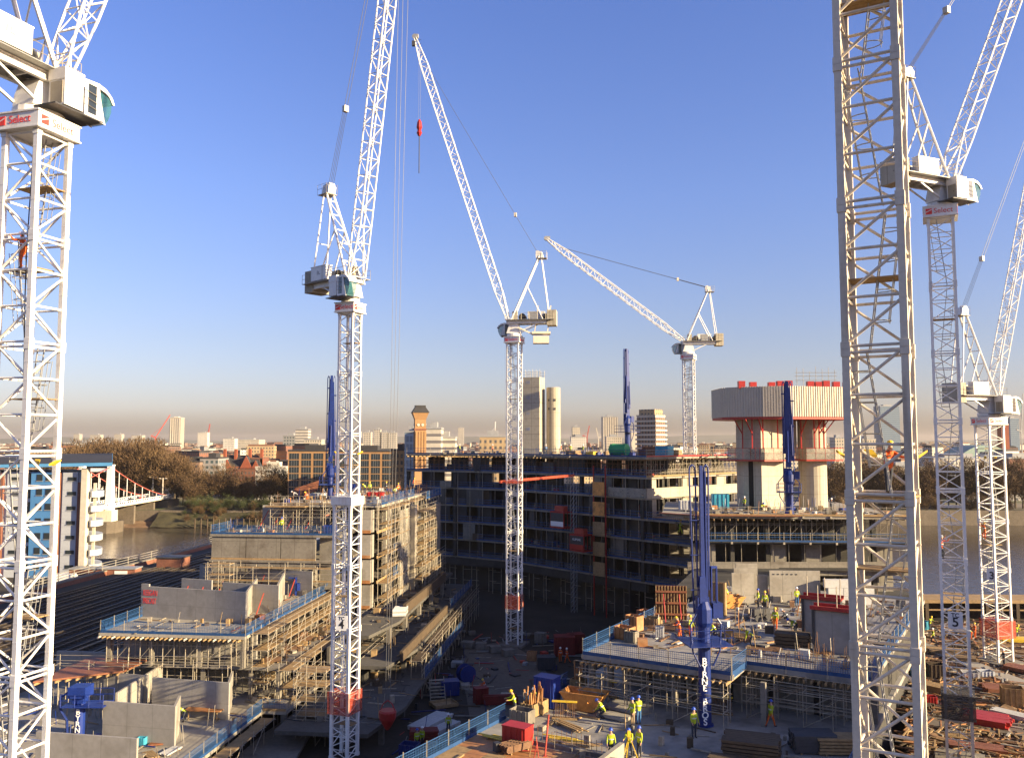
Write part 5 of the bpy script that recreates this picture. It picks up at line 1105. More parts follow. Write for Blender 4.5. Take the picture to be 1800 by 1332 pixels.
for q in range(46):
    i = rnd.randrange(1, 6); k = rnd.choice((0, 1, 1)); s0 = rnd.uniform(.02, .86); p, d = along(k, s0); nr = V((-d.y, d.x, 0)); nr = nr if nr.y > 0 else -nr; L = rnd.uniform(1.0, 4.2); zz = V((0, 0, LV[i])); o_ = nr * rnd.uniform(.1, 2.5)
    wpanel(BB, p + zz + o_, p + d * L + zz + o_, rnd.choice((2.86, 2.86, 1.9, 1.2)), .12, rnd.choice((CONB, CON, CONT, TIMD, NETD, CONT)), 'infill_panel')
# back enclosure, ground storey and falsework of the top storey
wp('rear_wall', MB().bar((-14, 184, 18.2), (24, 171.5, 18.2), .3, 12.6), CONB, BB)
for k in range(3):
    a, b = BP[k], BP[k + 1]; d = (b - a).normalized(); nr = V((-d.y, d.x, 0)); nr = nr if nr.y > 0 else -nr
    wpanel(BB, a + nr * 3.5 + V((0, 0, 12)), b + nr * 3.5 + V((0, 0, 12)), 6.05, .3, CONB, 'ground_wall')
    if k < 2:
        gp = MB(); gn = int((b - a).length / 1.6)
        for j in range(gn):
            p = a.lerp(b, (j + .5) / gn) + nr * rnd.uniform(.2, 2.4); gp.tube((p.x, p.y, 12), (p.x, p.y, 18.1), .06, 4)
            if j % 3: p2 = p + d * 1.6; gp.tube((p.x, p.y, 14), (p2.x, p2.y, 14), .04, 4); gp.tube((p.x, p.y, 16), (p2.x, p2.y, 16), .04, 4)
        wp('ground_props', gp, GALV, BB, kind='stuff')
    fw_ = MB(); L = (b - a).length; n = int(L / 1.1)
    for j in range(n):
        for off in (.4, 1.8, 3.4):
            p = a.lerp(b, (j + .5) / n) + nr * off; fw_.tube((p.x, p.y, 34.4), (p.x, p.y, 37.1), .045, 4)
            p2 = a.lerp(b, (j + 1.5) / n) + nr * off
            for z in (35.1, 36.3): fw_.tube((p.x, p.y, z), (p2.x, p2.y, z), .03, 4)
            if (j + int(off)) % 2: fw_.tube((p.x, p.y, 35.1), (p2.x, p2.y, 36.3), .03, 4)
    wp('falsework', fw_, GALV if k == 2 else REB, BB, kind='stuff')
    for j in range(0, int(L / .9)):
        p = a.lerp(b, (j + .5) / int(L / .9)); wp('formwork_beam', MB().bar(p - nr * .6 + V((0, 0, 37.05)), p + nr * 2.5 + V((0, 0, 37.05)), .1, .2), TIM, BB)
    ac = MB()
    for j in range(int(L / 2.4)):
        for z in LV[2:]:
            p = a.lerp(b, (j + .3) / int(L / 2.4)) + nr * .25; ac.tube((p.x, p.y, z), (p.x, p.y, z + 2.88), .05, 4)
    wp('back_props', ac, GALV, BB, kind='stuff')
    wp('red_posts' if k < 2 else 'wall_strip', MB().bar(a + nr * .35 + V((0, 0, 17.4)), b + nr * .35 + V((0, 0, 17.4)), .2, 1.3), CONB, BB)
fl = ['top', 'second', 'third', 'fourth', 'fifth', 'sixth', 'lowest']
for i, z in enumerate(LV):
    o_ = .25; pts = []
    for q in (BP[0] + V((0, -.2, 0)), V((-11, 164, 0)), BP[1] + V((-.1, -.25, 0)), V((9.8, 145.4, 0)), (BP[2] + V((0, -.3, 0)) if i < 3 else V((XT[0], XT[1] - .3, 0)))): pts.append(V((q.x, q.y, z)))
    barrier('blue barrier round the %s floor edge of the dark curved frame' % fl[i], pts, 4.8, fine=False, group='barriers of the dark curved frame')
    if i < 4: barrier('barrier on the sunlit end wing of the curved frame, %s floor' % fl[i], [V((BP[2].x, BP[2].y - .3, z)), V((BP[3].x, BP[3].y - .3, z))], 4.8, fine=False, mat=GALV, toe=TIM if i else RED, group='barriers of the sunlit wing')
wp('netting_screen', MB().bar(BP[2] + V((0, -.4, 31.9)), BP[3] + V((.3, -.4, 31.9)), .05, 1.6), CONW, BB); wp('netting_screen', MB().bar(BP[2] + V((-5.4, 5.5, 31.9)), BP[2] + V((-.1, -.42, 31.9)), .05, 1.5), NET, BB)
# core shaft pair on the roof
P = at(941, 790, 166); CT = thing('lift_core_tower', 'tall pale concrete core of a square and a round shaft above the roof', 'tower', (P.x, 166, 37.5 - 12))
rzc = R(-17); hz = at(941, 664, 166).z - CT.location.z
mk('square_shaft', MB().box(-2.2, -2.0, 0, 1.4, 2.0, hz), CONW, CT, (0, 0, 0), rzc)
for k in range(6): mk('pour_joint', MB().box(-2.215, -2.015, hz - 2.0 - k * 3.0, 1.415, 2.015, hz - 1.94 - k * 3.0), CON, CT, (0, 0, 0), rzc)
rr = V((at(973, 780, 166).x - P.x, 0, 0)); hz2 = at(973, 681, 166).z - CT.location.z
mk('round_shaft', MB().lathe([(1.35, 0), (1.35, hz2 - .1), (1.25, hz2)], 20), CONW, CT, rr)
for z in (hz2 - 2.5, hz2 - 4.2):
    for a in (-1.2, -.3, 2.5): mk('anchor_box', MB().box(-.16, -.1, -.22, .16, .1, .22), DKM, CT, rr + V((math.cos(a - 1.1) * 1.33, math.sin(a - 1.1) * 1.33, z)), a - 1.1 + 1.57)
for i, s_ in enumerate(('13', '12', '11', '10')): text('lettering', s_, .75, INKBL, CT, Matrix.Rotation(rzc, 3, 'Z') @ V((-.9, -2.03, hz - 1.0 - i * 3.0)), (R(90), 0, rzc), .004)
gr = MB()
for k in range(6):
    for s_ in (-1.8, 1.8): gr.tube((-2.2 + k * .72, s_, hz), (-2.2 + k * .72, s_, hz + 1.5), .03, 4)
for z in (.5, 1.0):
    for s_ in (-1.8, 1.8): gr.tube((-2.4, s_, hz + z), (1.6, s_, hz + z), .03, 4)
mk('handrail', gr, GALV, CT, (0, 0, 0), rzc, kind='stuff')
# site hoist: red cages on a mast before the dark frame
hp0 = V((10.2, 142.5, 12)); HO = thing('site_hoist', 'red twin cage site hoist on the face of the dark frame', 'hoist', hp0, R(-48))
ms = MB()
for x, y in ((-.35, -.35), (.35, -.35), (.35, .35), (-.35, .35)): ms.tube((x, y, 0), (x, y, 23), .05, 4)
for k in range(30):
    ms.tube((-.35, -.35, k * .75), (.35, -.35, k * .75 + .75), .03, 4); ms.tube((-.35, .35, k * .75 + .75), (-.35, -.35, k * .75), .03, 4); ms.tube((.35, -.35, k * .75), (.35, .35, k * .75 + .75), .03, 4)
mk('mast', ms, GRYM, HO, kind='stuff')
for x, z in ((-2.3, 13.6), (2.2, 10.2)):
    cgm = MB().box(-1.6, -1, 0, 1.6, 1, .2).box(-1.6, -1, 2.5, 1.6, 1, 2.75)
    for a in (-1.6, -.55, .5, 1.5):
        for b in (-1, .9): cgm.box(a, b, .2, a + .1, b + .1, 2.5)
    cg_ = mk('cage', cgm, RED, HO, (x, -.6, z)); mk('cage_panel', MB().box(-1.45, -1.05, .3, 1.45, -1.01, 1.1), SIGNW if x < 0 else RED, cg_); mk('cage_panel', MB().box(-1.5, -1.04, 1.1, 1.5, -1.0, 2.5), DKM, cg_)
    mk('drive_unit', MB().box(-1.0, -.5, 2.75, 1.0, .5, 3.6), REDF, cg_)
    if x > 0: text('lettering', 'ALIMAK', .55, INKW, cg_, (0, -1.07, 1.9), (R(90), 0, 0), .004)
for z in LV[2:]:
    mk('landing_gate', MB().box(3.9, .4, z - 12, 6.4, .5, z - 12 + 2.2), ORG if z > 27 else TIM, HO)
mk('landing_tower', MB().box(3.8, .6, 0, 3.95, .75, 24).box(6.4, .6, 0, 6.55, .75, 24), RED, HO)

# ---- right middle block with the two cores
RM = thing('core_block', 'concrete block with sunlit roof deck behind the near cream mast', 'building', (34, 120, 12), 0)
LV2 = [30.6, 27.4, 24.2, 21.0, 17.8]
for i, z in enumerate(LV2):
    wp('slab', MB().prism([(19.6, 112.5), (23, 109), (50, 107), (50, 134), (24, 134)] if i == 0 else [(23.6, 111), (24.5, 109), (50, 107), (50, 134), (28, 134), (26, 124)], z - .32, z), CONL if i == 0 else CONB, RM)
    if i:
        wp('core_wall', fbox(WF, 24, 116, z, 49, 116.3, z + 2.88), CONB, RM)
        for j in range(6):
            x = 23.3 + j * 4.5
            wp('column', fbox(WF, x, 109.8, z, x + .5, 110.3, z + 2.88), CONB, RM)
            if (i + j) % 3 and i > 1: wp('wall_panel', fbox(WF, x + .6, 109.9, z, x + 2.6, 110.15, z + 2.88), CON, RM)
props(RM, WF, 23, 49, 20, 109.4, 111.5, 2, 27.4, 30.3, .045); props(RM, WF, 23, 49, 14, 109.2, 109.3, 1, 24.2, 27.1, .04, frames=False)
wp('spandrel', fbox(WF, 22, 108.3, 23.2, 50, 108.5, 24.9), CON, RM)
for j in range(28): wp('formwork_beam', MB().bar((22.4 + j, 108.2, 30.15), (22.4 + j, 112, 30.15), .12, .22), STUC if j > 12 else TIM, RM)
wp('timber_edge', MB().bar((19.4, 112.3, 30.66), (23.2, 108.7, 30.66), .7, .1).bar((23.2, 108.7, 30.66), (36, 107.7, 30.66), .7, .1), PLYR, RM)
barrier('dark blue barrier along the second floor of the block with the cores', [V((24.4, 108.6, 27.4)), V((50, 106.6, 27.4))], 3.2, fine=False)
barrier('grey rail barrier on the sunlit roof deck beside the cores', [V((23, 108.9, 30.6)), V((50, 106.9, 30.6))], 3.2, fine=False, mat=GALV, toe=TIM, wire=False)
# lift cores and the climbing formwork on top of them
CC = thing('climbing_formwork_core', 'pair of concrete cores crowned by a ribbed white climbing formwork platform', 'tower', (38, 124, 30.6), 0)
wp('square_core', MB().prism([(32.7, 121.0), (34.6, 118.9), (38.3, 121.0), (38.0, 126), (33.0, 126)], 30.6, 44.6), CONW, CC)
wp('core_slot', MB().prism([(33.2, 120.4), (33.7, 119.85), (33.8, 120.0), (33.3, 120.55)], 30.7, 39), DRK, CC)
wp('round_core', MB().lathe([(1.95, 30.6), (1.95, 44.6)], 24, (43.1, 123, 0)), CONW, CC, smooth=False)
wp('round_core', MB().lathe([(1.2, 39), (1.2, 44.6)], 18, (39.8, 123.5, 0)), CONW, CC)
pl_ = [(29.8, 121.2), (30.6, 119.6), (34.4, 117.2), (37.2, 116.4), (46.4, 118.8), (48.2, 120.6), (48.2, 128), (46, 130), (33, 130), (29.8, 127)]
wp('screen_base', MB().prism(pl_, 43.0, 43.35), REDF, CC)
zt0, zt1 = 43.35, 47.5
ring = MB(); ctr = V((39, 123.5, 0))
for a, b in zip(pl_, pl_[1:] + pl_[:1]):
    A_, B_ = V((*a, 0)), V((*b, 0)); L = (B_ - A_).length; n = max(2, int(L / .36))
    nr = V((B_.y - A_.y, A_.x - B_.x, 0)).normalized()
    if nr.dot(ctr - A_) > 0: nr = -nr
    wp('screen_panel', MB().bar(A_ + V((0, 0, (zt0 + zt1) / 2)), B_ + V((0, 0, (zt0 + zt1) / 2)), .06, zt1 - zt0), SCRW, CC)
    for j in range(n): p = A_.lerp(B_, (j + .5) / n) + nr * .07; ring.cb((p.x, p.y, (zt0 + zt1) / 2), (.17, .12, zt1 - zt0 + .02), math.atan2(B_.y - A_.y, B_.x - A_.x))
wp('screen_ribs', ring, SCRW, CC, kind='stuff')
for x in (31.6, 33.2, 35.8, 37.0, 38.2, 41.2, 42.3, 43.4, 44.8, 46.3): wp('red_shutter', MB().box(x, 118.6, 47.3, x + .9, 119.4, 48.3 + rnd.uniform(-.2, .15)), RED, CC)
for px, D in ((1305, 120.5), (1322, 119), (1341, 118.6), (1367, 119.6), (1408, 121), (1431, 120.4), (1440, 120.6), (1448, 121.4)):
    x = at(px, 760, D).x; wp('red_strut', MB().bar((x, D, 38.9), (x, D, 43), .16), RED, CC); wp('red_strut', MB().bar((x, D, 41), (x + (x - 39) * .22, D - 1.2, 43), .12), RED, CC)
for nm_, rng in (('left', [(30.6, 121.5), (33.0, 118.4), (34.6, 117.4), (39.0, 119.2), (39.2, 122)]), ('right', [(40.6, 122.5), (41.2, 119.9), (45.2, 119.9), (47, 121.5), (47, 125)])):
    wp('platform_deck', MB().prism(rng + [(rng[-1][0], 127), (rng[0][0], 127)], 37.2, 37.42), REDF, CC)
    for a, b in zip(rng[:-1], rng[1:]):
        wp('platform_screen', MB().bar((*a, 38.2), (*b, 38.2), .04, 1.5), NET, CC)
        gq = MB(); n = 3
        for j in range(n + 1): p = V((*a, 0)).lerp(V((*b, 0)), j / n); gq.tube((p.x, p.y, 37.4), (p.x, p.y, 39.1), .04, 4)
        for z in (38.3, 39.0): gq.tube((*a, z), (*b, z), .03, 4)
        wp('platform_rail', gq, REDF, CC, kind='stuff')
sp = MB()
for k in range(7): x = 40.5 + k * .9; sp.tube((x, 121, 47.5), (x, 121, 50 + rnd.uniform(-.3, .6)), .03, 4)
for z in (48.6, 49.2, 49.7): sp.tube((40.2, 121, z), (46.2, 121, z), .03, 4)
wp('top_scaffold', sp, GALV, CC, kind='stuff')

# ---- right foreground decks
RD = thing('podium_deck', 'sunlit concrete podium with raised deck and lower deck at the lower right', 'building', (12, 66, 12), 0)
wp('deck_slab', fpoly(RFr, [(-2.6, -30), (20, -30), (20, 36), (-2.6, 36)], 20.2, 20.6), DECKC, RD)
wp('raised_slab', fpoly(RFr, [(0, 0), (11.5, 0), (11.5, 3.5), (20, 3.5), (20, 38), (0, 38)], 23.55, 23.9), DECKC, RD)
wp('recess_wall', fbox(RFr, 1.2, 5.2, 20.6, 20, 5.5, 23.55), CON, RD); wp('side_wall', fbox(RFr, .9, 5.5, 20.6, 1.2, 36, 23.55), CON, RD)
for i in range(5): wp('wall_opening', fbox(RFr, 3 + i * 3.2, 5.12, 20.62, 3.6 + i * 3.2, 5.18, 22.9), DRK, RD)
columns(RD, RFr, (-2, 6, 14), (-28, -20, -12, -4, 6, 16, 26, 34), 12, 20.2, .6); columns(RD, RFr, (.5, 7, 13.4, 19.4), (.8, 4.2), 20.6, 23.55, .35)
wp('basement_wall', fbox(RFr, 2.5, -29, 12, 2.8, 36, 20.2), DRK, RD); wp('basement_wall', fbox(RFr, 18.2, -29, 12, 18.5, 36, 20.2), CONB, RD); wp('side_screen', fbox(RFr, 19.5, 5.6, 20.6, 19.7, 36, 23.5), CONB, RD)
props(RD, RFr, .4, 11.2, 8, .4, 3.2, 2, 20.6, 23.3, .05); props(RD, RFr, 11.8, 19.6, 6, 3.9, 4.8, 2, 20.6, 23.3, .05)
for i in range(24): wp('formwork_beam', MB().bar(RFr(.2 + i * .48, -.7, 23.42), RFr(.2 + i * .48, 4, 23.42), .1, .2), TIM, RD)
for i in range(17): wp('formwork_beam', MB().bar(RFr(11.8 + i * .48, 2.8, 23.42), RFr(11.8 + i * .48, 5, 23.42), .1, .2), TIM, RD)
wp('link_wall', MB().prism([(17.6, 94), (24.2, 111.5), (27, 126), (31, 132), (34, 132), (34, 100), (26, 94)], 12, 24.1), CONB, RD)
# plywood deck, sheet by sheet, in the near left corner of the lower deck
rnd.seed(8)
for i in range(8):
    for j in range(8):
        x0, y0 = -2.45 + i * 1.24, -30.2 + j * 2.46
        wp('plywood_sheet', fbox(RFr, x0, y0, 20.604, x0 + 1.22, y0 + 2.43, 20.63 + rnd.uniform(0, .012)), PLY if rnd.random() < .8 else TIM, RD)
wp('slab_edge', fbox(RFr, .6, -10.3, 20.6, 7.5, -10.0, 20.85), CON, RD)
wp('stair_pit_wall', fbox(RFr, 7.5, -15, 20.6, 7.8, -10, 21.7), CONL, RD); wp('stair_pit_wall', fbox(RFr, 7.8, -12.3, 20.6, 10.2, -12.0, 21.5), CONL, RD)
rb = MB()
for i in range(44):
    p = RFr(7.6 + .05 * (i % 2), -18 + i * .18, 20.6); rb.tube(p, p + V((0, 0, rnd.uniform(.7, 1.1))), .017, 4)
for i in range(20):
    p = RFr(.6 + i * .35, -9.8, 20.6); rb.tube(p, p + V((0, 0, rnd.uniform(.7, 1.1))), .017, 4)
wp('starter_bars', rb, REB, RD, kind='stuff')
barrier('blue mesh barrier rising along the plywood deck edge above the courtyard', [RFr(-2.5, -30, 20.62), RFr(-2.5, -7, 20.62)], mat=BLUM)
barrier('blue mesh barrier beside the blue bin at the lower deck edge', [RFr(-2.5, -4.5, 20.62), RFr(-2.5, 2.5, 20.62)])
barrier('blue mesh barrier on the left edge of the raised deck', [RFr(.05, 22, 23.9), RFr(.05, .05, 23.9)])
barrier('long dark blue barrier along the front of the raised deck', [RFr(.05, .05, 23.9), RFr(11.4, .05, 23.9)], th=.5)
barrier('blue barrier on the set back part of the raised deck front', [RFr(11.45, .1, 23.9), RFr(11.5, 3.55, 23.9), RFr(19.9, 3.55, 23.9)], th=.5)
barrier('blue barrier on the right edge of the podium seen through the near mast', [RFr(19.95, 3.6, 23.9), RFr(19.95, 36, 23.9)])
barrier('blue barrier on the right edge of the lower deck below the near mast', [RFr(19.95, -28, 20.6), RFr(19.95, 3, 20.6)])
scaffold('tube scaffold standing under the front of the raised deck', RFr(.5, -.45), RFr(11.3, -.45), 20.6, 22.8, 1.0, 1.8, 1.1, boards=False)
scaffold('dark tube scaffold below the set back part of the raised deck', RFr(11.9, 3.0), RFr(19.6, 3.0), 20.6, 22.9, 1.0, 1.9, 1.1, boards=False)
# unseen block added off the right side to shade part of the lower deck
SC = thing('unseen_shade_block', 'unseen concrete block added beyond the right side of the decks for shade', 'tower', (39, 49, 16), R(-31))
mk('shaft', MB().box(-6, -7, -.2, 6, 7, 12.6), CON, SC); mk('shade_block_door', MB().box(-6.03, -.6, 0, -6.0, .6, 2.2), DRK, SC)
# ------------------------------------------------------------------ people
def fk(lean=0., hip=.93, legs=((0, 0), (0, 0)), arms=((10, 15, 8), (10, 15, 8)), head=0., twist=0.):
    """joints of a figure facing -Y. legs: (thigh forward, knee bend); arms: (forward, elbow bend, outward), degrees"""
    J = {}; E = []; RD_ = {}; MT = {}
    def add(n, p, r, parent=None, mat=None):
        J[n] = V(p); RD_[n] = r
        if parent: E.append((parent, n)); MT[(parent, n)] = mat
    def rx(v, a): return Matrix.Rotation(R(a), 3, 'X') @ V(v)
    add('pelvis', (0, 0, hip), (.15, .12)); up = rx((0, 0, 1), lean)
    add('waist', J['pelvis'] + up * .2, (.15, .11), 'pelvis', 0); add('chest', J['waist'] + up * .22, (.175, .12), 'waist', 0)
    add('neck', J['chest'] + up * .16, (.07, .07), 'chest', 0); hu = rx((0, 0, 1), lean + head)
    add('head', J['neck'] + hu * .11, (.085, .095), 'neck', 2); add('crown', J['head'] + hu * .12, (.075, .09), 'head', 2)
    add('nose', J['head'] + rx((0, -.115, .02), lean + head), (.014, .014), 'head', 2)
    for k, s_ in enumerate((-1, 1)):
        th, kn = legs[k]; n = 'LR'[k]
        add('hip' + n, J['pelvis'] + V((s_ * .095, 0, -.05)), (.10, .105), 'pelvis', 1)
        d1 = rx((0, 0, -1), -th); add('knee' + n, J['hip' + n] + d1 * .42 + V((s_ * .015, 0, 0)), (.068, .07), 'hip' + n, 1)
        d2 = rx((0, 0, -1), -th + kn); add('calf' + n, J['knee' + n] + d2 * .15, (.062, .066), 'knee' + n, 1); add('ankle' + n, J['knee' + n] + d2 * .40, (.05, .05), 'calf' + n, 1)
        add('heel' + n, J['ankle' + n] + V((0, .02, -.045)), (.045, .045), 'ankle' + n, 3); add('toe' + n, J['ankle' + n] + V((s_ * .02, -.17, -.055)), (.042, .032), 'heel' + n, 3)
        f, eb, ow = arms[k]
        add('sh' + n, J['chest'] + rx((s_ * .19, 0, .09), lean), (.07, .07), 'chest', 0)
        m = Matrix.Rotation(R(lean), 3, 'X') @ Matrix.Rotation(R(-f), 3, 'X'); d1 = m @ V((s_ * math.sin(R(ow)), 0, -math.cos(R(ow)))); add('el' + n, J['sh' + n] + d1 * .29, (.05, .052), 'sh' + n, 0)
        m2 = m @ Matrix.Rotation(R(-eb), 3, 'X'); d2 = m2 @ V((s_ * math.sin(R(ow)) * .6, 0, -1)).normalized(); add('wr' + n, J['el' + n] + d2 * .25, (.036, .036), 'el' + n, 0)
        add('palm' + n, J['wr' + n] + d2 * .075, (.036, .024), 'wr' + n, 2)
        sd = (m2 @ V((0, 1, 0))).normalized(); cu = (m2 @ V((-s_, 0, 0))).normalized()
        for q, (o, L) in enumerate(((-.03, .075), (-.01, .085), (.011, .08), (.03, .062))):
            a = J['palm' + n] + sd * o + d2 * .03; add('f%d%s' % (q, n), a, (.0095, .0095), 'palm' + n, 2); add('g%d%s' % (q, n), a + d2 * (L * .6) + cu * .012, (.0085, .0085), 'f%d%s' % (q, n), 2); add('h%d%s' % (q, n), a + d2 * L * .85 + cu * .035, (.0075, .0075), 'g%d%s' % (q, n), 2)
        a = J['wr' + n] + d2 * .04 - sd * .035; add('t0' + n, a, (.011, .011), 'palm' + n, 2); add('t1' + n, a - sd * .03 + d2 * .035 + cu * .01, (.0095, .0095), 't0' + n, 2)
    return J, E, RD_, MT
def body_mesh(J, E, RD_, MT):
    names = list(J); idx = {n: i for i, n in enumerate(names)}; me = bpy.data.meshes.new('skel'); me.from_pydata([tuple(J[n]) for n in names], [(idx[a], idx[b]) for a, b in E], [])
    o = bpy.data.objects.new('skel', me); COL.objects.link(o); md = o.modifiers.new('skin', 'SKIN'); md.use_smooth_shade = True
    sv_ = me.skin_vertices[0].data
    for n in names: sv_[idx[n]].radius = RD_[n]
    sv_[idx['pelvis']].use_root = True
    o.modifiers.new('sub', 'SUBSURF').levels = 1; o.modifiers['sub'].render_levels = 1
    dg = bpy.context.evaluated_depsgraph_get(); r = bpy.data.meshes.new_from_object(o.evaluated_get(dg)); bpy.data.objects.remove(o); bpy.data.meshes.remove(me)
    segs = [(J[a], J[b], MT[(a, b)], max(RD_[b])) for a, b in E]
    zmin = min(v.co.z for v in r.vertices)
    mi = []
    for p in r.polygons:
        c = p.center; best = (9, 0)
        for a, b, m, rr_ in segs:
            d = b - a; t = max(0, min(1, (c - a).dot(d) / max(d.length_squared, 1e-9))); q = (c - a - d * t).length - rr_ * .6
            if q < best[0]: best = (q, m)
        mi.append(best[1])
    for v in r.vertices: v.co.z -= zmin
    for _ in range(4 - len(r.materials)): r.materials.append(None)
    r.polygons.foreach_set('material_index', mi); r.polygons.foreach_set('use_smooth', [True] * len(mi))
    return r, zmin
POSE = {'stand': dict(arms=((12, 35, 10), (8, 20, 12))), 'walk': dict(legs=((24, 8), (-22, 14)), arms=((-22, 20, 8), (25, 30, 8)), lean=4, hip=.90), 'work': dict(lean=14, head=20, arms=((55, 40, 8), (45, 55, 8)), legs=((8, 10), (-6, 6))),
        'bend': dict(lean=62, head=10, hip=.82, legs=((28, 42), (18, 34)), arms=((50, 20, 8), (60, 15, 6))), 'crouch': dict(lean=38, head=15, hip=.46, legs=((95, 128), (50, 120)), arms=((60, 40, 12), (50, 50, 10))),
        'climb': dict(lean=6, head=-8, legs=((42, 58), (4, 6)), arms=((120, 40, 10), (85, 60, 10))), 'lean': dict(lean=10, arms=((72, 30, 22), (65, 25, 25)), legs=((6, 4), (-10, 10)))}
PB = {}
for k, v in POSE.items():
    sk = fk(**v); PB[k] = body_mesh(*sk) + (sk[0], v)
def person(loc, pose, jk, tr, hel, rz, label, sc=1.0, grp='site workers'):
    base, zm, J, pv = PB[pose]
    key = ('pb', pose, jk.name, tr.name)
    def mkm():
        m = base.copy(); n_ = len(m.polygons); mi_ = [0] * n_; base.polygons.foreach_get('material_index', mi_); m.materials.clear()
        for q in (jk, tr, SKIN, BOOT): m.materials.append(q)
        m.polygons.foreach_set('material_index', mi_); m.update(); return m
    t = thing('person', label, 'person', loc, rz, grp); t.scale = (sc, sc, sc)
    mk('body', cached(key, mkm), None, t)
    hm = cached(('hel', hel.name), lambda: MB().lathe([(.155, -.005), (.15, .012), (.122, .016), (.12, .06), (.095, .115), (.05, .145), (.01, .15)], 12).mesh(hel, True))
    hp = J['crown'] + V((0, 0, -zm)); tl = R(pv.get('lean', 0) + pv.get('head', 0)); mk('helmet', hm, None, t, hp + V((0, 0, -.0)), rot=(tl, 0, 0))
    w = J['waist'].lerp(J['chest'], .35) + V((0, 0, -zm)); mk('reflective_band', cached('rband', lambda: MB().lathe([(.2, -.03), (.203, 0), (.2, .03)], 12).mesh(REFL)), None, t, w, rot=(R(pv.get('lean', 0)), 0, 0)).scale = (1.0, .74, 1)
Y_, O_ = HIV, HIO
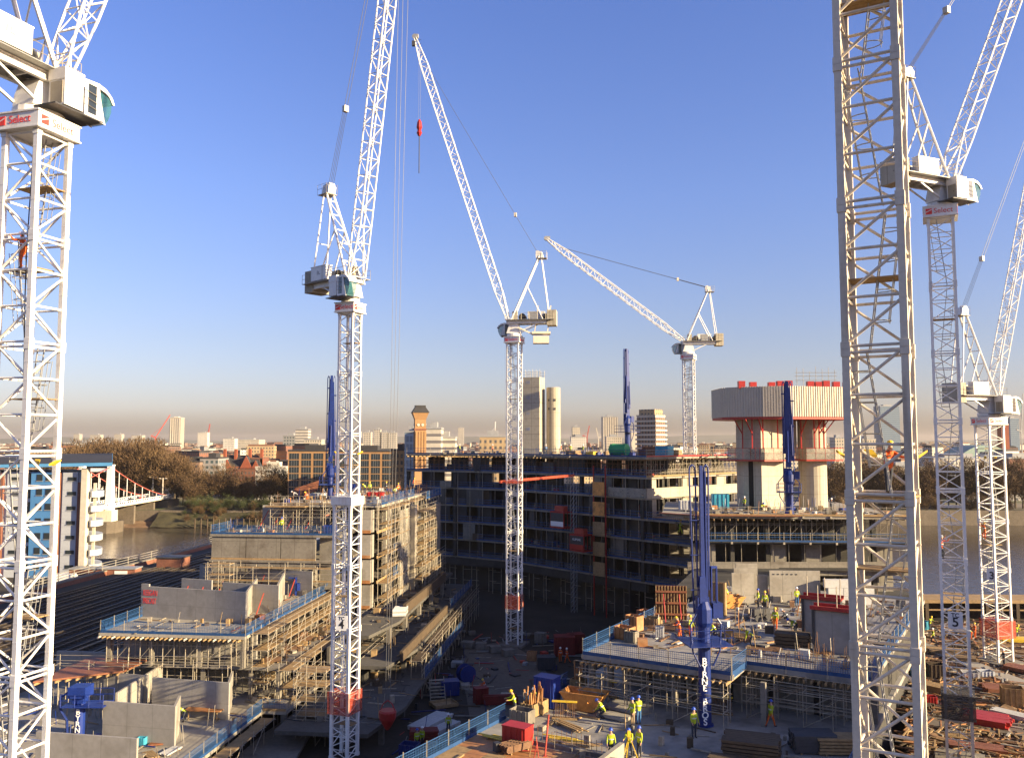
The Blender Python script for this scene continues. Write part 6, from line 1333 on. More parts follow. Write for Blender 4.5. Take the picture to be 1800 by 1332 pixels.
FOLK = [
 (1220, 1296, 20.6, 'stand', Y_, TRD, HELB, 200, 'worker in yellow vest and dark trousers standing beside the lettered blue boom'),
 (1112, 1276, 20.6, 'stand', Y_, TRT, HELB, 120, 'worker in yellow jacket and tan trousers facing a colleague on the lower deck'),
 (1123, 1272, 20.6, 'stand', Y_, TRB, HELB, 20, 'worker in yellow vest and blue trousers with back to the concrete planks'),
 (1062, 1262, 20.6, 'crouch', Y_, TRD, HELB, 60, 'worker in yellow jacket crouching over a concrete plank before the orange skip'),
 (1355, 1277, 20.6, 'walk', Y_, O_, HELB, 300, 'worker in yellow top and orange trousers walking on the shaded lower deck'),
 (1074, 1334, 20.6, 'stand', Y_, TRD, HELB, 180, 'worker in crossed yellow vest seen from behind at the bottom edge'),
 (1107, 1330, 20.6, 'work', Y_, TRD, HELB, 160, 'surveyor in yellow bending behind the orange tripod'),
 (1124, 1330, 20.6, 'stand', Y_, TRD, HELB, 130, 'worker in yellow vest standing right of the orange tripod'),
 (905, 1258, 20.6, 'work', Y_, TRD, HELY, 100, 'worker in yellow jacket at the left edge of the lower deck'),
 (938, 1254, 20.6, 'stand', Y_, TRD, HELW, 40, 'worker in yellow vest beside the crate of timber offcuts'),
 (1284, 1232, 20.6, 'stand', Y_, TRD, HELW, 200, 'worker with white helmet in front of the scaffold under the raised deck'),
 (1295, 1228, 20.6, 'stand', Y_, TRD, HELB, 150, 'second worker half hidden beside the white helmeted one'),
 (1433, 1228, 20.6, 'stand', Y_, TRD, HELY, 180, 'worker in long yellow coat by the shaded scaffold right of the blue boom'),
 (1114, 1200, 20.6, 'stand', Y_, TRD, HELW, 180, 'worker in yellow coat under the front of the raised deck'),
 (1195, 1123, 23.9, 'work', O_, O_, HELY, 90, 'worker all in orange behind the front barrier of the raised deck'),
 (1214, 1122, 23.9, 'stand', Y_, O_, HELY, 220, 'worker in yellow top and orange trousers next to the blue boom turret'),
 (1323, 1137, 23.9, 'bend', Y_, TRD, HELY, 70, 'worker with yellow helmet bending over a rebar cage on the raised deck'),
 (1258, 1118, 23.9, 'crouch', Y_, TRD, HELW, 100, 'worker in yellow crouching right of the blue boom turret'),
 (1363, 1106, 23.9, 'stand', Y_, O_, HELY, 150, 'worker in yellow top and orange trousers in the middle of the raised deck'),
 (1386, 1096, 23.9, 'crouch', TRD, TRD, HELW, 60, 'dark clothed worker crouching on the raised deck'),
 (1401, 1115, 23.9, 'bend', Y_, TRD, HELB, 90, 'worker in yellow bending beside the beam table on the raised deck'),
 (1413, 1113, 23.9, 'crouch', O_, O_, HELY, 250, 'worker in orange kneeling next to the bending worker'),
 (1401, 1065, 23.9, 'stand', Y_, TRB, HELW, 180, 'worker in blue trousers in front of the pale precast walls'),
 (1333, 1068, 23.9, 'stand', Y_, TRD, HELB, 90, 'worker in yellow vest beside the standing precast panels'),
 (1345, 1074, 23.9, 'stand', Y_, TRD, HELY, 160, 'worker with yellow helmet nearest the standing precast panels'),
 (1279, 1062, 23.9, 'work', Y_, TRD, HELW, 100, 'worker in yellow beside the orange tub far back on the raised deck'),
 (1461, 901, 30.6, 'lean', TRD, TRD, HELW, 190, 'dark clothed worker standing alone on the sunlit roof deck near the round column'),
 (1309, 897, 30.6, 'stand', Y_, TRD, HELW, 120, 'worker in yellow on the roof deck before the square core'),
 (1338, 899, 30.6, 'crouch', Y_, TRD, HELB, 200, 'worker in yellow crouching on the roof deck left of the blue boom'),
 (1196, 938, 27.4, 'walk', Y_, Y_, HELY, 250, 'worker all in yellow on the floor below the sunlit roof deck'),
 (495, 935, 28.2, 'stand', Y_, TRD, HELB, 180, 'worker in yellow vest behind the long blue barrier left of the numbered mast'),
 (522, 880, 31.6, 'bend', TARP, TRD, HELW, 90, 'worker in white shirt bending on the block roof by the slanted plywood sheet'),
 (541, 880, 31.6, 'crouch', O_, O_, HELY, 60, 'worker in orange kneeling on the block roof near the plywood sheet'),
 (642, 866, 31.6, 'bend', Y_, TRD, HELY, 40, 'worker in yellow bending just right of the numbered mast on the roof'),
 (650, 868, 31.6, 'stand', Y_, TRD, HELY, 180, 'worker with yellow helmet standing right of the numbered mast on the roof'),
 (679, 868, 31.6, 'stand', TRD, TRD, HELY, 100, 'dark clothed worker with yellow helmet on the block roof'),
 (690, 872, 31.6, 'bend', Y_, TRD, HELY, 300, 'worker in yellow bending behind the bright blue roof barrier'),
 (700, 870, 31.6, 'stand', O_, TRD, HELY, 200, 'worker in orange jacket behind the bright blue roof barrier'),
 (728, 858, 31.6, 'walk', O_, TRT, HELY, 230, 'worker in orange walking at the far end of the block roof'),
 (668, 895, 28.2, 'stand', Y_, TRD, HELB, 180, 'worker in yellow one floor below the block roof'),
 (325, 1268, 14.6, 'bend', Y_, TRD, HELB, 90, 'worker in yellow vest bending over a plywood table between precast walls'),
 (1641, 1130, 16, 'walk', Y_, TRD, HELW, 90, 'worker in yellow between the near mast and the shaded mast on the earth plot'),
 (1635, 1108, 16, 'work', Y_, TRD, HELY, 200, 'worker far back on the earth plot behind the near mast'),
 (1708, 1124, 16, 'bend', Y_, O_, HELW, 90, 'worker in orange trousers bending just left of the red netted mast'),
 (1714, 1122, 16, 'stand', O_, O_, HELY, 90, 'worker in orange on the earth plot left of the red netted mast'),
 (1765, 1172, 16, 'stand', TRD, TRD, HELW, 90, 'dark clothed worker at the foot of the red netted mast'),
 (1787, 1124, 16, 'work', Y_, TRD, HELY, 200, 'worker in yellow at the far right of the earth plot'),
 (788, 1288, 12, 'stand', Y_, TRD, HELW, 180, 'worker in yellow in the dark courtyard near the pale beams'),
 (733, 1318, 12, 'stand', Y_, TRD, HELB, 200, 'worker in yellow at the red barriers in the dark courtyard'),
 (742, 1314, 12, 'stand', Y_, TRD, HELW, 150, 'second worker in yellow at the red barriers in the dark courtyard'),
 (985, 1164, 12, 'stand', O_, O_, HELW, 180, 'worker in orange by the red container in the dark courtyard'),
 (997, 1165, 12, 'walk', O_, O_, HELW, 120, 'worker in orange walking right of the red container in the dark courtyard'),
 (853, 1222, 12, 'work', O_, TRD, HELY, 90, 'worker in orange beside the courtyard path'),
]
for px, py, z, pose, jk, tr, he, rz, lb in FOLK:
    person(on(px, py, z + .005), pose, jk, tr, he, R(rz - 180), lb, rnd.uniform(.97, 1.04))
for px, py, D, jk, tr, he, pose, rz, lb in ((40, 474, 41.2, O_, O_, HELW, 'climb', 80, 'climber in orange with white helmet on the platform inside the left mast'), (1563, 866, 31.2, O_, TRD, HELY, 'lean', 190, 'worker in orange jacket leaning on the brace inside the near cream mast'),
                                (1732, 948, 94.8, O_, O_, HELY, 'climb', 60, 'climber in orange inside the red netted mast'), (1655, 984, 66, O_, TRD, HELW, 'climb', 220, 'climber in red orange jacket inside the shaded mast')):
    person(at(px, py, D), pose, jk, tr, he, R(rz - 180), lb)
for (x, y, D, w, h) in ((52, 474, 42.3, 2.0, .07), (1563, 868, 31.4, 1.9, .07)):
    p = at(x, y, D); par = C1 if x < 500 else C5
    wp('standing_platform', MB().cb((p.x, p.y, p.z - .05), (w, 1.1, h), R(-16 if x < 500 else -37)), TIM, par)

# ------------------------------------------------------------------ loose things on the decks
def stack(label, p, rz, nx, nz, L, w, h, mat, gap=.0, name='beam_stack', cat='stack', cross=False, group=None, jit=.03, piece='beam'):
    t = thing(name, label, cat, p, rz, group); me = cached(('stk', L, w, h, mat.name), lambda: MB().box(-L / 2, -w / 2, 0, L / 2, w / 2, h).mesh(mat)); z = .1
    for x in (-L * .35, L * .35): mk('bearer', cached(('bear', nx, w), lambda: MB().box(-.05, -nx * (w + gap) / 2, 0, .05, nx * (w + gap) / 2, .1).mesh(TIM)), None, t, (x, 0, 0))
    for k in range(nz):
        for i in range(nx): mk(piece, me, None, t, (rnd.uniform(-jit, jit) * 3, (i - (nx - 1) / 2) * (w + gap), z), rnd.uniform(-jit, jit) * .3)
        z += h + (.06 if cross else .004)
    return t
def bar_rack(label, A, B, h=1.15, n=14):
    t = thing('bar_rack', label, 'rack', A, math.atan2(B.y - A.y, B.x - A.x), 'racks of upright steel bars'); L = (B - A).length
    mk('top_timber', MB().box(-.1, -.09, h, L + .1, .09, h + .1), YEL, t); mk('base_timber', MB().box(-.1, -.2, 0, L + .1, .2, .1), TIM, t)
    for i in range(n): mk('bar', cached(('rackbar', h), lambda: MB().tube((0, 0, .1), (0, 0, h), .022, 5).mesh(REB)), None, t, (L * i / (n - 1), rnd.uniform(-.05, .05), 0))
def crate(label, p, rz, dx, dy, dz, mat, name='crate', lidmat=None, cat='crate', ribs=4):
    t = thing(name, label, cat, p, rz); w = .05
    mk('base', MB().box(-dx / 2, -dy / 2, .08, dx / 2, dy / 2, .16), mat, t)
    for s_ in (-1, 1):
        mk('side', MB().box(-dx / 2, s_ * dy / 2 - w * (s_ > 0), .16, dx / 2, s_ * dy / 2 + w * (s_ < 0), dz), mat, t); mk('end', MB().box(s_ * dx / 2 - w * (s_ > 0), -dy / 2 + w, .16, s_ * dx / 2 + w * (s_ < 0), dy / 2 - w, dz), mat, t)
        mk('skid', MB().box(-dx / 2, s_ * dy * .4 - .05, 0, dx / 2, s_ * dy * .4 + .05, .08), mat, t)
        for i in range(ribs): x = -dx / 2 + dx * (i + .5) / ribs; mk('rib', MB().box(x - .04, s_ * (dy / 2 + .035) - .03, .1, x + .04, s_ * (dy / 2 + .035) + .03, dz), mat, t)
    if lidmat: mk('lid', MB().box(-dx / 2 - .03, -dy / 2 - .03, dz, dx / 2 + .03, dy / 2 + .03, dz + .06), lidmat, t)
    return t
def skip(label, p, rz, mat, L=3.3, Wd=1.7, H=1.25):
    t = thing('skip', label, 'skip', p, rz); l2, l1 = L / 2, L / 2 - .75; y = Wd / 2; e = .05
    def pl(pts): return MB().add(pts + [(a * .97, b * .94, c + .02) for a, b, c in pts], [(0, 1, 2, 3), (7, 6, 5, 4), (0, 4, 5, 1), (1, 5, 6, 2), (2, 6, 7, 3), (3, 7, 4, 0)])
    mk('floor', MB().box(-l1, -y * .9, .08, l1, y * .9, .14), mat, t)
    for s_ in (-1, 1):
        mk('side', pl([(-l1, s_ * y * .9, .1), (l1, s_ * y * .9, .1), (l2, s_ * y, H), (-l2, s_ * y, H)]), mat, t)
        mk('end', pl([(s_ * l1, -y * .9, .1), (s_ * l1, y * .9, .1), (s_ * l2, y, H), (s_ * l2, -y, H)]), mat, t); mk('rim', MB().bar((-l2, s_ * y, H), (l2, s_ * y, H), .1), mat, t)
        for x in (-l1 * .6, l1 * .6): mk('lug', MB().tube((x, s_ * y, H * .6), (x, s_ * (y + .14), H * .6), .06, 8), mat, t)
    mk('rubble', MB().add([(-l1, -y * .85, .4), (l1, -y * .85, .5), (l1, y * .85, .35), (-l1, y * .85, .55), (0, 0, .8)], [(0, 1, 4), (1, 2, 4), (2, 3, 4), (3, 0, 4)]), TIMD, t)
    return t
def offcuts(label, p, rz):
    t = crate(label, p, rz, 1.1, .9, .95, TIM, 'timber_bin', cat='bin')
    for i in range(9): x, y = rnd.uniform(-.4, .4), rnd.uniform(-.3, .3); mk('offcut', MB().bar((x, y, .2), (x + rnd.uniform(-.25, .25), y + rnd.uniform(-.2, .2), rnd.uniform(1.5, 2.3)), .07, .11), PLY, t)
def drum(label, p, mat, r=.3, h=.88):
    t = thing('drum', label, 'drum', p); mk('body', MB().lathe([(r, 0), (r, h * .3), (r * 1.04, h * .32), (r, h * .35), (r, h * .64), (r * 1.04, h * .66), (r, h * .69), (r, h)], 12), mat, t); mk('lid', MB().lathe([(r * .9, h), (r * .9, h + .02)], 12), DKM, t)
rnd.seed(77)
a31 = -R(31)
skip('orange skip with open top on the lower deck', on(1028, 1246, 20.61), a31 + .1, ORG)
skip('small dark orange tub at the back of the raised deck', on(1283, 1068, 23.91), .2, ORG, 2.6, 1.5, 1.1)
bar_rack('rack of upright bars with yellow timber top left of the orange skip', on(973, 1262, 20.61), on(1012, 1264, 20.61)); bar_rack('rack of upright bars behind the orange skip', on(1045, 1217, 20.61), on(1083, 1227, 20.61))
bar_rack('rack of upright bars right of the lettered blue boom', on(1252, 1254, 20.61), on(1286, 1256, 20.61))
for i, (x, y, L) in enumerate(((1080, 1262, 2.3), (1092, 1248, 2.4))):
    t = thing('concrete_plank', ('short thick concrete plank under the crouching worker' if i == 0 else 'flat concrete plank lying behind the crouching worker'), 'plank', on(x, y, 20.61), a31 - .1)
    mk('slab', MB().box(-L / 2, -.5, .08, L / 2, .5, .3), CONL, t); mk('bearer', MB().box(-L * .3, -.55, 0, -L * .3 + .1, .55, .08), TIM, t); mk('bearer', MB().box(L * .3, -.55, 0, L * .3 + .1, .55, .08), TIM, t)
stack('big dark stack of formwork beams on the shaded lower deck', on(1322, 1335, 20.61), a31 + .2, 7, 6, 3.3, .3, .16, TIMD, .02, cross=True)
stack('dark stack of steel beams with a reddish board on top', on(1428, 1318, 20.61), a31 + .5, 6, 5, 2.6, .26, .2, DKM, .02); stack('pale timber stack beside the dark steel beams', on(1475, 1322, 20.61), a31 + .5, 6, 5, 2.8, .18, .14, TIM, .05, cross=True)
stack('low stack of beams at the bottom edge left of the dark stack', on(1280, 1352, 20.61), a31 + .2, 5, 3, 2.2, .3, .14, TIMD, .02, cross=True)
crate('red generator box with frame on the plywood deck', on(910, 1308, 20.64), a31, 1.7, 1.1, 1.2, RED, 'generator', RED, 'generator'); crate('tall blue site bin beside the timber offcuts', on(962, 1240, 20.61), a31, 1.6, 1.2, 2.1, BLU, 'site_bin', BLU, 'bin')
crate('grey mixing tub near the lower deck edge', on(918, 1270, 20.61), a31, 1.5, 1.0, .95, CON, 'mixing_tub', None, 'tub'); offcuts('open bin of orange timber offcuts beside the blue bin', on(947, 1252, 20.61), a31); offcuts('open bin of timber offcuts by the barrier behind the orange skip', on(1017, 1214, 20.61), a31)
offcuts('small bin of upright timber near the left edge worker', on(932, 1258, 20.61), a31)
stack('rebar cage bundle standing on the plywood deck', on(905, 1318, 20.64), a31 + 1.2, 6, 5, 1.9, .08, .08, REB, .1)
t = thing('tripod', 'orange survey tripod between two workers at the bottom edge', 'tripod', on(1106, 1334, 20.61))
for a in (0, 2.1, 4.2): mk('leg', MB().bar((.55 * math.cos(a), .55 * math.sin(a), 0), (.05 * math.cos(a), .05 * math.sin(a), 1.35), .05), YEL, t)
mk('head', MB().cb((0, 0, 1.42), (.22, .22, .12)), YEL, t); mk('instrument', MB().cb((0, 0, 1.6), (.18, .16, .26)), HELY, t)
t = thing('drawing_board', 'white drawing board leaning at the shaded scaffold', 'board', on(1448, 1246, 20.61), a31)
mk('board', MB().add([(-.9, 0, .5), (.9, 0, .5), (.9, .5, 1.3), (-.9, .5, 1.3), (-.9, .04, .48), (.9, .04, .48), (.9, .54, 1.28), (-.9, .54, 1.28)], [(0, 1, 2, 3), (7, 6, 5, 4), (0, 4, 5, 1), (1, 5, 6, 2), (2, 6, 7, 3), (3, 7, 4, 0)]), SIGNW, t); mk('stand', MB().box(-.8, .3, 0, .8, .9, .6), TIMD, t)
for i, (x, y) in enumerate(((985, 1300), (1005, 1312), (880, 1300), (1000, 1278))):
    stack(('pair of loose boards on the plywood deck near the step', 'loose boards beside the pit wall', 'loose boards by the plywood barrier', 'yellow timber battens before the bar rack')[i], on(x, y, 20.64), rnd.uniform(-1, 1), 3, 1 + i % 2, 2.4, .14, .05, TIM if i % 2 else YEL, .1, jit=.2, name='loose_boards', cat='boards', piece='board')
t = thing('ladder_rail', 'grey handrail frame crossing the step of the lower deck', 'handrail', on(975, 1315, 20.64), a31 - .2)
for z in (.55, 1.05): mk('rail', MB().tube((0, 0, z), (4.2, 0, z), .025, 5), GALV, t)
for x in (0, 1.4, 2.8, 4.2): mk('post', MB().tube((x, 0, 0), (x, 0, 1.1), .025, 5), GALV, t)
t = thing('red_post', 'leaning red prop post on the plywood deck', 'prop', on(958, 1328, 20.64)); mk('tube', MB().tube((0, 0, 0), (.25, .3, 2.4), .06, 6), REDF, t); mk('plate', MB().cb((0, 0, .01), (.25, .25, .02)), REDF, t)
# raised deck
t = thing('timber_formwork', 'upright timber wall formwork with two red props on the raised deck', 'formwork', on(1180, 1088, 23.91), a31 + .42)
mk('ply_face', MB().box(-1.4, 0, 0, 1.4, .03, 3.0), PLYR, t)
for i in range(11): mk('soldier', MB().box(-1.38 + i * .27, -.18, 0, -1.30 + i * .27, 0, 3.0), TIM, t)
for z in (.5, 1.5, 2.5): mk('waler', MB().box(-1.4, -.3, z - .08, 1.4, -.18, z + .08), PLYR, t)
for x in (-.7, .7): mk('push_prop', MB().tube((x, -.3, 2.3), (x + .1, -1.9, .03), .05, 5), RED, t)
crate('second timber form beside the blue boom at the back', on(1258, 1080, 23.91), a31, 2.0, .4, 3.0, TIM, 'wall_form', None, 'formwork', 8)
for i, (x, y) in enumerate(((1446, 1122), (1467, 1146))):
    p = on(x, y, 23.91); t = thing('column_form', 'dark steel wall form with red walkway, %s' % ('the far one of two' if i == 0 else 'the near one of two'), 'formwork', p, a31)
    mk('face', MB().box(-1.35, -.4, 0, 1.35, .4, 3.1), PRE, t)
    for x_ in (-1.42, 1.42): mk('edge_frame', MB().box(x_ - .1, -.5, 0, x_ + .1, .5, 3.2), DKM, t)
    mk('walkway', MB().box(-1.6, -.75, 3.2, 1.6, .75, 3.28), REDF, t); mk('walkway_board', MB().box(-1.6, -.78, 3.28, 1.6, -.72, 3.5), RED, t); mk('walkway_board', MB().box(-1.6, .72, 3.28, 1.6, .78, 3.5), RED, t)
    for x_ in (-1.2, .2, 1.4): mk('bar', MB().tube((x_, .3, 3.2), (x_, .3, 4.9), .04, 5), GALV, t)
pw = thing('precast_wall_row', 'row of three pale precast panels standing at the back of the raised deck', 'panels', on(1315, 1060, 23.91), 0)
for i in range(3): mk('panel', MB().box(-1.6 + i * .5, -.1 + i * 1.1, 0, .6 + i * .5, .08 + i * 1.1, 3.0 + i * .3), CONL, pw)
pw = thing('pale_precast_wall', 'wide pale precast wall panel behind the worker in blue trousers', 'panel', on(1400, 1058, 23.91), -.05)
mk('panel', MB().box(-2.6, 0, 0, 2.4, .22, 3.1), CONL, pw); mk('panel', MB().box(-4.2, .4, 0, -2.7, .6, 2.6), CONL, pw)
for i in range(6): mk('lifting_socket', MB().cb((-2.2 + i * .45, -.01, 2.75), (.18, .04, .12)), DKM, pw)
bw = thing('block_wall', 'stacked white concrete blocks seen beside the near cream mast', 'blocks', on(1495, 1062, 23.91), -.05)
for z in range(3):
    for i in range(3): mk('block', MB().box(-2.4 + i * 1.5 + (z % 2) * .3, 0, z * .8, -.95 + i * 1.5 + (z % 2) * .3, .7, z * .8 + .78), TARP, bw)
stack('table of stacked beams with dark ends on the raised deck', on(1394, 1138, 23.91), a31 + .15, 6, 4, 2.5, .22, .22, TIMD, .02, cross=True)
for i, (x, y, m, dx, dz, lb) in enumerate(((1098, 1122, PLY, 1.5, 1.0, 'splintered orange timber crate near the raised deck corner'), (1115, 1108, PLY, 1.3, 1.3, 'taller orange timber crate on the raised deck'), (1142, 1098, TIM, 1.6, .7, 'low timber crate before the upright formwork'), (1110, 1128, CON, 1.0, .9, 'grey crate between the orange crates and the barrier'), (1160, 1120, TARP, .7, .9, 'white tub by the orange clad workers'), (1136, 1082, PLYR, 1.5, .5, 'flat reddish crate at the raised deck left edge'))):
    crate(lb, on(x, y, 23.91), a31 + rnd.uniform(-.4, .4), dx, dx * .7, dz, m)
for i, (x, y, n, L, m, lb) in enumerate(((1205, 1098, 9, 3.0, TIM, 'fan of timber battens laid beside the blue boom'), (1175, 1106, 10, 3.4, REB, 'mat of brown bars before the timber formwork'), (1300, 1120, 8, 3.0, TIM, 'flat timber battens in the middle of the raised deck'), (1345, 1142, 7, 2.6, REB, 'rebar mat under the bending worker'), (1430, 1100, 6, 2.4, TIM, 'battens lying left of the steel wall forms'), (1240, 1135, 6, 2.0, RED, 'red bars lying near the front barrier of the raised deck'), (1350, 1085, 8, 3.2, TIM, 'battens in the shaded back of the raised deck'))):
    stack(lb, on(x, y, 23.91), a31 + rnd.uniform(-.6, .9), n, 1, L, .09, .09, m, .12, jit=.1, name='batten_row', cat='battens', piece='batten')
rg = MB()
for i in range(60): p = RFr(rnd.uniform(13, 19.5), rnd.uniform(6, 12), 23.9); rg.tube(p, p + V((0, 0, rnd.uniform(.5, 1.3))), .018, 4)
for i in range(70): p = RFr(12 + i * .11, 4.2, 23.9); rg.tube(p, p + V((0, 0, rnd.uniform(.7, 1.2))), .018, 4)
mk('starter_bars', rg, REB, None, kind='stuff', label='thicket of upright rebar at the front of the raised deck', cat='rebar')
t = thing('cable_reel', 'dark wheeled compressor at the back of the raised deck', 'compressor', on(1336, 1090, 23.91), .3); mk('body', MB().box(-.8, -.4, .35, .8, .4, 1.1), DKM, t)
for x in (-.5, .5): mk('wheel', MB().tube((x, -.5, .3), (x, -.42, .3), .3, 10), DKM, t)
# roofs
P = at(1090, 797, 140); t = thing('green_tank', 'green cylindrical tank lying on the roof beside the blue boom', 'tank', (P.x, 141, 37.5), R(-40))
mk('barrel', MB().tube((-1.5, 0, 1.1), (1.5, 0, 1.1), .95, 14), GRN, t)
for x in (-1, 1): mk('cradle', MB().box(x - .1, -.8, 0, x + .1, .8, .5), DKM, t); mk('band', MB().tube((x - .05, 0, 1.1), (x + .05, 0, 1.1), .99, 14), GRN, t)
for x, D, m, dx, dz, lb in ((1168, 138, TEAL, 2.4, 1.7, 'teal site box on the roof of the curved frame'), (1145, 140, PLYR, 2.6, 1.6, 'brown formwork crate on the roof left of the teal box'), (1132, 143, PLYR, 1.6, 1.2, 'small brown crate on the roof left of the larger one'), (1190, 141, TIM, 1.4, 1.0, 'timber crate on the roof right of the teal box'), (1008, 152, TIM, 2.2, .8, 'flat timber crate on the roof right of the round shaft'), (1040, 148, YEL, 1.6, .7, 'yellow crate on the roof of the curved frame')):
    p = at(x, 795, D); crate(lb, V((p.x, D, 37.5)), R(-45), dx, dx * .7, dz, m)
for x, D, jk, lb in ((960, 158, TRB, 'worker on the roof at the foot of the square shaft'), (986, 156, O_, 'worker in orange on the roof near the round shaft'), (1003, 154, Y_, 'worker in yellow on the roof right of the round shaft'), (1025, 150, Y_, 'worker in yellow in the middle of the curved roof'), (808, 165, Y_, 'worker in yellow on the left part of the curved roof'), (866, 162, O_, 'worker in orange on the curved roof left of the central mast')):
    p = at(x, 795, D); person(V((p.x, D, 37.5)), 'stand', jk, TRD, HELW, rnd.uniform(0, 6), lb)
for x, y, z, m, dx, dz, lb in ((1266, 893, 30.61, TEAL, 2.3, 2.0, 'teal container box on the sunlit roof deck'), (1182, 905, 27.41, TARP, 1.0, 1.6, 'white wrapped bundle under the roof deck corner'), (1204, 896, 30.61, TARP, 1.6, 1.3, 'white wrapped pallet on the roof deck'), (622, 862, 31.61, BLU, 2.0, 1.1, 'blue crate right behind the numbered mast on the roof'), (660, 876, 31.61, RED, 2.3, .9, 'red crate on the block roof'), (556, 876, 31.61, CLAD, 2.6, .8, 'grey crate left of the numbered mast on the block roof'), (580, 937, 28.21, BLU, 1.6, 1.0, 'blue crate at the right end of the long blue barrier'), (249, 1310, 14.61, TEAL, .7, .7, 'teal tub in front of a precast wall')):
    crate(lb, on(x, y, z), -.1, dx, dx * .7, dz, m)
t = thing('plywood_sheet', 'large slanted plywood sheet propped on the block roof', 'plywood', on(537, 876, 31.61), .1)
mk('sheet', MB().add([(-1.9, 0, .1), (1.7, 0, 1.2), (1.8, .9, 2.6), (-1.8, .9, 1.4), (-1.9, .05, .05), (1.7, .05, 1.15), (1.8, .95, 2.55), (-1.8, .95, 1.35)], [(0, 1, 2, 3), (7, 6, 5, 4), (0, 4, 5, 1), (1, 5, 6, 2), (2, 6, 7, 3), (3, 7, 4, 0)]), PLYR, t); mk('prop', MB().bar((1.2, 1.6, 0), (1.2, .7, 1.9), .08), TIM, t)
t = thing('work_table', 'plywood table top on trestles beside the bending worker at the lower left', 'table', on(362, 1262, 14.61), -.1)
mk('top', MB().box(-1.8, -.8, .85, 1.7, .8, .92), PLY, t)
for x in (-1.4, 1.3):
    for y in (-.6, .6): mk('leg', MB().bar((x, y, 0), (x, y, .85), .08), TIM, t)
for i in range(3): stack(('brown board pile leaning before the precast wall', 'pale board pile along the lower left deck', 'board pile under the deck barrier')[i], on((283, 300, 265)[i], (1308, 1322, 1330)[i], 14.61), .3 + i, 4, 2, 1.8, .2, .06, (PLYR, TARP, TIM)[i], .02, name='board_pile', cat='boards', piece='board')
for i, (x, y) in enumerate(((430, 1080), (480, 1062), (520, 1046))):
    t = thing('edge_hoist', ('blue edge winch', 'blue edge winch', 'tall blue edge winch')[i] + (' near the end of the lettered panel', ' halfway along the deck edge', ' at the far deck edge by the numbered mast')[i], 'winch', on(x, y, 21.01), .2); mk('post', MB().box(-.12, -.12, 0, .12, .12, 2.2), BLU, t); mk('arm', MB().bar((0, 0, 2.1), (-.9, .2, 2.15), .12), BLU, t); mk('box', MB().box(.12, -.25, .6, .5, .25, 1.5), BLU, t)
# terrace bundles under the left scaffolds
for i in range(10):
    z = (17.81, 14.61)[i % 2]; p = LF(1.6 if i % 2 == 0 else 3.9, 3 + i * 2.3, z); stack('bundle of brown formwork struts on the %s terrace, bundle %s' % (('upper', 'lower')[i % 2], 'x') if False else 'brown bundle of formwork struts on the left terraces', p, -AX + .2, 5, 3, 1.5, .12, .12, REB, .03, name='strut_bundle', cat='bundle', group='strut bundles on the left terraces', piece='strut')
# courtyard
RDD = pm('red_paint_shade', (.16, .014, .012), .6, var=.25, scale=1.0)  # courtyard shade put into the red; blue and concrete below darkened likewise
for x, y, m, dx, dz, nm, lb in ((992, 1150, RDD, 2.6, 2.4, 'container', 'shaded red container at the courtyard edge'), (1012, 1146, RDD, 2.0, 2.4, 'container', 'second shaded red container right of the first'), (846, 1140, CON, 1.4, .8, 'concrete_block', 'pale concrete block at the far courtyard end, leftmost'), (870, 1146, CON, 1.4, .8, 'concrete_block', 'pale concrete block at the far courtyard end, middle one'), (893, 1152, CON, 1.4, .8, 'concrete_block', 'pale concrete block beside the central mast foot'), (822, 1138, CON, 1.6, .8, 'concrete_block', 'broad pale block near the podium corner'), (790, 1220, BLUD, 2.0, 1.5, 'tool_box', 'blue tool box standing by the courtyard steps'), (758, 1160, BLUD, 1.4, 2.0, 'switch_box', 'tall blue switch box on the podium edge'), (780, 1240, TIM, 2.6, .4, 'pallet', 'flat timber pallet in the courtyard'), (950, 1130, CON, 1.4, 1.4, 'tank', 'grey tank right of the central mast foot'), (935, 1160, PLY, 1.2, 1.1, 'pallet_box', 'orange pallet box right of the courtyard path'), (960, 1175, DKM, 2.2, 1.5, 'machine_box', 'dark machine box in the shaded courtyard'), (845, 1235, RDD, 1.4, 1.6, 'red_cabinet', 'red cabinet beside the courtyard path'), (720, 1330, BLUD, 1.6, 1.2, 'blue_cage', 'blue cage at the bottom of the dark courtyard')):
    crate(lb, on(x, y, 12.07), rnd.uniform(-.5, .5), dx, dx * .75, dz, m, nm, m if nm in ('container', 'concrete_block', 'tool_box', 'switch_box', 'tank', 'machine_box', 'red_cabinet') else None, cat=nm.replace('_', ' '))
stack('pale aluminium beams stacked in the dark courtyard', on(757, 1272, 12.05), R(62), 6, 2, 5.2, .28, .18, TARP, .06); stack('second pile of pale beams right of the first in the courtyard', on(778, 1284, 12.05), R(58), 4, 2, 4.2, .26, .18, TARP, .06)
stack('stack of red barriers at the bottom of the courtyard', on(745, 1305, 12.05), .1, 5, 4, 2.6, .2, .24, RDD, .08, cross=True); stack('red plastic barriers lined beside the courtyard path', on(880, 1238, 12.1), .1, 2, 3, 3.6, .2, .3, RDD, .3)
t = thing('cable_drum', 'blue cable drum beside the courtyard path', 'cable drum', on(819, 1198, 12.07), .5); mk('core', MB().tube((0, -.5, 1.0), (0, .5, 1.0), .6, 14), TIMD, t)
for y in (-.55, .55): mk('flange', MB().tube((0, y - .06, 1.0), (0, y + .06, 1.0), 1.0, 18), BLUD, t)
t = thing('site_steps', 'blue grey steps leading up to the podium', 'steps', on(770, 1232, 12.05), R(10))
for i in range(7): mk('tread', MB().box(-.8, i * .3, i * .28, .8, i * .3 + .32, i * .28 + .07), GALV, t)
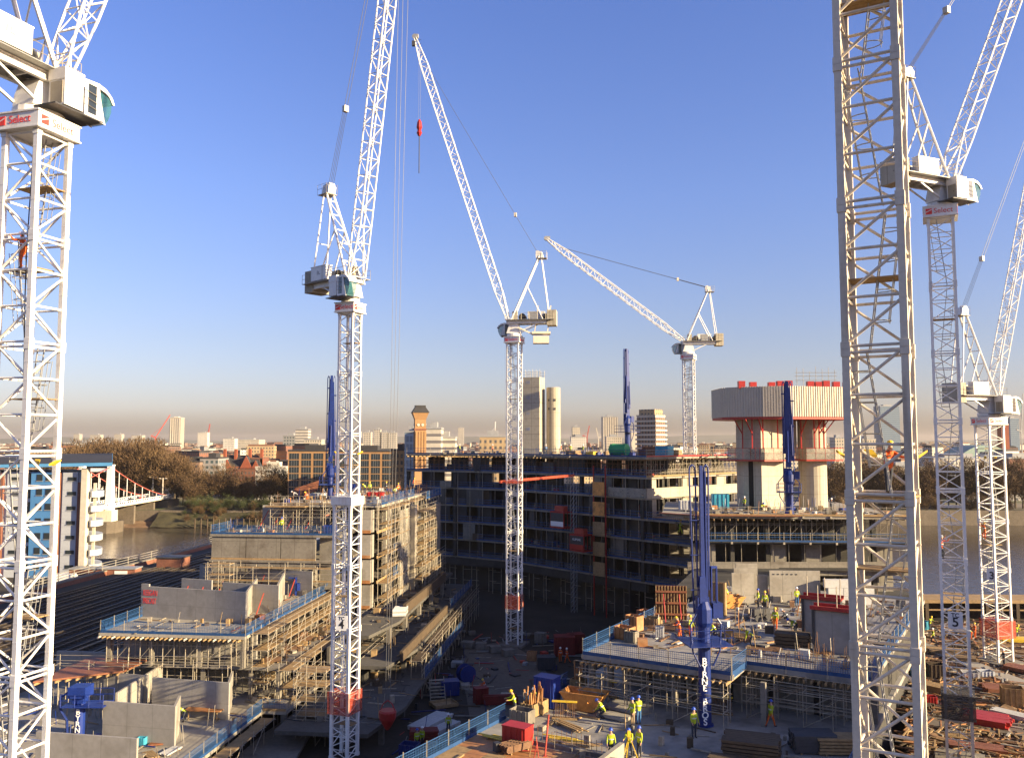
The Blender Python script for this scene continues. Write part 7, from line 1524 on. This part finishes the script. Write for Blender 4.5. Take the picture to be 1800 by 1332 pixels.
for s_ in (-.8, .8): mk('stringer', MB().bar((s_, 0, .05), (s_, 2.2, 2.0), .06, .2), GALV, t)
t = thing('white_rolls', 'heap of white rolls on the podium terrace behind the numbered mast', 'rolls', LF(9, 22, 18.61))
for i in range(8): y, z = (i % 4) * .7, (i // 4) * .45; mk('roll', MB().tube((0, y, .25 + z), (1.6, y + .3, .25 + z), .24, 10), TARP, t)
# red hook bucket on the ropes of the numbered crane
t = thing('concrete_bucket', 'round red concrete bucket hanging low beside the numbered mast', 'bucket', at(681, 1282, 79)); mk('bucket', MB().lathe([(.12, 0), (.25, .15), (.75, 1.0), (.8, 1.6), (.7, 1.75)], 14), RED, t); mk('bail', MB().path([V((-.75, 0, 1.5)), V((-.4, 0, 2.3)), V((0, 0, 2.6)), V((.4, 0, 2.3)), V((.75, 0, 1.5))], .05, 5), RED, t)
o_ = mk('rope', MB().tube((0, 0, 2.6), (.8, 0, at(690, -60, 79).z - t.location.z), .02, 4).tube((-.2, 0, 2.6), (.35, 0, at(690, -60, 79).z - t.location.z), .02, 4).tube((.2, 0, 2.6), (1.3, 0, at(690, -60, 79).z - t.location.z), .02, 4), ROPE, t); o_['kind'] = 'stuff'
# ------------------------------------------------------------------ earth plot at the right
rnd.seed(99)
db_ = MB()
for i in range(2200):
    p = on(rnd.uniform(1590, 1815), rnd.uniform(1092, 1330), 16.0)
    if p.y < 50: continue
    L, w, h = rnd.uniform(.3, 2.4), rnd.uniform(.06, .2), rnd.uniform(.03, .14); db_.slot(rnd.choice((0, 0, 1, 2, 3, 4))); db_.cb((p.x, p.y, 16 + h / 2 + rnd.choice((0, 0, .15))), (L, w, h), rnd.choice((a31, a31 + 1.57, rnd.uniform(0, 3))) + rnd.uniform(-.2, .2))
mk('timber_debris', db_, [TIM, TIMD, CONL, REB, PLY], None, kind='stuff', label='scattered planks, bars and rubble over the earth plot', cat='debris')
hp = MB()
for i in range(26):
    p = on(rnd.uniform(1590, 1815), rnd.uniform(1096, 1320), 16.0); r_ = rnd.uniform(.5, 1.6); n0 = len(hp.v); hp.lathe([(r_ * 1.3, -.1), (r_ * .9, r_ * .1), (r_ * .45, r_ * .17), (.05, r_ * .19)], 9, (p.x, p.y, 16))
    hp.v[n0:] = [(x + rnd.uniform(-.2, .2) * r_, y + rnd.uniform(-.2, .2) * r_, z + rnd.uniform(-.04, .05) * r_) for x, y, z in hp.v[n0:]]
mk('earth_mounds', hp, MUD, None, kind='stuff', label='low mounds of turned earth on the plot', cat='earth')
hr = on(1640, 1135, 16.0); h1 = on(1800, 1205, 16.0)
mk('haul_road', MB().bar(on(1590, 1122, 16.1), on(1830, 1215, 16.1), 2.2, .2), CONL, None, kind='structure'); mk('haul_road', MB().bar(on(1610, 1265, 16.1), on(1830, 1290, 16.1), 2.6, .2), PATH, None, kind='structure')
for x, y, nx, nz, L, m, lb in ((1735, 1272, 9, 3, 3.4, RED, 'stack of bright red formwork panels right of the shaded mast'), (1790, 1128, 5, 2, 4.0, YEL, 'yellow timber beams near the red netted mast'), (1660, 1148, 6, 2, 3.6, TIM, 'long planks behind the shaded mast'), (1780, 1262, 4, 2, 3.2, TARP, 'white boards at the right edge of the plot'), (1755, 1215, 7, 2, 2.8, PLYR, 'brown sheets in the middle of the earth plot'), (1640, 1215, 5, 3, 2.6, TIM, 'timber pile between the near mast and the shaded mast'), (1615, 1245, 4, 2, 2.2, TIMD, 'dark beam pile just right of the near mast'), (1690, 1160, 6, 2, 3.2, TIM, 'planks left of the red netted mast foot'), (1795, 1180, 6, 2, 3.0, PLYR, 'reddish planks at the right edge'), (1715, 1315, 5, 1, 4.0, PLYR, 'wide plywood boards at the foot of the shaded mast')):
    stack(lb, on(x, y, 16.02), a31 + rnd.uniform(-.5, .5), nx, nz, L, .28, .2, m, .04, jit=.08, name='plank_stack', cat='planks', piece='plank')
for x, y, m, dx, dz, lb in ((1780, 1240, TIM, 1.8, 1.7, 'square cabin crate at the right edge'), (1636, 1238, RED, 1.0, .8, 'small red box right of the near mast'), (1645, 1190, TIMD, 1.6, 1.4, 'dark crate between the masts'), (1705, 1190, TARP, 1.6, .6, 'white bag crate right of the shaded mast'), (1732, 1188, CLAD, 1.4, .6, 'grey crate in the middle of the plot'), (1610, 1190, TEAL, .9, .8, 'teal box right of the near mast'), (1625, 1105, TEAL, 1.2, 1.0, 'small teal cabinet far back on the plot')):
    crate(lb, on(x, y, 16.01), rnd.uniform(-.6, .6), dx, dx * .8, dz, m)
def clutter(label, fr, x0, x1, y0, y1, z, n, mats, smin=.15, smax=1.6, tall=.15):
    b = MB()
    for i in range(n):
        p = fr(rnd.uniform(x0, x1), rnd.uniform(y0, y1), z); k = rnd.random(); b.slot(rnd.randrange(len(mats))); a = fr.rz + rnd.choice((0, 1.57)) + rnd.gauss(0, .25)
        if k < .5: L = rnd.uniform(.6, smax * 1.8); h = rnd.uniform(.04, .1); b.cb((p.x, p.y, z + h / 2 + .003 + rnd.choice((0, 0, .1))), (L, rnd.uniform(.07, .22), h), a)
        elif k < .75: w = rnd.uniform(smin, smax * .5); h = rnd.uniform(.1, .7); b.cb((p.x, p.y, z + h / 2 + .003), (w, w * rnd.uniform(.6, 1.3), h), a)
        elif k < 1 - tall: q = rnd.uniform(1, 2.2); d = V((math.cos(a), math.sin(a), 0)); b.tube(p + V((0, 0, .05)), p + d * q + V((0, 0, .05)), .035, 4)
        else: b.tube(p, p + V((rnd.uniform(-.3, .3), rnd.uniform(-.3, .3), rnd.uniform(.9, 2.0))), .03, 4)
    mk('loose_materials', b, mats, None, kind='stuff', label=label, cat='site materials')
MX = [TIM, TIMD, GALV, CON, PLY, BLU, DKM, TARP]
clutter('loose timber and tools on the lettered panel deck', LF, -14.5, -.4, .5, 25, 21.0, 160, [TIM, CON, GALV, TIMD, PLYR])
clutter('loose boards and props on the lower left deck', LF, -23, 2, -25, -3, 14.6, 180, [TIM, CON, GALV, CONL, BLU])
clutter('boards and tubes on the left terraces', LF, .4, 4.6, 0, 25, 14.6, 130, [TIM, TIMD, GALV, CON]); clutter('boards and tubes on the upper left terrace', LF, .3, 3.0, 2, 25, 17.8, 110, [TIM, TIMD, GALV, REB])
clutter('materials spread on the scaffolded block roof', LF, -8.5, 5, 30, 60, 31.6, 200, MX, tall=.3); clutter('materials behind the long blue barrier', LF, -14.5, 1.2, 24.3, 28, 28.2, 70, MX)
clutter('materials spread on the podium terrace', LF, 6, 12.5, 12, 56, 16.4, 160, [TIMD, CON, GALV, TIM, DKM]); clutter('materials on the upper podium terrace', LF, 6, 9.6, 16, 56, 18.6, 90, [TIMD, CON, GALV, TIM]); clutter('materials on the lowest podium slab', LF, 6, 14, -4, 38, 14.2, 160, [TIMD, CON, GALV, DKM, TIM])
clutter('dark materials packed across the courtyard floor', WF, -11, 13, 64, 128, 12.03, 420, [TIMD, CON, GALV, DKM, BLUD, REDF, GRYM], smax=2.4, tall=.12)
clutter('materials on the roof of the curved frame', WF, -14, 18, 163, 172, 37.5, 160, MX, tall=.3); clutter('materials on the near edge of the curved roof', Frame(20.8, 134, R(131.8)), 1, 30, -14, -1, 37.5, 260, MX, tall=.3); clutter('materials on the roof of the sunlit wing', WF, 24, 40, 140, 160, 37.5, 160, MX, tall=.3)
clutter('materials on the sunlit roof deck by the cores', WF, 23, 48, 109.5, 119, 30.6, 220, MX, tall=.25)
clutter('materials spread over the raised deck', RFr, .5, 19.5, .6 + 4, 35, 23.9, 420, [TIM, TIMD, GALV, CON, PLY, REB, TARP], tall=.2); clutter('small items on the lower deck', RFr, -2, 19, -9, -1, 20.6, 80, [TIM, TIMD, GALV, CON], smax=1.0, tall=.05); clutter('small items on the plywood deck', RFr, -2, 7, -28, -10.6, 20.64, 60, [TIM, GALV, REDF, DKM], smax=1.0, tall=.1)
for zz, dy in ((34.4, 2.5), (31.2, 2.5), (28.0, 2.5), (24.8, 2.5), (21.6, 2.5)): clutter('materials stored on the %s open floor of the dark frame' % {34.4: 'second', 31.2: 'third', 28.0: 'fourth', 24.8: 'fifth', 21.6: 'sixth'}[zz], Frame(20.8, 133, R(131.8)), 1, 32, -4.5, -.6, zz, 110, [TIM, TIMD, GALV, CON, NET, REDF, BLU], smax=2.2, tall=.35)
# jetty on the river edge
jt = thing('river_jetty', 'dark timber jetty with piles at the river edge behind the red netted mast', 'jetty', (75, 136, 0), -.03)
mk('deck', MB().box(-22, -2, 15.0, 70, 3, 15.5), TIM, jt); mk('rail', MB().box(-22, -2.1, 13.9, 70, -2, 14.1), TIM, jt); mk('back_wall', MB().box(-22, 2.5, 9, 70, 2.9, 15.0), TIMD, jt)
for i in range(20): mk('pile', cached('jpile', lambda: MB().box(-.25, -2.3, 10, .25, -1.9, 15.0).mesh(TIMD)), None, jt, (-20 + i * 4.6, 0, 0))
# ------------------------------------------------------------------ haze
hz_ = mk('haze', MB().box(-9800, -500, -4, 9800, 16500, 150), None or bpy.data.materials.new('haze_air'), None, kind='stuff')
_m = hz_.data.materials[0]; _m.use_nodes = True; _t = _m.node_tree; _t.nodes.clear()
_pv = NN(_t, 'ShaderNodeVolumePrincipled'); _pv.inputs['Color'].default_value = (.80, .72, .66, 1); _pv.inputs['Density'].default_value = HAZE; _pv.inputs['Anisotropy'].default_value = .2
_mo = NN(_t, 'ShaderNodeOutputMaterial'); _t.links.new(_pv.outputs[0], _mo.inputs['Volume'])
